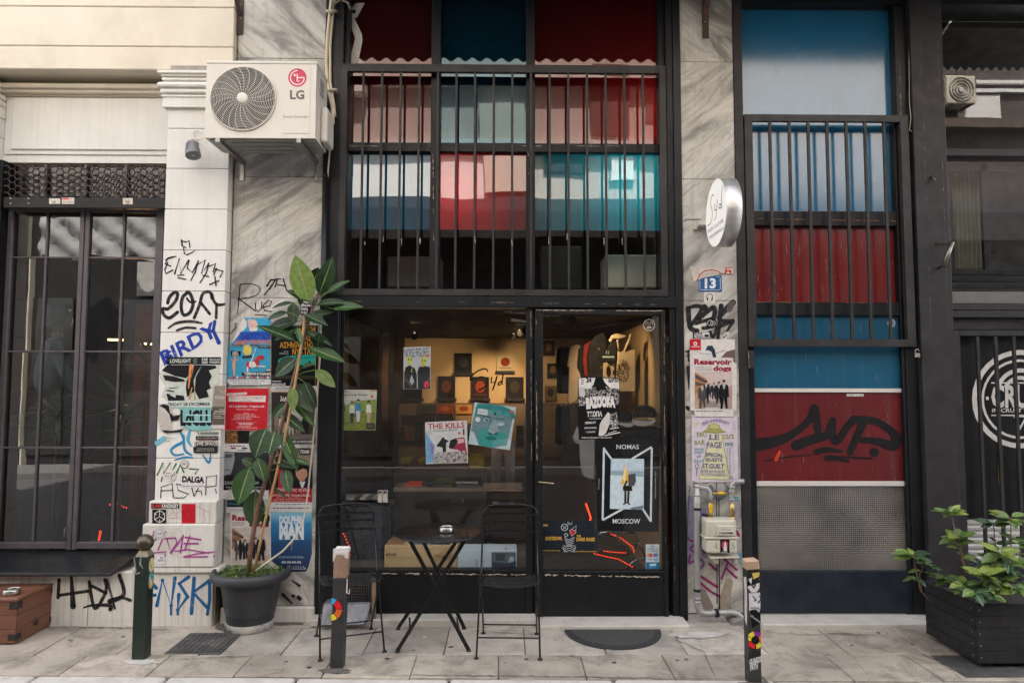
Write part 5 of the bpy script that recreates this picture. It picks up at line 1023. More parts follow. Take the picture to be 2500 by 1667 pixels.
# --- record sleeves hung behind the window, each a thin board with rounded print
def sleeve(pts, Y, label, draw, name='record_sleeve'):
    a = [P(u, v, Y) for u, v in pts]; mb = MB(); mb.prism(a, (0, .006, 0), ink('c9c5bf')); s_ = mb.build(name, None, label, 'record sleeve')
    p = Print(W3, Y-.0006); draw(p); p.build('cover_print', s_); return s_
YL_ = YG+.03
def d1(p):
    p.pg([(260, 868), (625, 872), (615, 1252), (256, 1255)], 'c2bfb4').pg([(260, 960), (622, 955), (620, 1010), (260, 1030)], 'b5b9b4').pg([(400, 975), (622, 960), (616, 1100), (260, 1120), (260, 1060)], '7d9340').pg([(259, 1090), (617, 1060), (615, 1252), (256, 1255)], blotch('meadow', ['4a5a1c', '6d7a24', '8f8a2a', '556420'], 45))
    p.t('20 Jazz Punk Greats', (262, 925), (538, 922), 16, '4a4640', .03).t('ΤΕΟΜΑΝΟΕΙΡΟ', (264, 895), (355, 893), 9, '5a564e', .02).r(566, 875, 612, 886, 'b98a3c').e(583, 931, 13, 13, 'd8574a', 14)
    for cx, top_, c1_, c2_, hh in ((300, 965, '3d4a40', '8a5a48', '3a2218'), (390, 985, 'cfccc4', '2e2c2c', '5a4030'), (450, 965, '2a7fb0', 'bcc0c4', '3a2a20'), (550, 980, 'd5d3cd', 'b49a84', '2f2620')):
        p.pg([(cx-22, top_+30), (cx+22, top_+30), (cx+26, top_+110), (cx-26, top_+110)], c1_).pg([(cx-20, top_+105), (cx+20, top_+105), (cx+12, top_+205), (cx-14, top_+205)], c2_).e(cx, top_+14, 13, 17, 'a8806a', 12).pg([(cx-16, top_+26), (cx-15, top_-4), (cx, top_-12), (cx+15, top_-2), (cx+14, top_+18), (cx+6, top_+4), (cx-8, top_+6)], hh)
    p.r(528, 1185, 605, 1240, '24261c').lines(535, 1195, 598, 1230, 3, '777a68')
sleeve([W3(260, 866), W3(256, 1257), W3(615, 1254), W3(627, 870)], YL_, 'record sleeve showing four people on a green meadow', d1)
def d2(p):
    p.pg([(888, 470), (1138, 458), (1138, 858), (885, 858)], 'b4b7ba').t('NOISE FIGURES', (895, 560), (1130, 545), 82, '222226', .0).pg([(888, 700), (905, 650), (940, 635), (990, 660), (1010, 720), (1010, 858), (887, 858)], '222226').pg([(1020, 858), (1015, 700), (1030, 650), (1080, 640), (1135, 650), (1137, 858)], '26262b').e(942, 580, 27, 36, 'c3c25c', 16).e(942, 618, 18, 18, 'c3c25c', 12).e(1078, 590, 30, 36, 'c3c25c', 16).e(1070, 630, 20, 20, 'c3c25c', 12)
    for cx, cy in ((930, 578), (955, 578), (1062, 588), (1090, 590)): p.e(cx, cy, 7, 9, '2a2a1c', 10)
    p.pg([(936, 600), (946, 600), (941, 612)], '2a2a1c').pg([(1066, 612), (1076, 612), (1071, 624)], '2a2a1c').s([(935, 632), (955, 632)], 4, '2a2a1c').s([(1062, 642), (1084, 642)], 4, '2a2a1c').pg([(940, 790), (960, 720), (985, 790), (962, 825)], 'a2a5a8').s([(968, 660), (955, 690), (970, 700)], 6, 'c3c25c').s([(1030, 570), (1090, 540), (1120, 555)], 7, '8f8e44').e(1116, 540, 13, 13, 'd8554a', 12).e(1103, 818, 26, 36, 'b3222c', 20).ring(1103, 818, 18, 22, 4, 'd05a58')
    p.s([(905, 760), (960, 845)], 3, '8a8c90', False).s([(1125, 760), (1080, 845)], 3, '8a8c90', False)
sleeve([W3(884, 462), W3(882, 860), W3(1140, 860), W3(1142, 456)], YL_, 'record sleeve with two yellow skulls in dark coats reading NOISE FIGURES', d2)
def d3(p):
    p.pg([(1092, 1180), (1488, 1165), (1498, 1560), (1100, 1575)], 'c9c9c8').t('THE KILLS', (1115, 1245), (1468, 1228), 52, 'b02a30', .02).t('Midnight Boom', (1168, 1272), (1405, 1258), 24, '2c2c30', .0, .35).ring(1132, 1278, 16, 20, 4, '33424a').e(1414, 1281, 13, 13, 'd8554a', 12)
    p.pg([(1094, 1270), (1180, 1400), (1165, 1560), (1100, 1572)], '6fa0c4').pg([(1130, 1370), (1180, 1400), (1160, 1500)], '8a6aa0').pg([(1385, 1330), (1465, 1320), (1492, 1500), (1400, 1440), (1320, 1430)], '9a2a44').pg([(1390, 1340), (1460, 1335), (1462, 1370), (1400, 1385)], 'c9a8ac').pg([(1195, 1405), (1245, 1340), (1260, 1315), (1280, 1340), (1320, 1355), (1290, 1375), (1290, 1470), (1260, 1475), (1255, 1420)], '18161a').pg([(1315, 1420), (1330, 1350), (1380, 1330), (1405, 1360), (1360, 1430)], '1c181c').r(1452, 1240, 1466, 1300, '4a1a22')
    p.pg([(1180, 1470), (1470, 1450), (1495, 1555), (1160, 1570)], blotch('scattered_paper', ['b9b8b4', 'c9c8c4', '3a3638', '8a3a48', '6a6a52'], 70))
sleeve([W3(1088, 1178), W3(1098, 1578), W3(1500, 1565), W3(1490, 1160)], YL_, 'record sleeve reading THE KILLS with red white room scene', d3)
def d4(p):
    TE = ['2f8a86', '46a09a', '8f9aa0', '1f5f60', '7d8a92']
    p.pg([(1563, 992), (1958, 1034), (1898, 1440), (1505, 1384)], 'b3c3c8').pg([(1575, 1060), (1600, 1000), (1720, 1005), (1900, 1050), (1940, 1100), (1915, 1200), (1870, 1400), (1720, 1425), (1600, 1395), (1560, 1280), (1535, 1180)], '6a8890')
    p.pg([(1570, 1070), (1590, 1000), (1700, 1000), (1830, 1020), (1940, 1070), (1950, 1150), (1915, 1140), (1890, 1085), (1760, 1060), (1640, 1050), (1600, 1100), (1565, 1120)], '357f80')
    for k in range(9): p.e(1590+k*41, 1040+k*8+(k % 2)*14, 20, 16, TE[k % 2], 12)
    p.pg([(1600, 1260), (1700, 1230), (1760, 1280), (1860, 1270), (1850, 1380), (1720, 1420), (1600, 1390)], '3a918c').e(1675, 1152, 46, 26, '5a7a80', 16).e(1675, 1156, 30, 20, '8ab0b0', 14).e(1678, 1158, 11, 12, '1d4a4c', 12).e(1815, 1190, 44, 26, '7a9298', 16).e(1815, 1196, 32, 18, 'a8bcc0', 14).pg([(1740, 1150), (1775, 1160), (1790, 1260), (1740, 1290), (1690, 1265)], '8a9da4').pg([(1690, 1265), (1740, 1295), (1790, 1270), (1780, 1300), (1700, 1300)], '2a5a60').pg([(1655, 1325), (1710, 1310), (1770, 1320), (1770, 1345), (1700, 1350)], '1d6a68').s([(1610, 1110), (1670, 1118), (1720, 1130)], 8, '2f6466').s([(1770, 1140), (1850, 1150)], 8, '3c6a70').pg([(1545, 1180), (1570, 1190), (1560, 1270), (1530, 1260)], '6d8a94').r(1750, 1087, 1768, 1105, '12181a').pg([(1595, 1045), (1690, 1060), (1684, 1112), (1588, 1098)], 'cfd2d4').lines(1600, 1062, 1680, 1095, 3, '8a8c90').e(1594, 1152, 24, 24, 'cfd3d4', 18).e(1920, 1076, 14, 14, 'd8554a', 12)
sleeve([W3(1562, 988), W3(1502, 1386), W3(1900, 1444), W3(1962, 1032)], YL_-.008, 'tilted record sleeve with teal carved stone head', d4)
# ================================================================ air conditioner
AY = -.45
ax0, ax1 = X(502, 250, AY), X(771, 250, AY); az1, az0 = Z(640, 157, AY), Z(640, 337.5, AY)
m_acw = plain('ac_enamel', (.66, .62, .55), .38, .04, 5, bmp=.05, dirt=(.5, .45, .38), dscale=4, dlo=.6, dhi=.9)
m_acd = plain('ac_grey', (.30, .29, .27), .45, .1)
ac = thing('air_conditioner', ((ax0+ax1)/2, -.3, az0), 'white air conditioner unit with round fan grille on marble wall', 'air conditioner')
fc = P(593.5, 242, AY); fr = 82*4.65/FPX
mb = MB(); n = 72
angs = sorted([2*math.pi*i/n for i in range(n)] + [math.atan2(zc_-fc.z, xc_-fc.x) % (2*math.pi) for xc_ in (ax0, ax1) for zc_ in (az0, az1)])
def rim(a):
    c, s = math.cos(a), math.sin(a); t = 1e9
    for lim, d, o in ((ax0, c, fc.x), (ax1, c, fc.x), (az0, s, fc.z), (az1, s, fc.z)):
        if abs(d) > 1e-9:
            q = (lim-o)/d
            if q > 0: t = min(t, q)
    return Vector((fc.x+c*t, AY, fc.z+s*t))
k = len(angs); base = len(mb.v)
for a in angs: mb.v += [Vector((fc.x+fr*math.cos(a), AY, fc.z+fr*math.sin(a))), rim(a), Vector((fc.x+fr*math.cos(a), AY+.05, fc.z+fr*math.sin(a)))]
for i in range(k):
    j = (i+1) % k; mb.face((base+3*i, base+3*j, base+3*j+1, base+3*i+1), m_acw); mb.face((base+3*i, base+3*i+2, base+3*j+2, base+3*j), m_acd, True)
yb_ = -.16
for q in (((ax0, az0), (ax1, az0)), ((ax1, az0), (ax1, az1)), ((ax1, az1), (ax0, az1)), ((ax0, az1), (ax0, az0))):
    (xa, za_), (xb, zb_) = q; mb.poly([(xa, AY, za_), (xb, AY, zb_), (xb, yb_, zb_), (xa, yb_, za_)], m_acw)
mb.poly([(ax0, yb_, az0), (ax1, yb_, az0), (ax1, yb_, az1), (ax0, yb_, az1)], m_acd)
mb.build('casing', ac)
MB().box(ax0-.004, ax1+.004, AY-.004, yb_+.004, az1+.0005, az1+.022, m_acw).build('lid', ac, bev=.006, seg=2)
MB().box(ax1+.0005, ax1+.05, -.33, -.13, az0+.02, az0+.28, m_acw).build('valve_cover', ac, bev=.02, seg=3)
MB().box(ax1+.0005, ax1+.006, -.36, -.27, az1-.17, az1-.06, m_acd).build('grip_recess', ac)
mb = MB(); mb.lathe((fc.x, AY+.045, fc.z), [(0, 0), (fr*1.0, 0)], m_dark, 40, (0, 1, 0)); mb.build('fan_well', ac)
for i in range(3):
    a = RAD(20+120*i); pts = []
    mb = MB(); ro = []
    for t in range(9):
        r_ = fr*(.2+.72*t/8)
        for s_ in (-1, 1): ro.append(Vector((fc.x+r_*math.cos(a+s_*.42+.25*t/8), AY+.03+s_*.012, fc.z+r_*math.sin(a+s_*.42+.25*t/8))))
    mb.v += ro
    for t in range(8): mb.face((2*t, 2*t+1, 2*t+3, 2*t+2), plain('fan_grey', (.09, .09, .09), .5), True)
    mb.build('fan_blade', ac)
m_gw = plain('fan_guard_wire', (.62, .58, .51), .4, .05)
mb = MB(); cen = Vector((fc.x, AY-.006, fc.z))
for i in range(17):
    r_ = fr*(.21+.78*i/16); yy = -.010*(1-(i/16)**2)
    mb.tube([cen + Vector((r_*math.cos(2*math.pi*t/48), yy, r_*math.sin(2*math.pi*t/48))) for t in range(48)], .0021 if i < 16 else .006, m_gw, 5, closed=True)
for i in range(22):
    a = 2*math.pi*i/22; pts = []
    for t in range(9):
        r_ = fr*(.18+.81*t/8); aa = a + .30*(t/8)**1.5*(1 if i % 2 else -1)*0 + .34*(t/8)**2; pts.append(cen + Vector((r_*math.cos(aa), -.003-.010*(1-(t/8)**2), r_*math.sin(aa))))
    mb.tube(pts, .0022, m_gw, 5)
mb.build('fan_guard', ac, kind='stuff')
MB().lathe(cen + Vector((0, -.012, 0)), [(fr*.175, .006), (fr*.17, -.002), (fr*.12, -.006), (0, -.007)], m_acw, 24, (0, 1, 0)).build('fan_hub', ac)
bx(690, 164, 757, 326, AY-.003, .0025, m_acw).build('badge_plate', ac, bev=.001)
p = Print(ID, AY-.0035); PK = 'c85368'
p.e(726, 190, 22.5, 22.5, PK, 36).ring(726, 190, 17, 17, 2.6, 'e8dcd4', 0, 270).s([(726, 190), (743, 190)], 2.6, 'e8dcd4', False).s([(725.5, 181), (725.5, 199), (731.5, 199)], 2.6, 'e8dcd4', False).e(719.5, 184, 2.8, 2.8, 'e8dcd4', 12)
p.build('badge', ac); p = Print(ID, AY-.0035)
p.t('LG', (708, 242), (743, 242), 20.5, '6f6a66', .035).t('Smart Inverter', (691, 288.5), (754, 288.5), 7, '8c857d', .0)
p.build('lettering', ac)
for u in (532, 730):
    xb = X(u, 340, AY); MB().box(xb-.016, xb+.016, AY-.01, 0, az0-.034, az0-.002, plain('galvanised', (.30, .29, .27), .4, .25, 20, metal=.7)).build('bracket_arm', ac, bev=.002)
    MB().box(xb-.016, xb+.016, -.012, -.0005, az0-.17, az0-.035, MATS['galvanised']).build('bracket_plate', ac, bev=.002)
MB().box(ax0+.02, ax1-.01, AY+.02, yb_-.01, az0-.012, az0-.0005, m_acd).build('base_pan', ac, bev=.004)
for i in range(3):
    MB().box(ax0+.16+.0*i, ax1-.18, AY+.05+i*.08, AY+.085+i*.08, az0-.018, az0-.0125, m_acd).build('pan_rib', ac, bev=.004)
# refrigerant lines and drain hose
m_tube = plain('ivory_tubing', (.58, .50, .38), .5, .1, 12, bmp=0)
def cable(name, pts, r_, mt, label, cat='cable'):
    mb = MB(); mb.tube(pts, r_, mt, 8); return mb.build(name, None, label, cat)
cable('refrigerant_line', [P(812, -20, -.06), P(806, 30, -.05), P(800, 90, -.04), P(797, 150, -.04), P(800, 210, -.05), P(812, 262, -.07), P(813, 300, -.09), P(804, 322, -.16)], .013, m_tube, 'thick ivory pipe beside the air conditioner down the black column', 'pipe')
cable('refrigerant_line', [P(818, -20, -.045), P(812, 40, -.04), P(806, 110, -.035), P(806, 200, -.04), P(815, 255, -.06), P(818, 285, -.08)], .010, m_tube, 'thinner ivory pipe clipped next to the thick one', 'pipe')
cable('cable_loop', [P(808, 40, -.05), P(815, 12, -.05), P(832, 0, -.04), P(850, 8, -.035), P(856, 25, -.03)], .010, plain('taupe_cable', (.2, .17, .13), .6), 'taupe cable loop bending right at the top of the column')
for v in (28, 220): MB().tube([P(797-v*.005, v, -.06), P(810-v*.005, v, -.075), P(822, v, -.05)], .012, ink('b8ab97')).build('pipe_clip', None, 'cream tape wrap holding the ivory pipes, %s' % ('near the picture top' if v < 100 else 'level with the fan'), 'tape')
cable('drain_hose', [P(812, 262, -.08), P(808, 330, -.06), P(800, 430, -.055), P(793, 550, -.055), P(785, 700, -.06), P(783, 850, -.06), P(773, 980, -.07), P(762, 1100, -.08), P(752, 1200, -.10), P(742, 1265, -.13), P(722, 1310, -.2), P(690, 1345, -.27), P(655, 1370, -.32), P(625, 1392, -.33)], .0065, plain('hose', (.48, .41, .31), .5, .12), 'long beige hose hanging from the air conditioner into the plant pot', 'hose')
# spot lamp
lp = P(470, 362, -.2); m_al = plain('grey_aluminium', (.20, .20, .20), .5, .15, 20, metal=.2)
mb = MB(); ax_ = Vector((.22, -.25, -.95)).normalized()
mb.lathe(lp - ax_*.05, [(0, 0), (.032, 0), (.036, .02), (.048, .085), (.053, .1), (.053, .118), (.046, .12), (0, .112)], m_al, 24, ax_)
lamp = mb.build('wall_spotlight', None, 'small grey finned spotlight on the white pilaster under the air conditioner', 'lamp')
sx_ = ax_.orthogonal().normalized(); sy_ = ax_.cross(sx_)
for i in range(20):
    a = 2*math.pi*i/20; d = sx_*math.cos(a)+sy_*math.sin(a)
    MB().bar(lp - ax_*.035 + d*.037, lp + ax_*.04 + d*.047, .003, .010, m_al, d).build('fin', lamp)
MB().lathe(lp + ax_*.063, [(.045, 0), (0, .001)], ink('9fb6bc'), 20, ax_).build('lens', lamp)
MB().tube([lp - ax_*.05, lp - ax_*.06 + Vector((-.01, .03, .02)), Vector((lp.x-.015, YP, lp.z+.075))], .008, m_al).build('stem', lamp)
cable('lamp_cable', [Vector((lp.x-.01, YP-.004, lp.z+.075)), P(472, 325, YP-.01), P(482, 318, YP-.01), P(495, 325, YP-.02), P(494, 338, -.2), P(486, 342, -.2), P(474, 336, YP-.02)], .003, ink('d5cdc0'), 'thin white looped cable between spotlight and air conditioner')
# rusty angle brackets
m_rust = plain('rusty_steel', (.055, .038, .03), .7, .35, 14, dirt=(.16, .055, .025), dscale=9, dlo=.5, dhi=.7)
def bracket(u0, v1, u1, du, label, lean):
    b = MB().box(X(u0, 40), X(u1, 40), -.012, -.0005, Z(u0, v1), Z(u0, -60), m_rust).build('angle_bracket', None, label, 'bracket', bev=.001)
    MB().bar(P((u0+u1)/2, v1-45, -.01), P((u0+u1)/2+lean, -50, -.2), .03, .006, m_rust).build('brace', b)
    for k in range(7):
        v = v1-8-k*11; MB().lathe(P((u0+u1)/2, v, -.0126), [(.004, 0), (0, .0005)], ink('cfc6b8' if k > 2 else '3a2018'), 8, (0, -1, 0)).build('slot_hole', b)
bracket(579, 86, 595, 8, 'rusty perforated bracket on marble above the air conditioner', -22)
bracket(1714, 95, 1729, 8, 'rusty perforated bracket at the top of the right marble pier', 14)

# ================================================================ round projecting sign
sx, sD = 1.50, .484
sc_y, sc_z = -.33, P(1752, 520, -.33).z
sg = MB(); m_br = plain('brushed_steel', (.60, .585, .56), .42, .12, 3, metal=.8, bmp=.05, stretch=(1, 60, 1))
sg.lathe((sx, sc_y, sc_z), [(.238, -.002), (.242, 0), (.242, .105), (.238, .107)], m_br, 48, (1, 0, 0))
sgn = sg.build('projecting_sign', None, 'round white projecting sign with steel rim reading Syd', 'sign')
m_opal = plain('opal_face', (.82, .79, .74), .4, .03, 4, bmp=0, spec=.2); _pb = m_opal.node_tree.nodes['Principled BSDF']; _pb.inputs['Emission Color'].default_value = (1, .96, .9, 1); _pb.inputs['Emission Strength'].default_value = .05  # faint emission added to keep the sign face white
MB().lathe((sx-.001, sc_y, sc_z), [(.238, 0), (0, -.001)], m_opal, 48, (1, 0, 0)).build('sign_face', sgn)
MB().lathe((sx+.106, sc_y, sc_z), [(.238, 0), (0, .001)], m_opal, 48, (1, 0, 0)).build('sign_face', sgn)
pl_ = lambda a, b, l: Vector((sx-.003-l, sc_y+.242-a*.484, sc_z+.242-b*.484))
p = Print(plane=pl_)
p.s(bez((.42, .22), (.36, .14), (.22, .28), (.30, .36)) + bez((.30, .36), (.40, .46), (.36, .62), (.12, .60))[1:], .014, DK).s([(.46, .36), (.47, .46), (.56, .46), (.6, .34)], .016, DK).s([(.60, .33), (.55, .52), (.46, .60)], .015, DK).s(bez((.78, .46), (.66, .36), (.62, .52), (.76, .48)), .015, DK).s([(.84, .20), (.78, .40), (.80, .50)], .015, DK)
p.t('MUSIC CULTURE', (.14, .72), (.86, .72), .05, '4a4640', .0).t('PARAPHERNALIA', (.2, .83), (.86, .83), .05, '4a4640', .0)
p.build('lettering', sgn)
MB().box(sx-.05, sx+.06, -.095, -.0005, sc_z-.03, sc_z+.005, ink('cfc8be')).build('wall_mount', sgn, bev=.003)
MB().box(sx-.075, sx-.045, -.03, -.0005, sc_z-.05, sc_z, ink('c2bbb0')).build('junction_box', sgn, bev=.003)
cable('sign_cable', [P(1671, 541, -.004), P(1676, 534, -.006), P(1690, 536, -.006), P(1704, 534, -.006), P(1714, 538, -.015)], .003, ink('8d867c'), 'short thin cable from steel frame to the round sign')

# ================================================================ gas meter and pipes
m_pipe = plain('galvanised_pipe', (.36, .355, .34), .42, .14, 14, metal=.45, dirt=(.3, .25, .2), dscale=10, dlo=.6, dhi=.8)
m_brass = plain('brass', (.42, .30, .13), .35, .2, 20, metal=.85)
gm_ = thing('gas_meter', P(1760, 1360, -.1), 'cream gas meter with grey pipes on the right marble pier', 'gas meter')
def r4(a, b, y): return P(*R4(a, b), y)
def pipe(name, pts, r_, mt, par, smooth=True): MB().tube(pts, r_, mt, 12).build(name, par)
pv_ = [r4(112, 505, -.06), r4(113, 700, -.06), r4(114, 900, -.06), r4(116, 1100, -.06), r4(117, 1300, -.06), r4(119, 1345, -.06), r4(130, 1378, -.06), r4(155, 1392, -.06), r4(190, 1394, -.06), r4(300, 1388, -.06), r4(350, 1386, -.06), r4(385, 1395, -.065), r4(410, 1418, -.07), r4(420, 1440, -.075)]
pipe('riser_pipe', pv_, .0225, m_pipe, gm_)
for a, b, nx_ in ((116, 692, 0), (117, 1237, 0)): MB().tube([r4(a, b-8, -.06), r4(a, b+8, -.06)], .027, ink('232325'), 14).build('pipe_clamp', gm_)
for a, b in ((112, 512), (113, 540), (113, 600), (118, 1290), (118, 1315)): MB().tube([r4(a, b-6, -.06), r4(a, b+6, -.06)], .0265, m_pipe, 14).build('pipe_collar', gm_)
for a in (222, 300): MB().tube([r4(a-6, 1391, -.06), r4(a+6, 1390, -.06)], .0265, m_pipe, 14).build('pipe_collar', gm_)
MB().tube([r4(236, 1391, -.06), r4(258, 1390, -.06)], .030, ink('232325'), 14).build('pipe_clamp', gm_)
pipe('elbow_pipe', [r4(113, 552, -.06), r4(150, 550, -.06), r4(180, 556, -.06), r4(196, 575, -.06), r4(200, 610, -.06), r4(200, 640, -.06)], .019, m_pipe, gm_)
pipe('valve_stem', [r4(200, 640, -.06), r4(202, 762, -.06)], .014, m_brass, gm_)
MB().obox(r4(210, 690, -.085), Vector((.011, 0, -.004)), Vector((0, .004, 0)), Vector((.006, 0, .034)), ink('d8a41e')).build('valve_handle', gm_, bev=.004)
pipe('bypass_pipe', [r4(205, 590, -.06), r4(340, 588, -.06)], .010, m_brass, gm_)
MB().tube([r4(255, 588, -.06), r4(295, 588, -.06)], .014, ink('c9a336'), 12).build('union_nut', gm_)
pipe('outlet_pipe', [r4(345, 765, -.06), r4(345, 600, -.06), r4(347, 560, -.06), r4(350, 530, -.06), r4(365, 512, -.06), r4(395, 507, -.058), r4(425, 508, -.05)], .019, m_pipe, gm_)
for a, b in ((347, 628), (347, 575), (350, 545)): MB().tube([r4(a, b-5, -.06), r4(a, b+5, -.06)], .0235, m_pipe, 14).build('pipe_collar', gm_)
MB().tube([r4(347, 650, -.06), r4(347, 745, -.06)], .021, m_brass, 12).build('brass_union', gm_)
for a in (203, 348): MB().lathe(r4(a, 766, -.06), [(.026, 0), (.026, .022), (.02, .026)], m_brass, 6, (0, 0, 1)).build('hex_nut', gm_)
m_met = plain('meter_enamel', (.56, .52, .43), .4, .06, 8, dirt=(.42, .36, .28), dscale=8)
def mbox(a0, b0, a1, b1, y0, y1, mt, name, bev=.012, seg=3):
    c0, c1 = r4(a0, b1, y0), r4(a1, b0, y0); MB().box(c0.x, c1.x, y0, y1, c0.z, c1.z, mt).build(name, gm_, bev=bev, seg=seg)
mbox(175, 768, 380, 886, -.17, -.02, m_met, 'meter_top', .016); mbox(177, 894, 385, 992, -.17, -.02, m_met, 'meter_bottom', .018)
mbox(166, 882, 392, 896, -.178, -.015, m_met, 'meter_flange', .003, 1)
mbox(250, 806, 365, 872, -.185, -.165, m_met, 'dial_box', .004, 2)
p = Print(R4, -.1865); p.r(262, 818, 358, 862, 'cfc9bd').r(265, 848, 356, 860, '17171a').lines(270, 822, 350, 840, 2, '8d8880')
for k in range(7): p.t(str((k*3+1) % 10), (270+k*12, 858), (277+k*12, 858), 8, 'dedad2' if k < 5 else 'c23a34', .02)
p.build('dial', gm_)
c0, c1 = r4(178, 1000, -.2), r4(400, 1022, -.2)
MB().prism([r4(178, 992, -.05), r4(385, 992, -.05), r4(400, 1018, -.19), r4(205, 1022, -.19)], (0, 0, -.004), m_met).build('drip_tray', gm_)
for a in (246, 372): MB().box(r4(a, 1000, -.15).x-.012, r4(a, 1000, -.15).x+.012, -.16, -.0005, r4(a, 1058, -.15).z, r4(a, 1022, -.15).z, m_met).build('support_strap', gm_, bev=.004)
p = Print(R4, -.1715); p.r(270, 895, 333, 988, '1a191b').e(302, 935, 22, 30, 'a83c52').pg([(292, 975), (296, 930), (310, 925), (318, 975)], 'c9c4c0').e(304, 925, 8, 10, 'd2c8c0', 10).lines(275, 978, 330, 986, 1, 'c9c4c0'); p.build('sticker', None, 'small black sticker with pale figure on the gas meter', 'sticker')
graf(gm_, [('s', [(225, 945), (240, 945)], 3, '4f8f6a'), ('s', [(245, 920), (245, 955)], 4, '4f8f6a'), ('s', [(240, 955), (255, 955)], 3, '4f8f6a'), ('s', [(345, 930), (370, 950), (345, 965), (360, 925), (365, 970)], 3, '4f8f6a'), ('s', [(190, 850), (200, 815), (215, 850), (195, 870)], 2, '7aa58c')], R4, -.1712)
MB().prism([P(1789, 1517, -.12), P(1815, 1507, -.12), P(1818, 1540, -.12), P(1800, 1540, -.12), P(1787, 1530, -.12)], (0, .11, 0), plain('grey_footing', (.2, .19, .18), .8)).build('pipe_footing', gm_, bev=.01)

# ================================================================ bollards
m_bg = plain('green_black_paint', (.012, .020, .015), .35, .3, 10, dirt=(.06, .06, .055), dscale=14, dlo=.6, dhi=.75)
def post(a, b, w_, mt, name, par, label=None, cat=None, group=None): return MB().bar(a, b, w_, w_, mt, (0, 1, 0)).build(name, par, label, cat, group, bev=.004)
g0 = G(336, 1612); bo = thing('bollard', g0 + Vector((0, .042, 0)), 'dark green square bollard with ball top beside the wooden chest', 'bollard', 'street bollards')
zt_ = 1.71 - (1350-941)/FPX*(g0.y+5.1)
bc = g0 + Vector((0, .042, 0)); hw = .041
post(bc + Vector((0, 0, -.02)), Vector((bc.x, bc.y, zt_)), .082, m_bg, 'shaft', bo)
mb = MB(); q = [Vector((bc.x+sx_*hw, bc.y+sy_*hw, zt_+.0005)) for sx_, sy_ in ((-1, -1), (1, -1), (1, 1), (-1, 1))]; q2 = [Vector((bc.x+sx_*.024, bc.y+sy_*.024, zt_+.035)) for sx_, sy_ in ((-1, -1), (1, -1), (1, 1), (-1, 1))]
mb.v += q+q2
for i in range(4): mb.face((i, (i+1) % 4, 4+(i+1) % 4, 4+i), plain('worn_bronze_paint', (.20, .17, .11), .4, .25, 20, metal=.3))
mb.face((4, 5, 6, 7), MATS['worn_bronze_paint']); mb.build('neck', bo)
MB().lathe((bc.x, bc.y, zt_+.03), [(.022, 0), (.034, .01), (.047, .028), (.052, .048), (.049, .068), (.037, .088), (.018, .1), (0, .103)], plain('ball_bronze', (.085, .07, .05), .3, .3, 10, metal=.6), 24).build('ball', bo)
p = Print(C6, bc.y-hw-.0012)
for pts in ([(1200, 440), (1215, 560), (1205, 600)], [(1265, 420), (1255, 500), (1280, 540)], [(1220, 590), (1245, 580)]): p.s(pts, [8, 16, 6][:len(pts)], '8f938c')
p.l = 1; p.build('scuff', bo)
plx = lambda a, b, l: Vector((bc.x+hw+.001+l, bc.y-hw+a*.082, zt_-b))
p = Print(plane=plx); p.e(.55, .06, .42, .045, 'c9b98a', 20).s([(.3, .05), (.6, .08)], .01, '6a6a4c'); p.build('sticker', None, 'upper oval pale sticker on the green ball bollard', 'sticker')
p = Print(plane=plx); p.e(.55, .155, .42, .055, '4f8f86', 20).e(.55, .175, .3, .03, 'c98a4c', 16).s([(.3, .13), (.7, .19)], .02, 'd8d0c0'); p.build('sticker', None, 'lower oval teal and orange sticker on the green ball bollard', 'sticker')
# middle bollard
g1 = G(820, 1633); b1 = thing('bollard', g1 + Vector((0, .04, 0)), 'leaning black bollard with brown taped top beside the left chair', 'bollard', 'street bollards')
c1_ = g1 + Vector((0, .04, 0)); dpt = c1_.y-.04+5.1; top = Vector((P(832, 1339, c1_.y-.04).x, c1_.y, P(832, 1341, c1_.y-.04).z))
def at1(t): return c1_ + (top-c1_)*t
m_bk = plain('bollard_black', (.030, .029, .028), .5, .3, 14)
tb = 1-.245
MB().bar(at1(-.03), at1(tb), .078, .078, m_bk, (0, 1, 0)).build('shaft', b1, bev=.004)
MB().bar(at1(tb+.002), at1(1), .080, .080, plain('brown_tape', (.30, .19, .13), .35, .2, 25, bmp=.4, bscale=40), (0, 1, 0)).build('taped_top', b1, bev=.003)
MB().bar(at1(.965), at1(1.004), .083, .083, plain('white_plastic', (.68, .65, .62), .5, .06), (0, 1, 0)).build('white_cap', b1, bev=.003)
p = Print(W7, c1_.y-.0405); p.pg([(332, 210), (470, 205), (462, 300), (440, 290), (415, 265), (360, 260), (345, 300), (330, 330)], 'cdc7c3'); p.s([(455, 470), (450, 590), (470, 600), (478, 560)], [6, 12, 10, 4], 'd2cdc8')
p.build('torn_wrap', b1)
p = Print(W7, c1_.y-.0405); CW = ['3f9fc9', 'd2262a', 'd8632a', 'd8c83c']; cx_, cy_ = 312, 737
for i, (a0, a1) in enumerate(((-88, -60), (-58, -4), (0, 52), (56, 88))):
    o_ = [(cx_+98*math.cos(RAD(a)), cy_+98*math.sin(RAD(a))) for a in [a0+(a1-a0)*t/6 for t in range(7)]]; n_ = [(cx_+46*math.cos(RAD(a)), cy_+46*math.sin(RAD(a))) for a in [a1-(a1-a0)*t/6 for t in range(7)]]
    if i == 0: p.pg([(max(312, cx_), cy_)] and [(cx_+102*math.cos(RAD(a)), cy_+102*math.sin(RAD(a))) for a in range(-90, 91, 10)] + [(cx_+40*math.cos(RAD(a)), cy_+40*math.sin(RAD(a))) for a in range(90, -91, -10)], '1a1819')
    p.pg(o_+n_, CW[i])
p.build('sticker', None, 'half ring sticker of blue red orange yellow on the taped bollard', 'sticker')
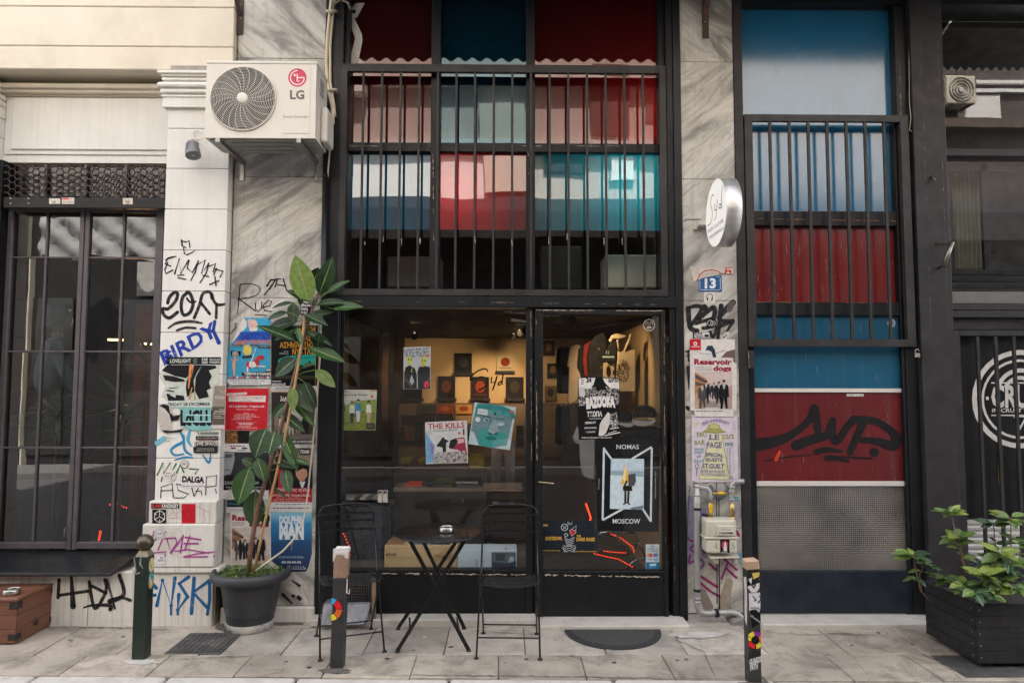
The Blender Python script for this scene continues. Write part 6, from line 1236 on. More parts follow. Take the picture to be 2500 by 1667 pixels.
# right bollard
g2 = G(1845, 1668); b2 = thing('bollard', g2 + Vector((0, .04, 0)), 'sticker covered bollard with bare wooden top in front of the side door', 'bollard', 'street bollards')
c2_ = g2 + Vector((.0, .04, 0)); t2 = P(1843, 1392, g2.y); wt = P(1843, 1368, g2.y)
MB().bar(c2_ + Vector((0, 0, -.03)), Vector((c2_.x, c2_.y, t2.z)), .074, .074, m_bk, (0, 1, 0)).build('shaft', b2, bev=.004)
MB().bar(Vector((c2_.x, c2_.y, t2.z+.001)), Vector((c2_.x-.004, c2_.y, wt.z)), .078, .078, plain('raw_wood', (.42, .28, .18), .7, .25, 16, stretch=(1, 1, 8), bmp=.5), (0, 1, 0)).build('wooden_top', b2, bev=.006)
fy = c2_.y-.0385; f0_, f1_ = 1888, 1992
def stk(label, fn):
    p = Print(W8, fy); fn(p); p.build('sticker', None, label, 'sticker')
L0 = X(1829, 1500, fy); 
xa_ = (c2_.x-.037); xb_ = (c2_.x+.037)
def fx(t): # across the front face, in W8 pixels
    return None
pl2 = lambda a, b, l: Vector((xa_+a*.074, fy-l, t2.z-b))
def stk2(label, fn):
    p = Print(plane=pl2); fn(p); p.build('sticker', None, label, 'sticker')
stk2('torn yellow and white sticker under the wooden bollard top', lambda p: p.pg([(.02, .0), (.98, .0), (.98, .07), (.02, .09)], '22231f').pg([(.4, .015), (.98, .01), (.95, .035), (.5, .05)], 'c9b45a').pg([(.1, .05), (.4, .04), (.3, .08)], 'd2cdc8'))
stk2('white winged sticker near the top of the right bollard', lambda p: p.pg([(.0, .055), (.3, .075), (.5, .09), (.75, .07), (1.0, .045), (.95, .10), (.7, .125), (.3, .125), (.05, .1)], 'cfcac4').s([(.3, .08), (.5, .1), (.7, .08)], .012, '2c2a2c'))
stk2('white square sticker with black compass drawing on the right bollard', lambda p: p.pg([(.1, .13), (1.0, .125), (1.0, .225), (.12, .23)], 'cdc9cc').s(arc(.7, .16, .3, -40, 70, 8, .025), .012, '2a2830', False).s([(.4, .145), (.7, .17), (.5, .175)], .01, '2a2830').lines(.2, .205, .9, .22, 1, '77757c'))
stk2('black diamond sticker with white script on the right bollard', lambda p: p.pg([(.2, .225), (1.0, .215), (1.0, .30), (.3, .325)], '151416').t('Le Mascoderone', (.22, .262), (.95, .30), .016, 'd8d4ce', .0).pg([(.6, .22), (.95, .22), (.9, .24)], 'c9c4be'))
def wheel(p):
    cxx, cyy = .55, .395
    S = lambda r_, a: (cxx+r_*math.cos(RAD(a))/.074, cyy+r_*math.sin(RAD(a)))
    p.pg([(max(0, min(1, S(.054, a)[0])), S(.054, a)[1]) for a in range(0, 360, 12)], '191718')
    for a0, a1, c_ in ((-150, -100, 'd8c83c'), (-95, -45, '8a2f9a'), (-40, 20, 'd8702a'), (25, 85, 'd2c23c'), (95, 170, 'd0282c'), (175, 205, 'd8c83c')):
        o_ = [S(.05, a0+(a1-a0)*t/6) for t in range(7)] + [S(.024, a1-(a1-a0)*t/6) for t in range(7)]
        p.pg([(max(0.0, min(1.0, a)), b) for a, b in o_], c_)
stk2('colour wheel ring sticker in red orange yellow purple on the right bollard', wheel)
stk2('torn white sticker reading GUARDS PATH low on the right bollard', lambda p: p.pg([(.0, .47), (.4, .455), (.95, .46), (.9, .50), (.35, .505), (.0, .51)], '2a282a').t('GUARDS', (.05, .535), (1.0, .515), .03, 'cfcac4', .05).t('PATH', (.1, .565), (.7, .555), .03, 'cfcac4', .05))
plL = lambda a, b, l: Vector((xa_-.0015-l, c2_.y+.037-a*.074, t2.z-b))
p = Print(plane=plL); p.pg([(.3, .05), (.9, .04), (1, .2), (.8, .32), (.4, .3)], 'c9c5c0').pg([(.2, .1), (.5, .12), (.4, .2)], '8a8a86').s([(.5, .1), (.8, .25)], .02, '2a282a'); p.build('sticker', None, 'torn white sticker wrapping the left side of right bollard', 'sticker')

# ================================================================ wooden chest with ashtray
n0 = G(37, 1574); chx = n0.x; chy0 = n0.y; chy1 = G(136, 1524).y; chz = 1.71 - (1446-941)/FPX*(chy0+5.1)
m_wd = plain('chest_wood', (.15, .058, .032), .42, .28, 6, stretch=(1.5, 1.5, 10), bmp=.2)
ch = thing('wooden_chest', (chx-.35, (chy0+chy1)/2, 0), 'reddish brown wooden chest with dark metal corners at bottom left', 'chest')
nrow = 3
for k in range(nrow):
    z0, z1 = .01+k*(chz-.03)/nrow, .01+(k+1)*(chz-.03)/nrow
    MB().box(chx-.75, chx-.002, chy0, chy0+.018, z0+.0012, z1-.0012, m_wd).build('plank', ch, bev=.002)
    MB().box(chx-.018, chx, chy0+.0185, chy1, z0+.0012, z1-.0012, m_wd).build('plank', ch, bev=.002)
    MB().box(chx-.75, chx-.0185, chy1-.018, chy1-.0005, z0+.0012, z1-.0012, m_wd).build('plank', ch, bev=.002)
MB().box(chx-.745, chx-.02, chy0+.02, chy1-.02, .012, chz-.03, m_dark).build('lining', ch)
MB().box(chx-.76, chx+.008, chy0-.008, chy1+.006, chz-.02, chz, m_wd).build('lid', ch, bev=.004)
m_iron = plain('dark_iron', (.03, .027, .026), .45, .2, metal=.5)
for z0, z1 in ((.03, .07), (chz-.07, chz-.025)):
    MB().box(chx-.05, chx+.004, chy0-.004, chy0-.0005, z0, z1, m_iron).build('corner_bracket', ch, bev=.002)
    MB().box(chx+.0005, chx+.004, chy0, chy0+.05, z0, z1, m_iron).build('corner_bracket', ch, bev=.002)
    MB().box(chx+.0005, chx+.004, chy1-.05, chy1, z0, z1, m_iron).build('corner_bracket', ch, bev=.002)
MB().lathe((chx+.0005, (chy0+chy1)/2, .085), [(.022, 0), (.02, .006), (0, .008)], m_iron, 16, (1, 0, 0)).build('side_knob', ch)
m_chr = plain('polished_steel', (.42, .40, .375), .27, .1, metal=1.0, bmp=0)
def ashtray(c, label):
    mb = MB(); c = Vector(c)
    mb.lathe(c, [(0, .002), (.047, .002), (.05, .0), (.052, .012), (.049, .03), (.047, .036), (.044, .036), (.045, .028), (.047, .014), (.044, .007), (0, .006)], m_chr, 28); return mb.build('ashtray', None, label, 'ashtray')
ag = P(30, 1415, -.36); ashtray((ag.x, -.36, chz+.0005), 'steel ashtray on top of the wooden chest')

# ================================================================ bistro table and chairs
m_tb = plain('bistro_black', (.008, .008, .009), .3, .3, 10, bmp=0, spec=.4)
tx, ty, tz = -.433, -.50, .745
tb_ = thing('bistro_table', (tx, ty, 0), 'round black folding bistro table between two metal chairs', 'table')
mb = MB(); mb.lathe((tx, ty, tz-.012), [(0, 0), (.288, 0), (.292, .004), (.292, .010), (.286, .012), (0, .012)], m_tb, 56); mb.build('table_top', tb_)
F = lambda u, v: G(u, v)
fl, frr, bl_, br_ = F(970, 1592), F(1144, 1590), F(972, 1536), F(1133, 1535)
tops = {'R': .19, 'L': -.19}
for foot, sx_ in ((fl, .185), (bl_, .155)):
    yt = ty + (-.12 if foot is fl else .12)
    MB().bar(Vector((foot.x, foot.y, .012)), Vector((tx+sx_, yt, tz-.02)), .024, .010, m_tb, (0, 1, 0)).build('leg', tb_)
for foot, sx_ in ((frr, -.185), (br_, -.155)):
    yt = ty + (-.10 if foot is frr else .14)
    MB().bar(Vector((foot.x, foot.y, .012)), Vector((tx+sx_, yt, tz-.02)), .024, .010, m_tb, (0, 1, 0)).build('leg', tb_)
for foot in (fl, frr, bl_, br_): MB().box(foot.x-.016, foot.x+.016, foot.y-.014, foot.y+.014, 0, .012, m_tb).build('foot', tb_, bev=.004)
for a, b in ((fl, bl_), (frr, br_)): 
    A = a + (Vector((tx, ty, .37))-a)*.30; Bp = b + (Vector((tx, ty, .37))-b)*.30; MB().tube([A, Bp], .006, m_tb, 6).build('stretcher', tb_)
MB().tube([(tx-.18, ty, tz-.022), (tx+.18, ty, tz-.022)], .008, m_tb, 6).build('top_brace', tb_)
ashtray((P(1090, 1280, ty-.02).x, ty-.02, tz+.0005), 'steel ashtray on the round bistro table')
def chair(cx, cy, rot, label):
    t = thing('bistro_chair', (cx, cy, 0), label, 'chair', 'folding metal bistro chairs')
    M = Matrix.Translation((cx, cy, 0)) @ Matrix.Rotation(rot, 4, 'Z'); T = lambda x, y, z: M @ Vector((x, y, z))
    for s in (-1, 1):
        MB().tube([T(s*.185, .19, .80), T(s*.19, .03, .45), T(s*.20, -.21, .012)], .0062, m_tb, 7).build('leg', t)
        MB().tube([T(s*.175, -.17, .44), T(s*.18, .05, .22), T(s*.185, .23, .012)], .0062, m_tb, 7).build('leg', t)
        for y in (-.21, .23): MB().lathe(T(s*(.20 if y < 0 else .185), y-.008, 0), [(.017, 0), (.017, .007), (.008, .012)], m_tb, 10).build('foot', t)
        MB().tube([T(s*.185, .03, .455), T(s*.18, -.18, .447)], .006, m_tb, 6).build('seat_rail', t)
    arc_ = [T(-.185, .19, .80), T(-.182, .205, .845), T(-.155, .215, .872), T(-.08, .222, .88), T(0, .225, .882), T(.08, .222, .88), T(.155, .215, .872), T(.182, .205, .845), T(.185, .19, .80)]
    MB().tube(arc_, .006, m_tb, 7).build('back_frame', t)
    for z, y in ((.815, .20), (.765, .18), (.71, .155)):
        pts = [T(-.2+.4*i/8, y+.045*(1-(i/4-1)**2), z) for i in range(9)]
        mb = MB(); n_ = len(mb.v)
        for q_ in pts: mb.v += [q_ + Vector((0, 0, .0065)), q_ - Vector((0, 0, .0065))]
        for i in range(8): mb.face((2*i, 2*i+1, 2*i+3, 2*i+2), m_tb)
        b_ = mb.build('back_slat', t); so = b_.modifiers.new('thick', 'SOLIDIFY'); so.thickness = .004
        for s in (-1, 1): MB().lathe(T(s*.19, y-.002, z), [(0, -.012), (.008, -.01), (.008, .006), (0, .009)], m_tb, 8, (0, -1, 0)).build('rivet', t)
    for k in range(8):
        y = .04-.032*k; pts = [T(-.2+.4*i/8, y-.018*(1-(i/4-1)**2), .458-.022*(1-(i/4-1)**2)) for i in range(9)]
        mb = MB()
        for q_ in pts: mb.v += [q_ + M.to_3x3() @ Vector((0, .0075, 0)), q_ - M.to_3x3() @ Vector((0, .0075, 0))]
        for i in range(8): mb.face((2*i, 2*i+1, 2*i+3, 2*i+2), m_tb, True)
        b_ = mb.build('seat_slat', t); so = b_.modifiers.new('thick', 'SOLIDIFY'); so.thickness = .003
    MB().tube([T(-.198, -.185, .12), T(.198, -.185, .12)], .005, m_tb, 6).build('stretcher', t)
    MB().tube([T(-.184, .20, .07), T(.184, .20, .07)], .005, m_tb, 6).build('stretcher', t)
    return t
chair(.035, -.485, RAD(-2), 'black folding bistro chair to the right of the round table')
chair(-1.03, -.445, RAD(20), 'black folding bistro chair to the left of the round table')
# old mesh-fronted heater under the window behind the left chair
ht = thing('mesh_heater', (P(880, 1500, -.1).x, -.06, 0), 'low dark wire mesh heater with dented metal base behind left chair', 'heater')
hx0, hx1 = X(840, 1440, -.12), X(905, 1440, -.12)
MB().box(hx0, hx1, -.10, -.02, Z(870, 1472, -.1), Z(870, 1405, -.1), m_dark).build('body', ht, bev=.004)
m_ms = plain('mesh_wire', (.12, .11, .1), .4, .2, metal=.7)
for k in range(12): x = hx0 + (hx1-hx0)*k/11; MB().tube([(x, -.105, Z(870, 1470, -.1)), (x, -.105, Z(870, 1407, -.1))], .0016, m_ms, 4).build('mesh_wire', ht)
for k in range(10): z = Z(870, 1470-k*7, -.1); MB().tube([(hx0, -.107, z), (hx1, -.107, z)], .0016, m_ms, 4).build('mesh_wire', ht)
MB().prism([P(780, 1528, -.2), P(788, 1472, -.12), P(905, 1470, -.12), P(892, 1527, -.2)], (0, .10, 0), plain('dented_steel', (.16, .165, .175), .45, .4, 9, metal=.3, bmp=.6, bscale=12, dirt=(.35, .35, .36), dscale=8)).build('base', ht, bev=.01)
bx(907, 1412, 917, 1512, -.11, .02, plain('bare_board', (.22, .15, .10), .7, .2)).build('upright_board', None, 'narrow bare wooden board leaning beside the mesh heater', 'board')

# ================================================================ on the pavement
dm_ = MB(); yb0 = -.205; cxm = G(1487, 1522).x; pts = [Vector((cxm-.335, yb0, .012)), Vector((cxm+.335, yb0, .012))]
pts = [Vector((cxm+.335*math.cos(RAD(a)), yb0-.355*math.sin(RAD(a)), .010)) for a in range(0, 181, 6)]
dm_.prism(pts, (0, 0, -.0085), plain('mat_rubber', (.028, .029, .031), .85, .2, 20)); dmt = dm_.build('doormat', None, 'dark half round doormat in front of the shop door', 'doormat')
m_carp = plain('mat_carpet', (.05, .048, .046), .95, .25, 60, bmp=.8, bscale=300)
MB().prism([Vector((cxm+.29*math.cos(RAD(a)), yb0-.012-.30*math.sin(RAD(a)), .0135)) for a in range(0, 181, 6)], (0, 0, -.003), m_carp).build('mat_pile', dmt)
# drain cover near the pot
m_cast = plain('cast_iron', (.085, .08, .076), .6, .3, 12, metal=.3, dirt=(.2, .185, .165), dscale=6)
cv = [G(*C5(480, 1352)), G(*C5(872, 1372)), G(*C5(790, 1562)), G(*C5(288, 1545))]
x0, x1 = (cv[0].x+cv[3].x)/2-.02, (cv[1].x+cv[2].x)/2; y0, y1 = (cv[2].y+cv[3].y)/2, (cv[0].y+cv[1].y)/2
dc = MB().box(x0, x1, y0, y1, -.02, .004, m_cast).build('drain_cover', None, 'rectangular cast iron drain cover in front of the plant pot', 'drain cover', bev=.002)
nx_, ny_ = 9, 7
for i in range(nx_):
    for j in range(ny_):
        xa = x0+.02+(x1-x0-.04)*i/nx_; ya = y0+.02+(y1-y0-.04)*j/ny_
        MB().box(xa+.003, xa+(x1-x0-.04)/nx_-.003, ya+.003, ya+(y1-y0-.04)/ny_-.003, .0042, .0075, m_cast).build('tread_stud', dc)
cv2 = [G(2250, 1582), G(2300, 1578), G(2420, 1640), G(2350, 1645)]
MB().box(G(2255, 1590).x, G(2255, 1590).x+.5, -1.0, -.66, -.02, .0045, m_cast).build('drain_cover', None, 'iron drain cover partly under the planter box', 'drain cover', bev=.003)
for i, (u, v) in enumerate(((1037, 1556), (1500, 1618), (945, 1608), (1100, 1580), (1285, 1610), (755, 1630))):
    c = G(u, v); mb = MB(); k = 9; col = ('d5d0c8', '3c3833', '3a3733', '3f3b36', '55584a', '3a3632')[i]
    mb.prism([c + Vector((.016*rnd.uniform(.6, 1.3)*math.cos(2*math.pi*t/k), .010*rnd.uniform(.6, 1.3)*math.sin(2*math.pi*t/k), .0062)) for t in range(k)], (0, 0, -.002), ink(col))
    mb.build('litter', None, ('white paper scrap under the bistro table', 'dark gum spot on the slab right of the doormat', 'grey gum spot on the slab left of table feet', 'small gum spot between the table feet', 'greenish gum spot right of the right chair', 'small dark speck left of the taped bollard')[i], 'litter')

# ================================================================ leaves
def leaf_mesh(name, mt, mr, fold=.12, curl=.12, pw=.85, rows=9):
    """unit leaf: length 1 along y, width 1 across x, face towards +z"""
    me = bpy.data.meshes.new(name); v = []; f = []; mi = []
    cols = (-.5, -.25, -.028, .028, .25, .5)
    for i in range(rows+1):
        t = i/rows; wd = max(.02, math.sin(math.pi*min(1, t**pw))**.8) if 0 < t < 1 else .03
        for c in cols:
            x = c*wd; v.append((x, t, -abs(c)**1.3*fold*-1.0*wd - curl*t*t + .012*math.sin(t*16+c*6)*abs(c)))
    k = len(cols)
    for i in range(rows):
        for j in range(k-1): f.append((i*k+j, i*k+j+1, (i+1)*k+j+1, (i+1)*k+j)); mi.append(1 if j == 2 else 0)
    me.from_pydata(v, [], f); me.materials.append(mt); me.materials.append(mr); me.polygons.foreach_set('material_index', mi)
    me.polygons.foreach_set('use_smooth', [True]*len(f)); me.update(); return me
def leafmat(name, col, rough=.35, spec=.5, trans=.12):
    if name in MATS: return MATS[name]
    m, nt, b, o = _nodes(name); oi = N(nt, 'ObjectInfo'); v = pos(nt)
    c = ramp(nt, noise(nt, v, 30, 4), [(.3, tuple(x*.75 for x in col)), (.7, tuple(x*1.25 for x in col))])
    h = N(nt, 'HueSaturation'); L(nt, c, h.inputs['Color']); mr = N(nt, 'MapRange'); mr.inputs['To Min'].default_value = .7; mr.inputs['To Max'].default_value = 1.35; L(nt, oi.outputs['Random'], mr.inputs[0]); L(nt, mr.outputs[0], h.inputs['Value'])
    L(nt, h.outputs[0], b.inputs['Base Color']); b.inputs['Roughness'].default_value = rough; b.inputs['Specular IOR Level'].default_value = spec
    tr_ = N(nt, 'BsdfTranslucent'); L(nt, h.outputs[0], tr_.inputs[0]); mx = N(nt, 'MixShader'); mx.inputs[0].default_value = trans
    L(nt, b.outputs[0], mx.inputs[1]); L(nt, tr_.outputs[0], mx.inputs[2]); L(nt, mx.outputs[0], o.inputs[0])
    w_ = N(nt, 'TexWave', Scale=14.0, Distortion=1.0); tc = N(nt, 'TexCoord'); L(nt, tc.outputs['Object'], w_.inputs['Vector']); w_.bands_direction = 'Y'
    L(nt, bump(nt, w_.outputs['Fac'], .12, .01), b.inputs['Normal'])
    MATS[name] = m; return m
lm_d = leafmat('rubber_leaf_dark', (.016, .044, .014), .4, .3); lm_m = leafmat('rubber_leaf_mid', (.028, .072, .018), .4, .35); lm_l = leafmat('rubber_leaf_light', (.13, .19, .045), .5, .25); lm_g = leafmat('rubber_leaf_grey', (.05, .095, .04), .35, .4)
lm_r = leafmat('leaf_rib', (.20, .24, .10), .5)
def place_leaf(me, par, base, tip, width, nrm, name='leaf'):
    y = tip-base; ln = y.length; y.normalize(); z = Vector(nrm); z = (z - y*z.dot(y)).normalized(); x = y.cross(z)
    o = bpy.data.objects.new(name, me); COL.objects.link(o); o.parent = par
    o.matrix_local = Matrix.Translation(base - ORG[par.name]) @ Matrix((x*width, y*ln, z*ln)).transposed().to_4x4()
    return o
pot0 = G(608, 1548); PYc = pot0.y+.155
pc = Vector((P(610, 1540, PYc).x, PYc, 0))
pp = thing('potted_rubber_plant', pc, 'tall rubber plant in a grey plastic pot by the marble wall', 'potted plant')
m_pot = plain('grey_plastic_pot', (.036, .037, .040), .55, .15, 8, bmp=.2)
mb = MB(); mb.lathe(pc, [(0, .004), (.150, .004), (.156, .02), (.166, .10), (.17, .105), (.172, .115), (.2, .30), (.212, .335), (.262, .340), (.272, .352), (.274, .385), (.262, .405), (.25, .408), (.243, .398), (.238, .36), (.20, .34)], m_pot, 48); mb.build('pot', pp)
mb = MB(); mb.lathe(pc, [(.162, .0), (.166, .01), (.168, .045), (.160, .05)], plain('scuffed_pot_foot', (.36, .33, .29), .8, .3, 12, dirt=(.06, .06, .06), dscale=9, dlo=.48, dhi=.6), 40); mb.build('scuffed_foot', pp)
mb = MB(); mb.lathe(pc, [(.245, .372), (.12, .378), (0, .38)], plain('potting_soil', (.03, .024, .018), .95, .3, 30, bmp=.8, bscale=80), 30); mb.build('soil', pp)
gcm = leafmat('clover_green', (.12, .21, .04), .5, .3, .2); mb = MB()
for i in range(620):
    a = rnd.uniform(0, 2*math.pi); r_ = .24*math.sqrt(rnd.random()); q = pc + Vector((r_*math.cos(a), r_*math.sin(a), .382+rnd.random()*.035*(1.2-r_/.3))); s_ = rnd.uniform(.007, .015)
    d1_ = Vector((rnd.uniform(-1, 1), rnd.uniform(-1, 1), rnd.uniform(-.3, .5))).normalized()*s_; d2_ = Vector((rnd.uniform(-1, 1), rnd.uniform(-1, 1), rnd.uniform(-.4, .4))).normalized()*s_
    mb.poly([q-d1_, q-d2_*.8, q+d1_, q+d2_*.8], gcm)
mb.build('ground_cover', pp, kind='stuff')
m_stem = plain('plant_stem', (.15, .075, .05), .6, .25, 20, bmp=.4); m_cane = plain('bamboo_cane', (.42, .26, .11), .5, .2, 10)
def px3(lst): return [P(u, v, y) for u, v, y in lst]
MB().tube(px3([(606, 1412, -.20), (612, 1340, -.21), (630, 1235, -.215), (655, 1150, -.22), (678, 1075, -.22), (700, 990, -.22), (718, 920, -.22), (736, 850, -.215), (752, 790, -.21), (766, 745, -.2), (778, 720, -.2)]), [.017, .017, .016, .015, .0145, .014, .013, .012, .011, .009, .007], m_stem, 9).build('stem', pp)
MB().tube(px3([(618, 1412, -.21), (640, 1300, -.225), (672, 1170, -.235), (697, 1060, -.24), (718, 950, -.24), (735, 850, -.235), (744, 775, -.235)]), .0095, m_cane, 8).build('support_cane', pp)
LF = {k: leaf_mesh('rubber_leaf', m_, lm_r, fo, cu) for k, m_, fo, cu in (('d', lm_d, .16, .14), ('m', lm_m, .14, .12), ('l', lm_l, .10, .06), ('g', lm_g, .10, .18), ('e', lm_d, .22, .28))}
RL = [(754, 738, 720, 623, 58, 'l', .1, .35), (779, 719, 813, 629, 44, 'd', .5, .3), (799, 715, 850, 681, 20, 'm', .2, .9), (763, 700, 776, 655, 40, 'd', .3, .3), (812, 754, 884, 743, 30, 'm', 0, .8), (773, 743, 851, 733, 24, 'd', 0, .7), (750, 776, 812, 756, 28, 'm', 0, .8), (717, 739, 664, 747, 14, 'd', 0, .8), (716, 739, 716, 790, 30, 'g', .2, .2), (702, 762, 651, 776, 20, 'd', 0, .8), (727, 784, 647, 799, 38, 'd', 0, .7), (722, 833, 629, 789, 26, 'd', -.2, .7), (776, 852, 778, 815, 30, 'd', 0, .1), (756, 850, 841, 878, 34, 'm', 0, .7), (770, 903, 818, 944, 30, 'l', 0, .4), (722, 875, 668, 916, 44, 'd', 0, .5), (738, 896, 763, 886, 16, 'm', 0, .6), (722, 937, 760, 1000, 44, 'g', 0, .3), (743, 932, 770, 995, 32, 'd', 0, .2), (714, 944, 716, 1003, 26, 'l', .3, .1), (708, 968, 767, 1036, 24, 'm', .4, .3), (650, 1045, 620, 1114, 58, 'd', 0, .35), (671, 1052, 655, 1106, 46, 'd', .2, .2), (689, 1054, 727, 1150, 30, 'm', .3, .2), (622, 1135, 592, 1120, 26, 'g', 0, .6), (628, 1118, 646, 1174, 32, 'm', .3, .2), (609, 1141, 577, 1232, 54, 'm', 0, .25), (673, 1116, 722, 1137, 32, 'd', 0, .6), (695, 1143, 706, 1203, 30, 'm', .2, .2), (624, 1197, 615, 1292, 54, 'g', 0, .25), (651, 1250, 645, 1288, 20, 'd', .3, .2), (721, 1121, 754, 1132, 16, 'd', 0, .7), (663, 1191, 700, 1212, 9, 'd', 0, .8), (738, 700, 733, 742, 22, 'd', .2, .2), (770, 722, 838, 700, 24, 'd', 0, .8), (760, 735, 700, 705, 26, 'd', 0, .6), (742, 768, 800, 790, 26, 'd', 0, .7), (730, 800, 668, 826, 28, 'd', 0, .6), (748, 812, 806, 832, 22, 'e', 0, .7), (700, 985, 664, 1020, 26, 'd', 0, .5), (690, 1010, 742, 1050, 28, 'd', .2, .4), (735, 815, 760, 800, 16, 'd', 0, .6), (725, 800, 736, 840, 14, 'm', .2, .3)]
for i, (u0, v0, u1, v1, wp, k, nx_, nz) in enumerate(RL):
    y = -.22 + rnd.uniform(-.06, .06) - (.03 if k in 'lg' else 0); dpt = 4.86
    b_, t_ = P(u0, v0, y+.02), P(u1, v1, y - rnd.uniform(0, .08)); place_leaf(LF[k], pp, b_, t_, wp*dpt/FPX, (nx_, -1, nz))
    sp = min(((Vector((q.x, q.y, q.z))-b_).length, q) for q in px3([(612, 1340, -.21), (630, 1235, -.215), (655, 1150, -.22), (678, 1075, -.22), (700, 990, -.22), (718, 920, -.22), (736, 850, -.215), (752, 790, -.21), (766, 745, -.2)]))[1]
    MB().tube([sp, (sp+b_)/2 + Vector((0, -.01, .008)), b_], [.004, .003, .0035], lm_l, 5).build('petiole', pp)

# ================================================================ planter box with shrub
q0 = G(2382, 1632); q1 = G(2268, 1556); bx0 = (q0.x+q1.x)/2; by0, by1 = q0.y, q1.y; bz = 1.71 - (1463-941)/FPX*(by0+5.1)
pb = thing('planter_box', (bx0+.5, (by0+by1)/2, 0), 'black wooden planter box at the right edge of the pavement', 'planter')
m_pb = black_paint('planter_black', (.017, .016, .017), .55, .15)
for k in range(5):
    z0, z1 = .03+k*(bz-.03)/5, .03+(k+1)*(bz-.03)/5
    MB().box(bx0+.001, bx0+1.1, by0, by0+.02, z0+.001, z1-.001, m_pb).build('plank', pb, bev=.002)
    MB().box(bx0, bx0+.02, by0+.0205, by1, z0+.001, z1-.001, m_pb).build('plank', pb, bev=.002)
    MB().box(bx0+.0205, bx0+1.1, by1-.02, by1-.0005, z0+.001, z1-.001, m_pb).build('plank', pb, bev=.002)
    for dx_ in (.045,): MB().lathe((bx0+.02, by0-.0003, (z0+z1)/2), [(.004, 0), (0, .002)], ink('a8a49c'), 8, (0, -1, 0)).build('screw', pb)
    MB().lathe((bx0-.0003, by0+.045, (z0+z1)/2), [(.004, 0), (0, .002)], ink('a8a49c'), 8, (-1, 0, 0)).build('screw', pb)
MB().box(bx0+.021, bx0+1.09, by0+.021, by1-.021, .03, bz-.04, MATS['potting_soil']).build('soil', pb)
for xx in (bx0+.05, bx0+.9): MB().box(xx, xx+.06, by0+.03, by1-.03, 0, .03, m_pb).build('foot', pb)
sm_l = leafmat('shrub_leaf_light', (.22, .29, .06), .35, .5, .22); sm_m = leafmat('shrub_leaf_mid', (.10, .17, .04), .28, .5, .18); sm_d = leafmat('shrub_leaf_dark', (.03, .065, .03), .25, .5, .1); sm_r = leafmat('shrub_rib', (.22, .28, .10))
SL = {k: leaf_mesh('shrub_leaf', m_, sm_r, .14, cu, .8, 6) for k, m_, cu in (('l', sm_l, .12), ('m', sm_m, .2), ('d', sm_d, .25))}
sh = thing('green_shrub', (bx0+.4, (by0+by1)/2, bz-.04), 'leafy bright green shrub growing in the black planter box', 'shrub')
m_twig = plain('shrub_twig', (.14, .08, .05), .7)
def whorl(c, n, ln, spread, kinds, tilt=.5):
    a0 = rnd.uniform(0, 6.28)
    for i in range(n):
        a = a0 + 2.4*i; el = rnd.uniform(-.35, .55)+tilt*(i/n-.3); d = Vector((math.cos(a)*math.cos(el), math.sin(a)*math.cos(el), math.sin(el)))
        l_ = ln*1.25*rnd.uniform(.75, 1.2); b_ = c + Vector((0, 0, -.03*(i/n)))
        place_leaf(SL[rnd.choice(kinds)], sh, b_ + d*.008, b_ + d*l_, l_*rnd.uniform(.42, .55), (rnd.uniform(-.3, .3)+d.x*-.3, -.5+d.y*-.3, 1.0))
stems = [((2290, 1490, -.62), (2247, 1440, -.66), (2227, 1352, -.68), 9, .085, 'lmmd'), ((2370, 1440, -.7), (2350, 1370, -.70), (2320, 1248, -.70), 10, .08, 'lllm'), ((2370, 1440, -.7), (2355, 1380, -.70), (2338, 1306, -.70), 7, .085, 'llm'), ((2440, 1440, -.7), (2432, 1350, -.7), (2425, 1275, -.7), 8, .08, 'mdd'), ((2470, 1440, -.72), (2468, 1340, -.72), (2468, 1262, -.72), 9, .085, 'lmm'), ((2430, 1430, -.74), (2428, 1390, -.76), (2440, 1345, -.78), 8, .1, 'lmm'), ((2490, 1430, -.6), (2490, 1360, -.6), (2490, 1320, -.6), 8, .09, 'dmm'), ((2395, 1450, -.8), (2395, 1420, -.82), (2400, 1398, -.84), 9, .1, 'llm'), ((2350, 1450, -.7), (2345, 1430, -.74), (2352, 1420, -.76), 9, .09, 'lmd'), ((2440, 1460, -.85), (2440, 1430, -.86), (2440, 1415, -.88), 9, .09, 'lmm'), ((2480, 1450, -.85), (2480, 1440, -.86), (2482, 1432, -.9), 9, .09, 'lmm'), ((2330, 1440, -.6), (2318, 1420, -.62), (2305, 1405, -.64), 7, .075, 'dmm'), ((2470, 1440, -.8), (2468, 1400, -.82), (2462, 1375, -.84), 9, .09, 'lmd'), ((2540, 1440, -.8), (2530, 1380, -.8), (2525, 1330, -.8), 9, .09, 'lmd'), ((2560, 1450, -.85), (2550, 1420, -.86), (2545, 1400, -.88), 9, .09, 'lmm'), ((2400, 1450, -.65), (2398, 1410, -.65), (2395, 1375, -.65), 8, .085, 'dmm'), ((2370, 1460, -.88), (2375, 1448, -.88), (2378, 1440, -.9), 7, .075, 'mdd'), ((2420, 1460, -.88), (2420, 1452, -.9), (2422, 1448, -.92), 7, .075, 'mdd'), ((2250, 1440, -.62), (2245, 1400, -.64), (2262, 1375, -.64), 6, .07, 'dmm')]
for a, b, c, n, ln, ks in stems:
    A, Bq, Cq = P(*a), P(*b), P(*c); MB().tube([A, Bq, Cq], [.005, .004, .003], m_twig, 6).build('stem', sh); whorl(Cq, n+2, ln, 1, ks); whorl(Bq + (Cq-Bq)*.35, max(3, n//2), ln*.9, 1, ks, .2)
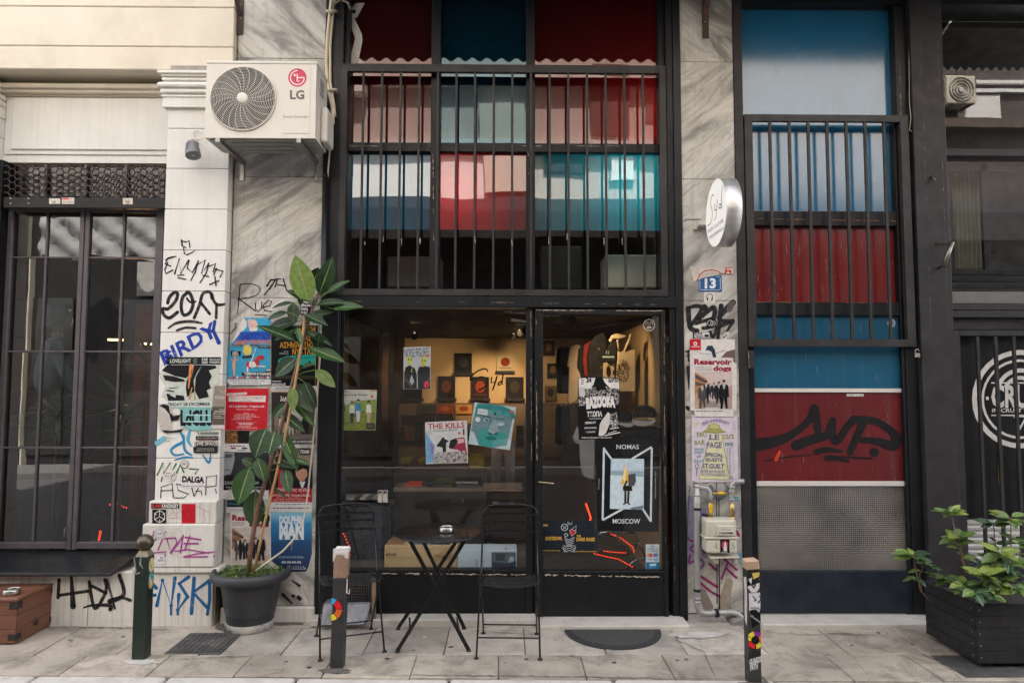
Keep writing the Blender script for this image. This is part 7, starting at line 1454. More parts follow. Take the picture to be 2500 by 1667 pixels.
# ================================================================ shop room behind the glass
rx0, rx1 = cxL0+.02, 1.30; RY0, RY1 = .12, 3.45; CEI = 2.30
m_tan = plain('ochre_wall', (.50, .36, .20), .85, .08, 3, bmp=.15)
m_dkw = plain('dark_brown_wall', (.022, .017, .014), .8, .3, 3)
m_flr = plain('grey_shop_floor', (.13, .125, .12), .5, .2, 3)
rm = thing('shop_room', (0, 1.8, 0), 'ochre walled record shop room seen through the glass', 'room', kind='structure')
MB().box(rx0, rx1, RY1, RY1+.05, 0, CEI, m_tan).build('back_wall', rm)
MB().box(rx1, rx1+.05, .0, RY1, 0, CEI, m_tan).build('side_wall', rm)
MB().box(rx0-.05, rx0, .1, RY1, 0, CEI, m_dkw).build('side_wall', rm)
MB().box(rx0, rx1, .09, RY1, -.05, .03, m_flr).build('floor', rm)
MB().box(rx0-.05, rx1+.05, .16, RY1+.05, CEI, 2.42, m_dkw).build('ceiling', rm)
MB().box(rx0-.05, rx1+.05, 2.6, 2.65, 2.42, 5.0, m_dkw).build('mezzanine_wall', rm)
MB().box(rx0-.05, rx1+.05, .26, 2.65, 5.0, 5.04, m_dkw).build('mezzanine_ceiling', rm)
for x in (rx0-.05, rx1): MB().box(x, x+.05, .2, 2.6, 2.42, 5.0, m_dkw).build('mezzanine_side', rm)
zpl = zb-.004
MB().box(wx0-.05, wx1+.02, .09, .75, .03, zpl, plain('display_plinth', (.10, .085, .075), .6, .2)).build('display_plinth', rm)
# spot lamps on a ceiling track
def spot(c, aim, power, label, size=RAD(56), col=(1.0, .68, .36), r_=.022):
    t = thing('spot_lamp', c, label, 'lamp', 'warm ceiling spots in the shop'); c = Vector(c); d = (Vector(aim)-c).normalized()
    mb = MB(); mb.lathe(c, [(.012, -.09), (.03, -.08), (.034, 0), (.03, .004)], m_dark, 16, d); mb.build('lamp_head', t)
    MB().lathe(c + d*.0, [(r_, 0), (0, .004)], emit('lamp_glow', (1.0, .75, .42), 6), 12, d).build('bulb', t)
    l = bpy.data.lights.new('spot_light', 'SPOT'); l.energy = power; l.spot_size = size; l.spot_blend = .6; l.color = col; l.shadow_soft_size = .03
    o = bpy.data.objects.new('spot_light', l); COL.objects.link(o); o.parent = t; o.location = d*.012; o.rotation_euler = d.to_track_quat('-Z', 'Y').to_euler()
    return t
SPW = 8
spot(P(1012, 822, 1.6), P(1010, 990, 3.4), SPW*.4, 'left glowing ceiling spot inside above the skull sleeve')
spot(P(1250, 826, 2.1), P(1190, 985, 3.4), SPW*1.1, 'lowest of the three glowing spots inside top right of window')
spot(P(1268, 816, 1.7), P(1270, 985, 3.4), SPW*.9, 'middle of the three glowing spots inside top right of window')
spot(P(1281, 808, 1.4), P(1120, 985, 3.4), SPW*.8, 'topmost of the three glowing spots inside top right of window')
spot(P(1402, 784, .7), P(1500, 900, 1.2), SPW*.45, 'warm spot above the clothes rail behind the shop door', RAD(80))
spot(P(838, 632, .35), P(870, 760, 1.2), 1.0, 'small lit lamp by the left column at mezzanine level')
# framed records on the back wall
def rec(u0, v0, u1, v1, y, cols, label, shelf=True, grp='records displayed on the ochre wall'):
    o = bx(u0, v0, u1, v1, y, .012, ink(cols[0])).build('displayed_record', None, label, 'record sleeve', grp)
    p = Print(ID, y-.001); w_, h_ = u1-u0, v1-v0
    if len(cols) > 1: p.e((u0+u1)/2, (v0+v1)/2-2, w_*.28, h_*.28, cols[1], 14)
    if len(cols) > 2: p.r(u0+w_*.15, v1-h_*.22, u1-w_*.15, v1-h_*.12, cols[2])
    if p.f: p.build('cover_print', o)
    if shelf: bx(u0-3, v1, u1+3, v1+6, y-.03, .06, m_dark).build('record_ledge', o)
    return o
rec(1110, 862, 1152, 910, 3.4, ['1c1a1c', '33343c'], 'black record in the upper row on the ochre wall')
rec(1213, 866, 1254, 905, 3.4, ['b5a486', '7a2c1c', '8a7a5c'], 'cream record with red disc in the upper row')
rec(1069, 918, 1111, 972, 3.4, ['1a1816', '5a3020'], 'dark record in the lower row left of Syd lettering')
rec(1151, 920, 1194, 972, 3.4, ['2a1814', '8a3a28', '4a3020'], 'reddish record in the lower row under the Syd lettering')
rec(1235, 920, 1278, 972, 3.4, ['1d1a18', '3a3028'], 'dark record in the lower row at the window mullion')
rec(985, 945, 1030, 972, 3.4, ['1a1716'], 'low dark record behind the skull sleeve')
# record bins below
rb_ = MB().box(X(960, 990, 3.1), rx1-.05, 3.0, RY1-.01, .03, Z(1150, 986, 3.0), plain('bin_wood', (.09, .06, .04), .6, .2)).build('record_bin', None, 'wooden record bin along the back wall', 'record bin')
for i, (a, b, c, d, cs) in enumerate(((1020, 988, 1062, 1010, ('3a3a2c', '22303a')), (1065, 988, 1106, 1010, ('7a3a20', 'a05a28')), (1112, 988, 1152, 1010, ('a8763c', '7a3a24')), (980, 1014, 1062, 1034, ('241f1d',)), (1065, 1014, 1106, 1034, ('2a221e',)), (1112, 1014, 1152, 1034, ('8a744c',)))):
    rec(a, b, c, d, 2.97, list(cs), ('olive record at left of the bin upper row', 'orange record in the bin upper row', 'tan record with red disc in the bin upper row', 'wide dark record in the bin lower row', 'brown record in the bin lower row middle', 'beige record in the bin lower row right')[i], False, 'records in the bin')
MB().box(X(862, 900, 2.6), X(962, 900, 2.6), 2.6, 3.4, .03, CEI-.01, m_dkw).build('dark_partition', rm)
bx(925, 745, 947, 1100, 2.5, .06, plain('brown_post', (.12, .06, .03), .6, .2)).build('wooden_post', rm)
for i in range(14):
    a = 968+i*22.5; bx(a, 1040+rnd.uniform(-6, 3), a+18, 1075, 2.9, .05, ink(('2a1c16', '4a3828', '1c1c20', '5a3a22', '33302c', '6a5a3c', '1a1514')[i % 7])).build('filed_record', None, 'record %s in the front row of the wooden bin' % ('first second third fourth fifth sixth seventh eighth ninth tenth eleventh twelfth thirteenth fourteenth'.split()[i] + ' from the left'), 'record', 'records filed in the bin front')
# counter and yellow stools behind the sleeves
MB().box(X(960, 1150, 1.6), X(1190, 1150, 1.6), 1.6, 1.9, .03, Z(1070, 1155, 1.6), plain('low_bench', (.07, .065, .06), .5, .2)).build('low_bench', None, 'low grey bench in the middle of the shop', 'bench', bev=.01)
for i, (a, b, c, d) in enumerate(((974, 1114, 1004, 1136), (1018, 1116, 1042, 1136), (1142, 1112, 1182, 1148))):
    bx(a, b, c, d, 1.55, .25, plain('mustard_cloth', (.30, .22, .03), .9, .25, 18, bmp=.5)).build('cushion', None, ('left small mustard cushion inside the window', 'mustard cushion left of THE KILLS sleeve', 'large mustard cushion under the stone head sleeve')[i], 'cushion', 'mustard cushions', bev=.03, seg=3)
# display table with records lying on it
MB().box(X(960, 1190, .45), X(1276, 1190, .45), .45, .74, Z(1120, 1200, .45), Z(1120, 1190, .45), plain('table_board', (.16, .11, .08), .45, .2, 6)).build('display_table', None, 'narrow brown display shelf inside the shop window', 'shelf', bev=.003)
k = 0
for a, b, v, c_, lab in ((989, 1046, 1187, 'c0442c', 'thin red edged record lying on display shelf'), (1030, 1110, 1184, '26262c', 'dark record pile lying in the middle of display shelf'), (1060, 1112, 1178, '4a4a2c', 'olive book lying on the dark record pile'), (1112, 1178, 1186, '1d2a28', 'dark green boxed set at the right of display shelf'), (1108, 1172, 1177, '201e22', 'black boxed set reading THE STONE ROSES')):
    o = bx(a, v-4, b, v+4, .50, .22, ink(c_)).build('lying_record', None, lab, 'record', 'records lying on the shelf', bev=.001)
    p = Print(ID, .4985)
    if 'ROSES' in lab: p.t('THE STONE ROSES', (1112, 1180), (1168, 1180), 5, 'c9c5c0', .03)
    elif 'pile' in lab: p.t('DOWN IN THE GARAGE', (1057, 1187), (1104, 1187), 4, 'b5a83c', .02)
    else: p.r(a+4, v-1, b-6, v, '8a8a84')
    p.build('spine_print', o)
# magazine table at the left
MB().box(X(826, 1225, .3), X(955, 1225, .3), .3, .72, zpl, Z(900, 1236, .3), plain('steel_stand', (.05, .055, .065), .3, .2, metal=.4)).build('magazine_stand', None, 'dark metal magazine stand inside the left of the window', 'stand', bev=.004)
for i in range(6):
    a = 828+i*15; bx(a, 1216-i*.6, a+34, 1221-i*.6, .31+.03*i, .2, ink(('8a8880', '3a3a3c', 'b5b0a8', '55524e', '9a958c', '2c2c30')[i])).build('magazine', None, ('leftmost magazine on the metal stand', 'second magazine from left on the metal stand', 'third magazine from left on the metal stand', 'fourth magazine from left on the metal stand', 'fifth magazine from left on the metal stand', 'magazine beside the white matchbox display')[i], 'magazine', 'magazines on the stand')
for i, a in enumerate((922, 934.5)):
    o = bx(a, 1197, a+11, 1226, .30, .03, ink('d0cbc6')).build('cigarette_pack', None, ('left white pack standing on the magazine stand', 'right white pack standing on the magazine stand')[i], 'pack', 'white packs', bev=.001)
    Print(ID, .2985).pg([(a+1, 1198), (a+10, 1198), (a+9, 1206), (a+6, 1203), (a+2, 1207)], '5a2420').build('print', o)
# boxes at the foot of the window
def carton(u0, v0, u1, v1, y, dep, mt, label, tops):
    z0 = zpl; c0, c1 = P(u0, v1, y), P(u1, v0, y)
    return MB().box(c0.x, c1.x, y, y+dep, z0+.0005, c1.z, mt).build('box', None, label, 'box', bev=.003)
b_ = carton(938, 1332, 1116, 1388, .08, .38, plain('cardboard', (.42, .29, .14), .8, .08, 6), 'brown cardboard box printed AT-LP under the bistro table', None)
p = Print(W5, .0785); p.t('AT-LP5', (715, 1202), (812, 1202), 25, '2c2418', .04).lines(716, 1212, 985, 1230, 2, '6a4c28', .25, .1)
for x in (1178, 1238, 1298): p.s([(x, 1185), (x+50, 1185), (x+50, 1238), (x, 1238), (x, 1185)], 2.5, '4a3418', False)
p.s(arc(1203, 1212, 16, 180, 360, 8), 5, '4a3418', False).s([(1203, 1212), (1203, 1230)], 3, '4a3418').s([(1303, 1190), (1343, 1233)], 3, '4a3418').s([(1343, 1190), (1303, 1233)], 3, '4a3418').r(1252, 1200, 1276, 1225, '4a3418'); p.build('box_print', b_)
bt = b_; zt2 = P(1000, 1332, .08).z+.001
for i, (a, b, c_) in enumerate(((945, 985, '8a6a4c'), (1005, 1045, '55707a'), (1050, 1098, '3a4a5c'))): MB().box(X(a, 1330, .12), X(b, 1330, .12), .12, .4, zt2, zt2+.006, ink(c_)).build('leaflet', None, ('tan leaflet on top of the cardboard box', 'blue grey leaflet on top of the cardboard box', 'dark blue leaflet at the right end of the cardboard box')[i], 'leaflet', 'leaflets on the box')
b_ = carton(1117, 1342, 1262, 1388, .08, .2, plain('pale_blue_card', (.40, .47, .50), .7, .05), 'pale blue grey box with printed photo beside the cardboard box', None)
p = Print(W5, .0785); p.r(1725, 1165, 1955, 1310, '4a5a60').pg([(1760, 1180), (1860, 1175), (1850, 1240), (1770, 1250)], '2c383c').pg([(1885, 1260), (1895, 1215), (1930, 1205), (1945, 1240), (1925, 1290), (1890, 1300)], '8a969a').e(1915, 1228, 15, 20, 'a3aaac').pg([(1730, 1260), (1880, 1270), (1960, 1250), (1955, 1312), (1730, 1312)], '26303a').lines(1570, 1235, 1600, 1305, 3, '55666c').ring(1638, 1295, 9, 9, 3, '44545a').s([(1630, 1250), (1650, 1250)], 8, '44545a').e(1862, 1132, 14, 6, 'c05040'); p.build('box_print', b_)
# red fairy-light strings
m_led = emit('red_bulb', (1.0, .045, .012), .42)
def leds(pts, n, label, r_=.0048):
    t = thing('light_string', pts[0], label, 'fairy lights', 'red fairy lights'); MB().tube(pts, .002, ink('3a1410'), 5).build('wire', t)
    seg = [(pts[i+1]-pts[i]).length for i in range(len(pts)-1)]; tot = sum(seg)
    for k in range(n):
        d = tot*(k+.5)/n; i = 0
        while i < len(seg)-1 and d > seg[i]: d -= seg[i]; i += 1
        c = pts[i] + (pts[i+1]-pts[i])*(d/seg[i]); MB().lathe(c + Vector((0, 0, -r_)), [(0, 0), (r_*.8, r_*.4), (r_, r_), (r_*.8, r_*1.6), (0, r_*2)], m_led, 8).build('bulb', t)
leds([P(818, 1276, .1), P(828, 1285, .1), P(843, 1310, .1), P(851, 1330, .1), P(854, 1350, .1), P(852, 1372, .1)], 14, 'red fairy lights hanging beside the taped bollard inside window', .0045)
leds([P(1472, 1344, .5), P(1505, 1348, .5), P(1536, 1349, .5)], 10, 'upper red light string in the lower door glass')
leds([P(1448, 1350, .3), P(1480, 1358, .3), P(1510, 1364, .3), P(1546, 1384, .3)], 16, 'lower red light string in the lower door glass')
leds([P(1490, 1302, .6), P(1515, 1312, .6), P(1545, 1335, .6), P(1548, 1348, .6)], 14, 'diagonal red light string behind the black poster foot')
leds([P(1430, 1228, 1.2), P(1436, 1245, 1.2), P(1442, 1262, 1.2), P(1440, 1275, 1.2)], 10, 'small red light cluster above the slate poster', .009)
# chrome stool frame
st_ = thing('chrome_stool', P(1545, 1390, .35), 'chrome tube stool inside behind the door poster', 'stool')
MB().tube([P(1460, 1310, .4), P(1466, 1300, .4), P(1500, 1296, .4), P(1548, 1300, .42), P(1556, 1320, .42), P(1552, 1338, .42)], .009, m_chr, 8).build('seat_ring', st_)
MB().tube([P(1532, 1389, .32), P(1540, 1375, .32), P(1556, 1364, .32), P(1580, 1362, .34), P(1606, 1366, .36)], .009, m_chr, 8).build('foot_ring', st_)
MB().tube([P(1500, 1296, .4), P(1530, 1345, .5), P(1552, 1389, .5)], .008, m_chr, 8).build('leg', st_); MB().tube([P(1548, 1300, .42), P(1590, 1389, .42)], .008, m_chr, 8).build('leg', st_)
# clothes rail with garments
rl_ = MB().tube([P(1440, 800, 1.9), P(1590, 776, .55)], .012, m_iron, 8); rl_.tube([P(1585, 776, .56), P(1600, 772, .5)], .012, m_iron, 6)
rail = rl_.build('clothes_rail', None, 'dark clothes rail sloping along the ochre side wall', 'clothes rail')
def garment(outline, y, dep, mt, name, label, cat, wav=.012):
    pts = [P(*W4(a, b), y) for a, b in outline]; mb = MB(); k = len(pts); cx_ = sum((q for q in pts), Vector())/k
    mb.prism(pts, (0, dep, 0), mt); o = mb.build(name, None, label, cat, bev=.008, seg=2); return o
c_cr = plain('cream_cotton', (.62, .50, .36), .9, .08, 10, bmp=.3, bscale=25); c_bk = plain('black_cotton', (.012, .011, .011), .9, .2, 10); c_rd = plain('red_cotton', (.26, .02, .02), .9, .15, 10); c_gr = plain('grey_cotton', (.36, .34, .33), .9, .12, 10, bmp=.4, bscale=18); c_ct = plain('canvas', (.50, .40, .26), .9, .08, 12, bmp=.3, bscale=80)
garment([(590, 430), (520, 450), (490, 640), (510, 660), (500, 900), (495, 985), (520, 1010), (585, 960), (620, 760), (618, 600), (632, 470)], 1.5, .05, c_cr, 'tee_shirt', 'cream shirt hanging first on the rail behind the door', 'shirt')
garment([(640, 430), (600, 480), (585, 630), (612, 670), (625, 760), (690, 760), (690, 470)], 1.42, .05, c_bk, 'tee_shirt', 'black shirt hanging next to the cream shirt', 'shirt')
garment([(735, 390), (650, 440), (640, 600), (660, 740), (690, 740), (680, 560), (700, 440)], 1.36, .05, c_rd, 'tee_shirt', 'red shirt edge between two black shirts', 'shirt')
o = garment([(830, 320), (760, 350), (710, 430), (690, 560), (700, 760), (860, 760), (870, 500), (860, 360)], 1.28, .06, c_bk, 'tee_shirt', 'black printed shirt in the middle of the rail', 'shirt')
p = Print(W4, 1.275); p.t('RED', (805, 665), (840, 665), 22, '8a5a3c', .02).s([(788, 470), (796, 482)], 6, 'a89a88'); p.build('print', o)
o = garment([(835, 610), (940, 600), (945, 760), (835, 760)], 1.2, .03, c_ct, 'tote_bag', 'small canvas tote with dark leaf print partly hidden', 'tote bag'); p = Print(W4, 1.195); p.e(885, 690, 22, 55, '2a211a', 16).r(925, 680, 944, 722, '3a3028'); p.build('print', o)
o = garment([(900, 420), (965, 400), (965, 600), (870, 605), (865, 500)], 1.15, .04, c_bk, 'tote_bag', 'black bag with turquoise bar hanging beside the totes', 'tote bag'); p = Print(W4, 1.145); p.r(825, 545, 940, 562, '9ac0b8').s([(868, 500), (860, 525)], 7, 'b5b0a4').s([(888, 500), (880, 525)], 7, 'b5b0a4'); p.build('print', o)
o = garment([(975, 500), (1145, 482), (1142, 885), (1000, 888), (960, 800)], 1.0, .03, c_ct, 'tote_bag', 'large canvas tote bag with oval leaf print', 'tote bag')
p = Print(W4, .994)
for i in range(120):
    a = rnd.uniform(0, 6.28); r_ = math.sqrt(rnd.random()); x, y_ = 1022+60*r_*math.cos(a), 690+108*r_*math.sin(a); d_ = rnd.uniform(0, 3.14); p.l = 1; p.s([(x-8*math.cos(d_), y_-8*math.sin(d_)), (x+8*math.cos(d_), y_+8*math.sin(d_))], 5, '241a12', False)
p.build('print', o)
for xx in ((990, 970), (1040, 1080)):
    MB().tube([P(*W4(xx[0], 495), 1.0), P(*W4(xx[1], 400), .98), P(*W4(xx[1]+20, 335), .97)], .012, c_ct, 6).build('strap', o)
garment([(890, 400), (915, 345), (960, 330), (1050, 345), (1060, 360), (1000, 380), (930, 380), (910, 415)], .95, .04, c_ct, 'tote_straps', 'knotted canvas straps looped over the rail', 'straps')
garment([(590, 1220), (545, 1340), (570, 1380), (610, 1390), (620, 1560), (640, 1690), (700, 1720), (750, 1725), (755, 1345), (690, 1340)], .45, .08, c_gr, 'hung_shirt', 'crumpled light grey shirt hanging below the BAZOOKA poster', 'shirt')
# more garments filling the rail, and a dark coat row below it
for i, (dx_, y_, mt_, lab) in enumerate(((-150, 2.3, c_bk, 'black shirt hanging far back at the rail start'), (-112, 2.15, c_bk, 'black hooded top second on the rail behind the door'))):
    garment([(590+dx_, 450), (545+dx_, 470), (530+dx_, 640), (545+dx_, 700), (540+dx_, 900), (600+dx_, 905), (640+dx_, 880), (645+dx_, 520), (625+dx_, 465)], y_, .05, mt_, 'tee_shirt', lab, 'shirt')
for i, a in enumerate((0, 46, 92, 138)):
    garment([(400+a, 1010), (380+a, 1060), (376+a, 1380), (420+a, 1400), (440+a, 1390), (436+a, 1050), (425+a, 1015)], 1.9-.12*i, .06, (c_bk, plain('navy_cotton', (.012, .015, .028), .9), c_bk, plain('brown_cotton', (.04, .025, .018), .9))[i], 'hung_coat', ('first dark coat on the lower rail', 'navy coat on the lower rail', 'third dark coat on the lower rail', 'brown coat at the end of the lower rail')[i], 'coat')
for i, (u, v) in enumerate(((1340, 850), (1350, 905), (1344, 960))):
    rec(u-14, v-18, u+14, v+18, 3.4, [('3a2a1c', '8a6a3c'), ('1c1a1a', '7a5a3a'), ('6a5a40', '2c221a')][i], ('small framed record at top behind the door glass', 'small framed record in the middle behind the door glass', 'small framed record at bottom behind the door glass')[i], False, 'framed records behind the door')
# shelf with caps
MB().box(X(1500, 1030, .5), rx1-.01, .5, .9, Z(1550, 1072, .5), Z(1550, 1045, .5), m_dark).build('dark_shelf', None, 'dark shelf carrying two caps behind the shop door', 'shelf')
def cap(c, s_, mt, brim, label, yaw_):
    t = thing('cap', c, label, 'cap'); c = Vector(c)
    MB().lathe(c, [(s_, 0), (s_*.98, s_*.35), (s_*.8, s_*.72), (s_*.45, s_*.95), (0, s_)], mt, 20).build('crown', t)
    d = Vector((math.sin(yaw_), -math.cos(yaw_), -.55)).normalized(); sd = Vector((math.cos(yaw_), math.sin(yaw_), 0))
    mb = MB(); pts = [c + sd*(s_*math.cos(RAD(a))) + d*(s_*.55 + s_*1.0*math.sin(RAD(a))) for a in range(0, 181, 15)]; mb.prism([q - d*s_*.1 for q in pts], Vector((0, 0, .006)), brim); mb.build('visor', t, bev=.002)
cap(P(1575, 1018, .62), .10, c_bk, plain('pale_visor', (.45, .44, .42), .7, .05), 'black cap with pale grey visor on the shelf', RAD(-25))
cap(P(1523, 1026, .66), .075, c_bk, plain('white_visor', (.6, .6, .58), .7, .05), 'smaller cap with white visor beside the black cap', RAD(15))
# mezzanine storage and the lamps glowing behind the coloured film
for i, (a, b, c, d, y, col) in enumerate(((945, 626, 1075, 702, .8, (.20, .20, .20)), (1478, 622, 1604, 703, .45, (.55, .52, .44)), (1320, 600, 1420, 705, .9, (.07, .07, .068)))):
    bx(a, b, c, d, y, .3, plain('crate_%d' % i, col, .8, .08, 5)).build('storage_box', None, ('grey storage box behind the left barred window', 'pale cream box behind the right barred window', 'dark storage box left of the pale one')[i], 'box', 'boxes on the mezzanine', bev=.01)
for i, (u, v, e_, col, lab) in enumerate(((1120, 492, .8, (1.0, .8, .7), 'bulb glowing behind the red film pane'), (1520, 468, 2.6, (.8, .95, 1.0), 'bulb glowing behind the turquoise film pane'), (1600, 318, 1.2, (1.0, .7, .6), 'bulb glowing behind the upper red pane at right'))):
    c = P(u, v, .40); t = thing('pendant_bulb', c, lab, 'lamp', 'bulbs behind the film'); MB().lathe(c + Vector((0, 0, -.03)), [(0, 0), (.024, .008), (.03, .03), (.022, .05), (.01, .075), (0, .08)], emit('bulb_glass', (1, .9, .75), 8), 14).build('bulb', t)
    MB().tube([c + Vector((0, 0, .05)), Vector((c.x, c.y, 5.0))], .004, m_dark, 5).build('flex', t)
    l = bpy.data.lights.new('bulb_light', 'POINT'); l.energy = e_; l.color = col; l.shadow_soft_size = .03; o = bpy.data.objects.new('bulb_light', l); COL.objects.link(o); o.parent = t

# ================================================================ room behind the left door
lr = thing('cafe_room', (X(200, 1200, 2), 2, 0), 'dim brown cafe room behind the left glazed door', 'room', kind='structure')
lx0, lx1 = -5.2, ML0+.2
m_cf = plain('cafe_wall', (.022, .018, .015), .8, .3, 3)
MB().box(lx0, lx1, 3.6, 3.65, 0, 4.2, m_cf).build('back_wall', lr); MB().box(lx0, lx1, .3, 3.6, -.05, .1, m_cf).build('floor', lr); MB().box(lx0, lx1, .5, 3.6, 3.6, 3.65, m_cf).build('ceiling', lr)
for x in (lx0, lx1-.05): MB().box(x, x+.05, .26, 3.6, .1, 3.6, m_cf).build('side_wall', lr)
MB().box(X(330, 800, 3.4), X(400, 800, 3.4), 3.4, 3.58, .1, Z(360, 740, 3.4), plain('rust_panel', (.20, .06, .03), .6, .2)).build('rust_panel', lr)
for i, (a, b, v) in enumerate(((264, 300, 829), (344, 376, 839))):
    MB().tube([P(a, v, 2.4), P(b, v+1, 2.4)], .012, emit('warm_tube', (1.0, .55, .25), 1.2), 8).build('strip_lamp', None, ('left warm strip lamp glowing inside the left door', 'right warm strip lamp glowing inside the left door')[i], 'lamp', 'strip lamps in the cafe')
l = bpy.data.lights.new('cafe_glow', 'POINT'); l.energy = 2.0; l.color = (1, .5, .25); l.shadow_soft_size = .1; o = bpy.data.objects.new('cafe_glow', l); COL.objects.link(o); o.location = P(330, 820, 2.3)
leds([P(246, 1294, .7), P(243, 1310, .7), P(240, 1326, .7), P(238, 1338, .7)], 7, 'short red light string at the foot of the left door', .010)
leds([P(265, 1232, 1.0), P(285, 1228, 1.0), P(300, 1236, 1.0), P(312, 1240, 1.0)], 7, 'red lights draped inside above the left door foot', .007)
# house plants inside the left door
cl = leafmat('cafe_plant_leaf', (.05, .09, .04), .35); CLF = leaf_mesh('long_leaf', cl, lm_r, .08, .35, .7, 7)
for i, (u, v, y, n, ln, lab) in enumerate(((140, 1010, .75, 26, .34, 'bushy dark house plant behind the left door leaf'), (300, 1020, .8, 26, .34, 'arching house plant behind the right door leaf'), (355, 880, 1.3, 14, .3, 'tall spiky house plant at the right of the left door'))):
    c = P(u, v, y); t = thing('house_plant', (c.x, c.y, .1), lab, 'house plant', 'cafe house plants')
    MB().tube([(c.x, c.y, .3), c], .012, m_twig, 6).build('stem', t); MB().lathe((c.x, c.y, .1), [(.1, 0), (.14, .24), (.13, .24), (.1, .2), (0, .2)], m_pot, 20).build('pot', t)
    for k in range(n):
        a = rnd.uniform(0, 6.28); el = rnd.uniform(-.3, 1.1); d = Vector((math.cos(a)*math.cos(el), math.sin(a)*math.cos(el)*.6, math.sin(el))); b_ = c + Vector((0, 0, rnd.uniform(-.25, .12)))
        place_leaf(CLF, t, b_, b_ + d*ln*rnd.uniform(.6, 1.2), .045, (0, -.4, 1))

# ================================================================ people
def skin(name, verts, edges, rad, mt, par, root=0, sub=2):
    o_ = ORG[par.name]; me = bpy.data.meshes.new(name); me.from_pydata([tuple(Vector(v)-o_) for v in verts], edges, []); me.update()
    ob = bpy.data.objects.new(name, me); COL.objects.link(ob); ob.parent = par; ORG[ob.name] = o_
    me.materials.append(mt)
    md = ob.modifiers.new('skin', 'SKIN'); md.use_smooth_shade = True
    sv = me.skin_vertices[0].data if me.skin_vertices else None
    if sv is None:
        bm = bmesh.new(); bm.from_mesh(me); bm.verts.layers.skin.verify(); bm.to_mesh(me); bm.free(); sv = me.skin_vertices[0].data
    for i, r_ in enumerate(rad): sv[i].radius = (r_, r_) if isinstance(r_, (int, float)) else r_; sv[i].use_root = (i == root)
    s_ = ob.modifiers.new('sub', 'SUBSURF'); s_.levels = sub; s_.render_levels = sub
    return ob
m_sk = plain('skin_tone', (.34, .20, .135), .55, .06, 20, bmp=0); m_hair = plain('dark_hair', (.012, .010, .009), .5, .3, 60)
def head(par, c, f, s_=1.0, look=None):
    """head with face: c centre, f facing direction (horizontal)"""
    c = Vector(c); f = Vector(f).normalized(); sd = f.cross(Vector((0, 0, 1)))
    mb = MB(); n = 18; prof = [(-.118, .02), (-.108, .045), (-.09, .058), (-.06, .068), (-.02, .075), (.02, .078), (.06, .074), (.09, .058), (.11, .035), (.118, .005)]
    base = 0
    for h, r_ in prof:
        for j in range(n):
            a = 2*math.pi*j/n; d = f*math.cos(a)*1.18 + sd*math.sin(a); sh_ = f*(.012 if h < -.04 else 0); nose = f*.018*max(0, math.cos(a))**14*(1 if -.05 < h < .0 else 0); jaw = 1
            mb.v.append(c + (d*r_ + Vector((0, 0, h)) + sh_ + nose)*s_)
    for i in range(len(prof)-1):
        for j in range(n): j2 = (j+1) % n; mb.face((i*n+j, i*n+j2, (i+1)*n+j2, (i+1)*n+j), m_sk, True)
    hd = mb.build('head', par)
    mb = MB()
    for i, (h, r_) in enumerate([(-.085, .080), (-.02, .094), (.04, .098), (.08, .088), (.115, .06), (.135, .01)]):
        for j in range(n):
            a = 2*math.pi*j/n; front = max(0, math.cos(a)); up_ = .075*front if h < .06 else 0
            d = f*math.cos(a)*1.18 + sd*math.sin(a); rr = r_*(1-.16*front if h < .05 else 1); mb.v.append(c + (d*rr - f*.012 + Vector((0, 0, h+up_)))*s_)
    for i in range(5):
        for j in range(n): j2 = (j+1) % n; mb.face((i*n+j, i*n+j2, (i+1)*n+j2, (i+1)*n+j), m_hair, True)
    mb.build('hair', hd)
    for s in (-1, 1):
        MB().lathe(c + (sd*s*.03 + f*.083 + Vector((0, 0, .005)))*s_, [(.009*s_, 0), (.006*s_, .003), (0, .004)], ink('1c1614'), 8, f).build('eye', hd)
        MB().lathe(c + (sd*s*.078 - f*.005 + Vector((0, 0, -.01)))*s_, [(.02*s_, 0), (.018*s_, .008), (0, .012)], m_sk, 10, sd*s).build('ear', hd)
    MB().bar(c + (f*.088 - sd*.02 + Vector((0, 0, -.062)))*s_, c + (f*.088 + sd*.02 + Vector((0, 0, -.062)))*s_, .006, .006, ink('7a3c34')).build('mouth', hd)
    return hd
def hand(par, w_, d, n, name='hand'):
    """palm with four bent fingers and a thumb; w_ wrist, d pointing direction, n palm normal"""
    w_ = Vector(w_); d = Vector(d).normalized(); n = Vector(n); n = (n - d*n.dot(d)).normalized(); s = d.cross(n)
    vs_ = [w_, w_ + d*.04, w_ + d*.085]; ed = [(0, 1), (1, 2)]; rd = [(.022, .016), (.032, .014), (.036, .012)]
    for i, ln in enumerate((.065, .078, .072, .055)):
        b_ = w_ + d*.09 + s*(.027-.018*i); k = len(vs_); vs_ += [b_, b_ + (d*.8-n*.4).normalized()*ln*.5, b_ + (d*.6-n*.55).normalized()*ln]; ed += [(2, k), (k, k+1), (k+1, k+2)]; rd += [.009, .0085, .007]
    k = len(vs_); vs_ += [w_ + d*.045 + s*.035, w_ + d*.075 + s*.055 - n*.015, w_ + d*.1 + s*.055 - n*.03]; ed += [(1, k), (k, k+1), (k+1, k+2)]; rd += [.012, .010, .008]
    return skin(name, vs_, ed, rd, m_sk, par, 1, 1)
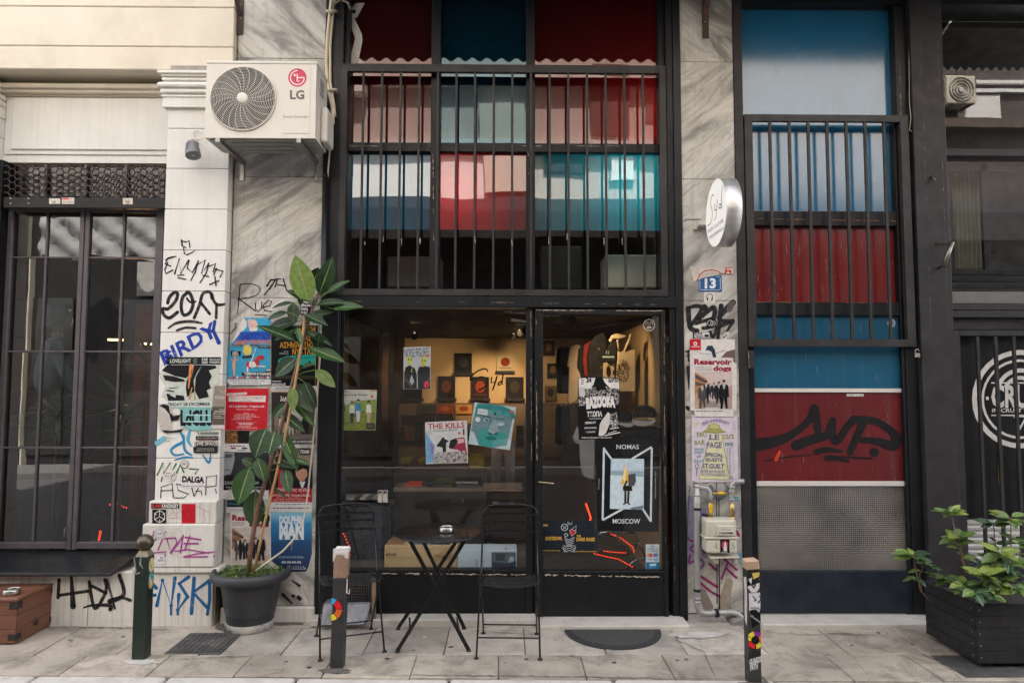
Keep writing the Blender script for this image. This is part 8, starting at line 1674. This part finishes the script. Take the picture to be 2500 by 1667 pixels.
def standing(x, y, face, label, top_m, leg_m, shoe_m, hands, h=1.72):
    t = thing('person', (x, y, 0), label, 'person'); f = Vector(face).normalized(); sd = f.cross(Vector((0, 0, 1))); c = Vector((x, y, GZ)); k = h/1.72
    W_ = lambda s, fw, z: c + (sd*s + f*fw)*k + Vector((0, 0, z*k))
    skin('trousers', [W_(0, 0, .96), W_(0, 0, .86)] + [q for s in (-1, 1) for q in (W_(s*.095, 0, .80), W_(s*.10, .02, .48), W_(s*.105, .0, .22))], [(0, 1), (1, 2), (2, 3), (3, 4), (1, 5), (5, 6), (6, 7)], [(.15, .11), (.16, .12), .095, .075, .072, .095, .075, .072], leg_m, t)
    for s in (-1, 1):
        skin('shin', [W_(s*.105, 0, .26), W_(s*.105, -.005, .07)], [(0, 1)], [.05, .038], m_sk, t, 0, 1)
        skin('shoe', [W_(s*.105, -.05, .055), W_(s*.108, .03, .05), W_(s*.112, .12, .035), W_(s*.114, .18, .03)], [(0, 1), (1, 2), (2, 3)], [(.040, .045), (.044, .045), (.045, .032), (.036, .024)], shoe_m, t, 1)
    vs_ = [W_(0, 0, .94), W_(0, .0, 1.12), W_(0, -.01, 1.30), W_(0, -.015, 1.43), W_(0, -.01, 1.50)]; ed = [(0, 1), (1, 2), (2, 3), (3, 4)]; rd = [(.155, .11), (.145, .10), (.165, .115), (.10, .08), .06]
    for s, (el, wr) in zip((-1, 1), hands):
        k0 = len(vs_); vs_ += [W_(s*.17, -.01, 1.41), W_(*el), W_(*wr)]; ed += [(3, k0), (k0, k0+1), (k0+1, k0+2)]; rd += [.065, .052, .042]
        hand(t, W_(*wr), (W_(*wr)-W_(*el)).normalized()*.6 + f*.4, sd*s)
    skin('jacket', vs_, ed, rd, top_m, t)
    skin('neck', [W_(0, -.005, 1.46), W_(0, .01, 1.56)], [(0, 1)], [.055, .05], m_sk, t, 0, 1)
    head(t, W_(0, .02, 1.635), f, k)
    return t
GZ = -.128
m_blkc = plain('dark_jacket_cloth', (.012, .012, .014), .85, .2, 20); m_trs = plain('pale_trousers', (.62, .60, .58), .85, .08, 14); m_sho = plain('white_trainer', (.6, .6, .6), .5, .06)
standing(-.02, -5.48, (0, 1, 0), 'photographer in dark jacket, pale trousers and white trainers standing in the street', m_blkc, m_trs, m_sho, (((-.24, .14, 1.22), (-.09, .26, 1.50)), ((.24, .14, 1.22), (.09, .26, 1.50))), 1.86)
# person sitting inside the left door, seen over the plants
sp_ = P(165, 850, .95); t = thing('person', (sp_.x, sp_.y, .1), 'person with dark hair and pale blue shirt sitting inside the left door', 'person')
f = Vector((.75, .6, 0)).normalized(); sd = f.cross(Vector((0, 0, 1))); hc = P(146, 776, .95)
W_ = lambda s, fw, z: Vector((hc.x, hc.y, 0)) + sd*s + f*fw + Vector((0, 0, hc.z-1.25+z))
m_shb = plain('pale_blue_shirt', (.16, .21, .27), .85, .1, 12)
skin('shirt', [W_(0, -.06, .55), W_(0, -.08, .8), W_(0, -.06, 1.0), W_(0, -.03, 1.08), W_(-.17, -.05, 1.0), W_(-.2, .04, .76), W_(-.14, .16, .58), W_(.17, -.05, 1.0), W_(.2, .04, .76), W_(.14, .16, .58)], [(0, 1), (1, 2), (2, 3), (2, 4), (4, 5), (5, 6), (2, 7), (7, 8), (8, 9)], [(.15, .12), (.15, .11), (.15, .10), .06, .065, .052, .042, .065, .052, .042], m_shb, t)
skin('neck', [W_(0, -.03, 1.05), W_(0, 0, 1.15)], [(0, 1)], [.055, .05], m_sk, t, 0, 1)
skin('legs', [W_(0, -.06, .5), W_(-.1, .1, .5), W_(-.1, .42, .48), W_(-.1, .42, .1), W_(.1, .1, .5), W_(.1, .42, .48), W_(.1, .42, .1)], [(0, 1), (1, 2), (2, 3), (0, 4), (4, 5), (5, 6)], [(.15, .12), .085, .065, .055, .085, .065, .055], m_blkc, t)
for s in (-1, 1): hand(t, W_(s*.14, .17, .57), f*.6 - Vector((0, 0, .8)), sd*s)
head(t, hc, f, 1.0)
MB().box(hc.x-.25, hc.x+.2, hc.y-.2, hc.y+.25, .1, W_(0, 0, .42).z, m_dkw).build('bench', None, 'dark bench under the seated person inside the left door', 'bench', bev=.01)
# ================================================================ other side of the street (seen in the panes)
OY = -9.5
ob_ = thing('opposite_building', (0, OY, 0), 'pale building across the street, mirrored in the shop panes', 'building')
m_ow = weathered('opposite_render', (.52, .465, .41), (.24, .2, .165), .75, .4); m_oww = plain('opposite_white', (.74, .71, .66), .8, .05, 2); m_od = plain('opposite_dark', (.014, .013, .012), .6, .3, 3)
def opp(u0, v0, u1, v1, y, dep, mt, yg=YU):
    a, b = R_(u0, v1, y, yg), R_(u1, v0, y, yg); return MB().box(a.x, b.x, y-dep, y, a.z, b.z, mt)
zlo = R_(1200, 487, OY).z
MB().box(-18, 18, OY-4, OY-.3, -.13, 11.5, m_ow).build('core', ob_)
MB().box(-18, 18, OY-.299, OY, zlo, 11.5, m_ow).build('upper_wall', ob_)
opp(700, 370, 1192, 487, OY+.05, .04, m_oww).build('white_band', ob_)
MB().box(-18, 18, OY-.299, OY-.1, -.13, zlo-.002, m_od).build('ground_floor', ob_)
opp(835, -120, 890, 225, OY+.3, .28, m_oww).build('balcony_box', ob_, bev=.02)
opp(1180, 250, 1290, 470, OY+.2, .18, plain('opposite_cream', (.62, .54, .44), .8, .06)).build('stair_wall', ob_)
opp(1330, 375, 1420, 420, OY+.06, .05, m_od).build('window', ob_); opp(1440, 160, 1530, 330, OY+.06, .05, plain('shutter_brown', (.12, .07, .05), .7)).build('window', ob_)
opp(1485, 378, 1545, 440, OY+.1, .09, m_oww).build('window', ob_)
MB().tube([R_(1540, -100, OY+.12), R_(1540, 470, OY+.12)], .07, m_oww, 10).build('drain_pipe', ob_)
MB().tube([R_(1540, 310, OY+.12), R_(1580, 270, OY+.12), R_(1640, 245, OY+.12)], .05, m_oww, 8).build('drain_pipe', ob_)
MB().tube([R_(846, 315, OY+.2), R_(960, 300, OY+.2), R_(1080, 288, OY+.2), R_(1200, 282, OY+.2)], .02, m_od, 6).build('cable', ob_)
for u in (1205, 1245): MB().bar(R_(u, 400, OY+.3), R_(u+45, 490, OY+.5), .08, .2, plain('stair_brown', (.2, .09, .07), .7)).build('stair_string', ob_)
for (u0, v0, u1, v1, c_) in ((1575, 180, 1612, 300, (.13, .1, .09)), (900, 390, 935, 470, (.25, .24, .23)), (1090, 395, 1120, 480, (.2, .18, .17))):
    opp(u0, v0, u1, v1, OY+.03, .02, plain('far_pane_%d' % u0, c_, .4, .2)).build('window', ob_)
for v_ in (192, 344): opp(700, v_, 1700, v_+5, OY+.25, .25, m_oww).build('string_course', ob_)
for a_, b_q in (((846, 240), (1200, 262)), ((1200, 225), (1640, 300)), ((1300, 405), (1640, 395))): MB().tube([R_(*a_, OY+.4), R_((a_[0]+b_q[0])/2, (a_[1]+b_q[1])/2+9, OY+.4), R_(*b_q, OY+.4)], .018, m_od, 6).build('cable', ob_)
# dark flat canopy over the far shops
ca = R_(1200, 484, -8.2)
MB().box(R_(700, 500, -8.2).x, 16, -8.2, OY-.1, R_(1200, 512, -8.2).z, ca.z, plain('grey_canopy', (.045, .045, .048), .7, .1)).build('canopy_fascia', ob_)
MB().box(R_(700, 500, -8.2).x, 16, -8.19, OY-.1, R_(1200, 580, -8.2).z, R_(1200, 512, -8.2).z-.001, m_od).build('canopy_box', ob_)
MB().prism([R_(1450, 470, -7.8), R_(1640, 462, -7.8), R_(1640, 500, -7.8), R_(1450, 500, -7.8)], (0, -.6, 0), m_oww).build('white_awning', ob_)
for k in range(7):
    x = -12+k*3.6; MB().box(x, x+2.4, OY-.09, OY-.05, .2, 3.6, glass('far_shop_glass', .1, (.2, .2, .2), .05)).build('shop_pane', ob_)
# pale pilaster and grey tarpaulin mirrored in the left door
opp(30, 505, 74, 1340, OY+.08, .17, plain('opposite_pilaster', (.62, .56, .44), .85, .08, 2, dirt=(.4, .35, .27), dscale=2), YD).build('pilaster', ob_)
a, b = R_(105, 632, -8.6, YD), R_(405, 505, -8.6, YD)
tp = MB(); nx_, nz_ = 26, 12
for j in range(nz_+1):
    for i in range(nx_+1): tp.v.append(Vector((a.x+(b.x-a.x)*i/nx_, -8.6+.10*math.sin(i*.9+j*.6)*math.sin(j*.5+1)+rnd.uniform(-.03, .03), a.z+(b.z-a.z)*j/nz_ + (.05*math.sin(i*.7) if j == 0 else 0))))
for j in range(nz_):
    for i in range(nx_): q = j*(nx_+1)+i; tp.face((q, q+1, q+nx_+2, q+nx_+1), plain('grey_tarpaulin', (.34, .33, .31), .8, .2, 2, bmp=.6, bscale=6), True)
tp.build('tarpaulin', None, 'wrinkled grey tarpaulin hung across the street, mirrored in left door', 'tarpaulin')
opp(345, 640, 405, 720, OY+.1, .1, plain('far_sign_pale', (.5, .48, .44), .8), YD).build('sign_band', ob_)
# far air conditioner and white window mirrored in the neighbouring shop
oac = thing('air_conditioner', R_(2345, 253, OY+.4, .12), 'cream square air conditioner mirrored in the right shop window', 'air conditioner')
q0_, q1_ = R_(2312, 253, OY+.4, .12), R_(2382, 184, OY+.4, .12)
m_oac = plain('far_ac_cream', (.60, .52, .40), .5, .05)
MB().box(q0_.x, q1_.x, OY+.05, OY+.4, q0_.z, q1_.z, m_oac).build('casing', oac, bev=.03, seg=3)
cx_, cz_ = (q0_.x+q1_.x)/2, (q0_.z+q1_.z)/2; hw_ = (q1_.x-q0_.x)/2
for k in range(1, 5):
    r_ = hw_*.2*k; MB().tube([Vector((cx_+r_*math.cos(2*math.pi*t/32), OY+.41, cz_+r_*math.sin(2*math.pi*t/32))) for t in range(32)], .012, plain('far_ac_dark', (.2, .18, .15), .6), 5, closed=True).build('grille_ring', oac)
MB().lathe((cx_, OY+.41, cz_), [(hw_*.17, 0), (0, .01)], m_oww, 16, (0, 1, 0)).build('fan_hub', oac)
for s in (-.6, .6): MB().bar((cx_+s*hw_, OY, q0_.z-.02), (cx_+s*hw_, OY+.42, q0_.z-.02), .04, .04, m_od).build('bracket_arm', oac)
opp(2384, 196, 2520, 203, OY+.1, .1, m_oww, .12).build('moulding', ob_); opp(2384, 217, 2520, 225, OY+.1, .1, m_oww, .12).build('moulding', ob_)
opp(2340, 232, 2442, 288, OY+.06, .06, m_oww, .12).build('window', ob_); opp(2300, 290, 2540, 310, OY+.3, .3, plain('far_brown', (.10, .07, .05), .8), .12).build('ledge', ob_)
opp(2285, 60, 2640, 530, OY+.012, .011, plain('far_dark_wall', (.075, .058, .046), .8, .15, 2), .12).build('dark_wall', ob_)
# far footway
fp = MB().box(-18, 18, OY, -8.0, -.14, -.01, plain('far_footway', (.13, .12, .11), .85)).build('far_pavement', kind='structure', label='pavement on the far side of the street', org=(0, -8.7, -.14))
# curtain in the neighbouring shop and dim room behind
nr = thing('neighbour_room', (X(2420, 1200, 1), 1, 0), 'dim room behind the right shop window', 'room', kind='structure')
MB().box(px1-.1, px1+2.2, 1.9, 1.95, 0, 5, m_dkw).build('back_wall', nr)
MB().box(px1-.12, px1-.1, .2, 1.9, 0, 5, m_dkw).build('side_wall', nr); MB().box(px1-.1, px1+2.2, .2, 1.9, 4.6, 4.65, m_dkw).build('ceiling', nr)
cu = MB(); a, b = P(2332, 655, .3), P(2396, 425, .3); n = 40
for i in range(n+1):
    x = a.x+(b.x-a.x)*i/n; y = .3+.02*math.sin(i*1.1)
    cu.v += [Vector((x, y, a.z)), Vector((x, y, b.z))]
for i in range(n): cu.face((2*i, 2*i+2, 2*i+3, 2*i+1), plain('olive_curtain', (.30, .27, .20), .9, .15, 6), True)
cu.build('curtain', None, 'olive beige curtain hanging inside the right shop window', 'curtain')
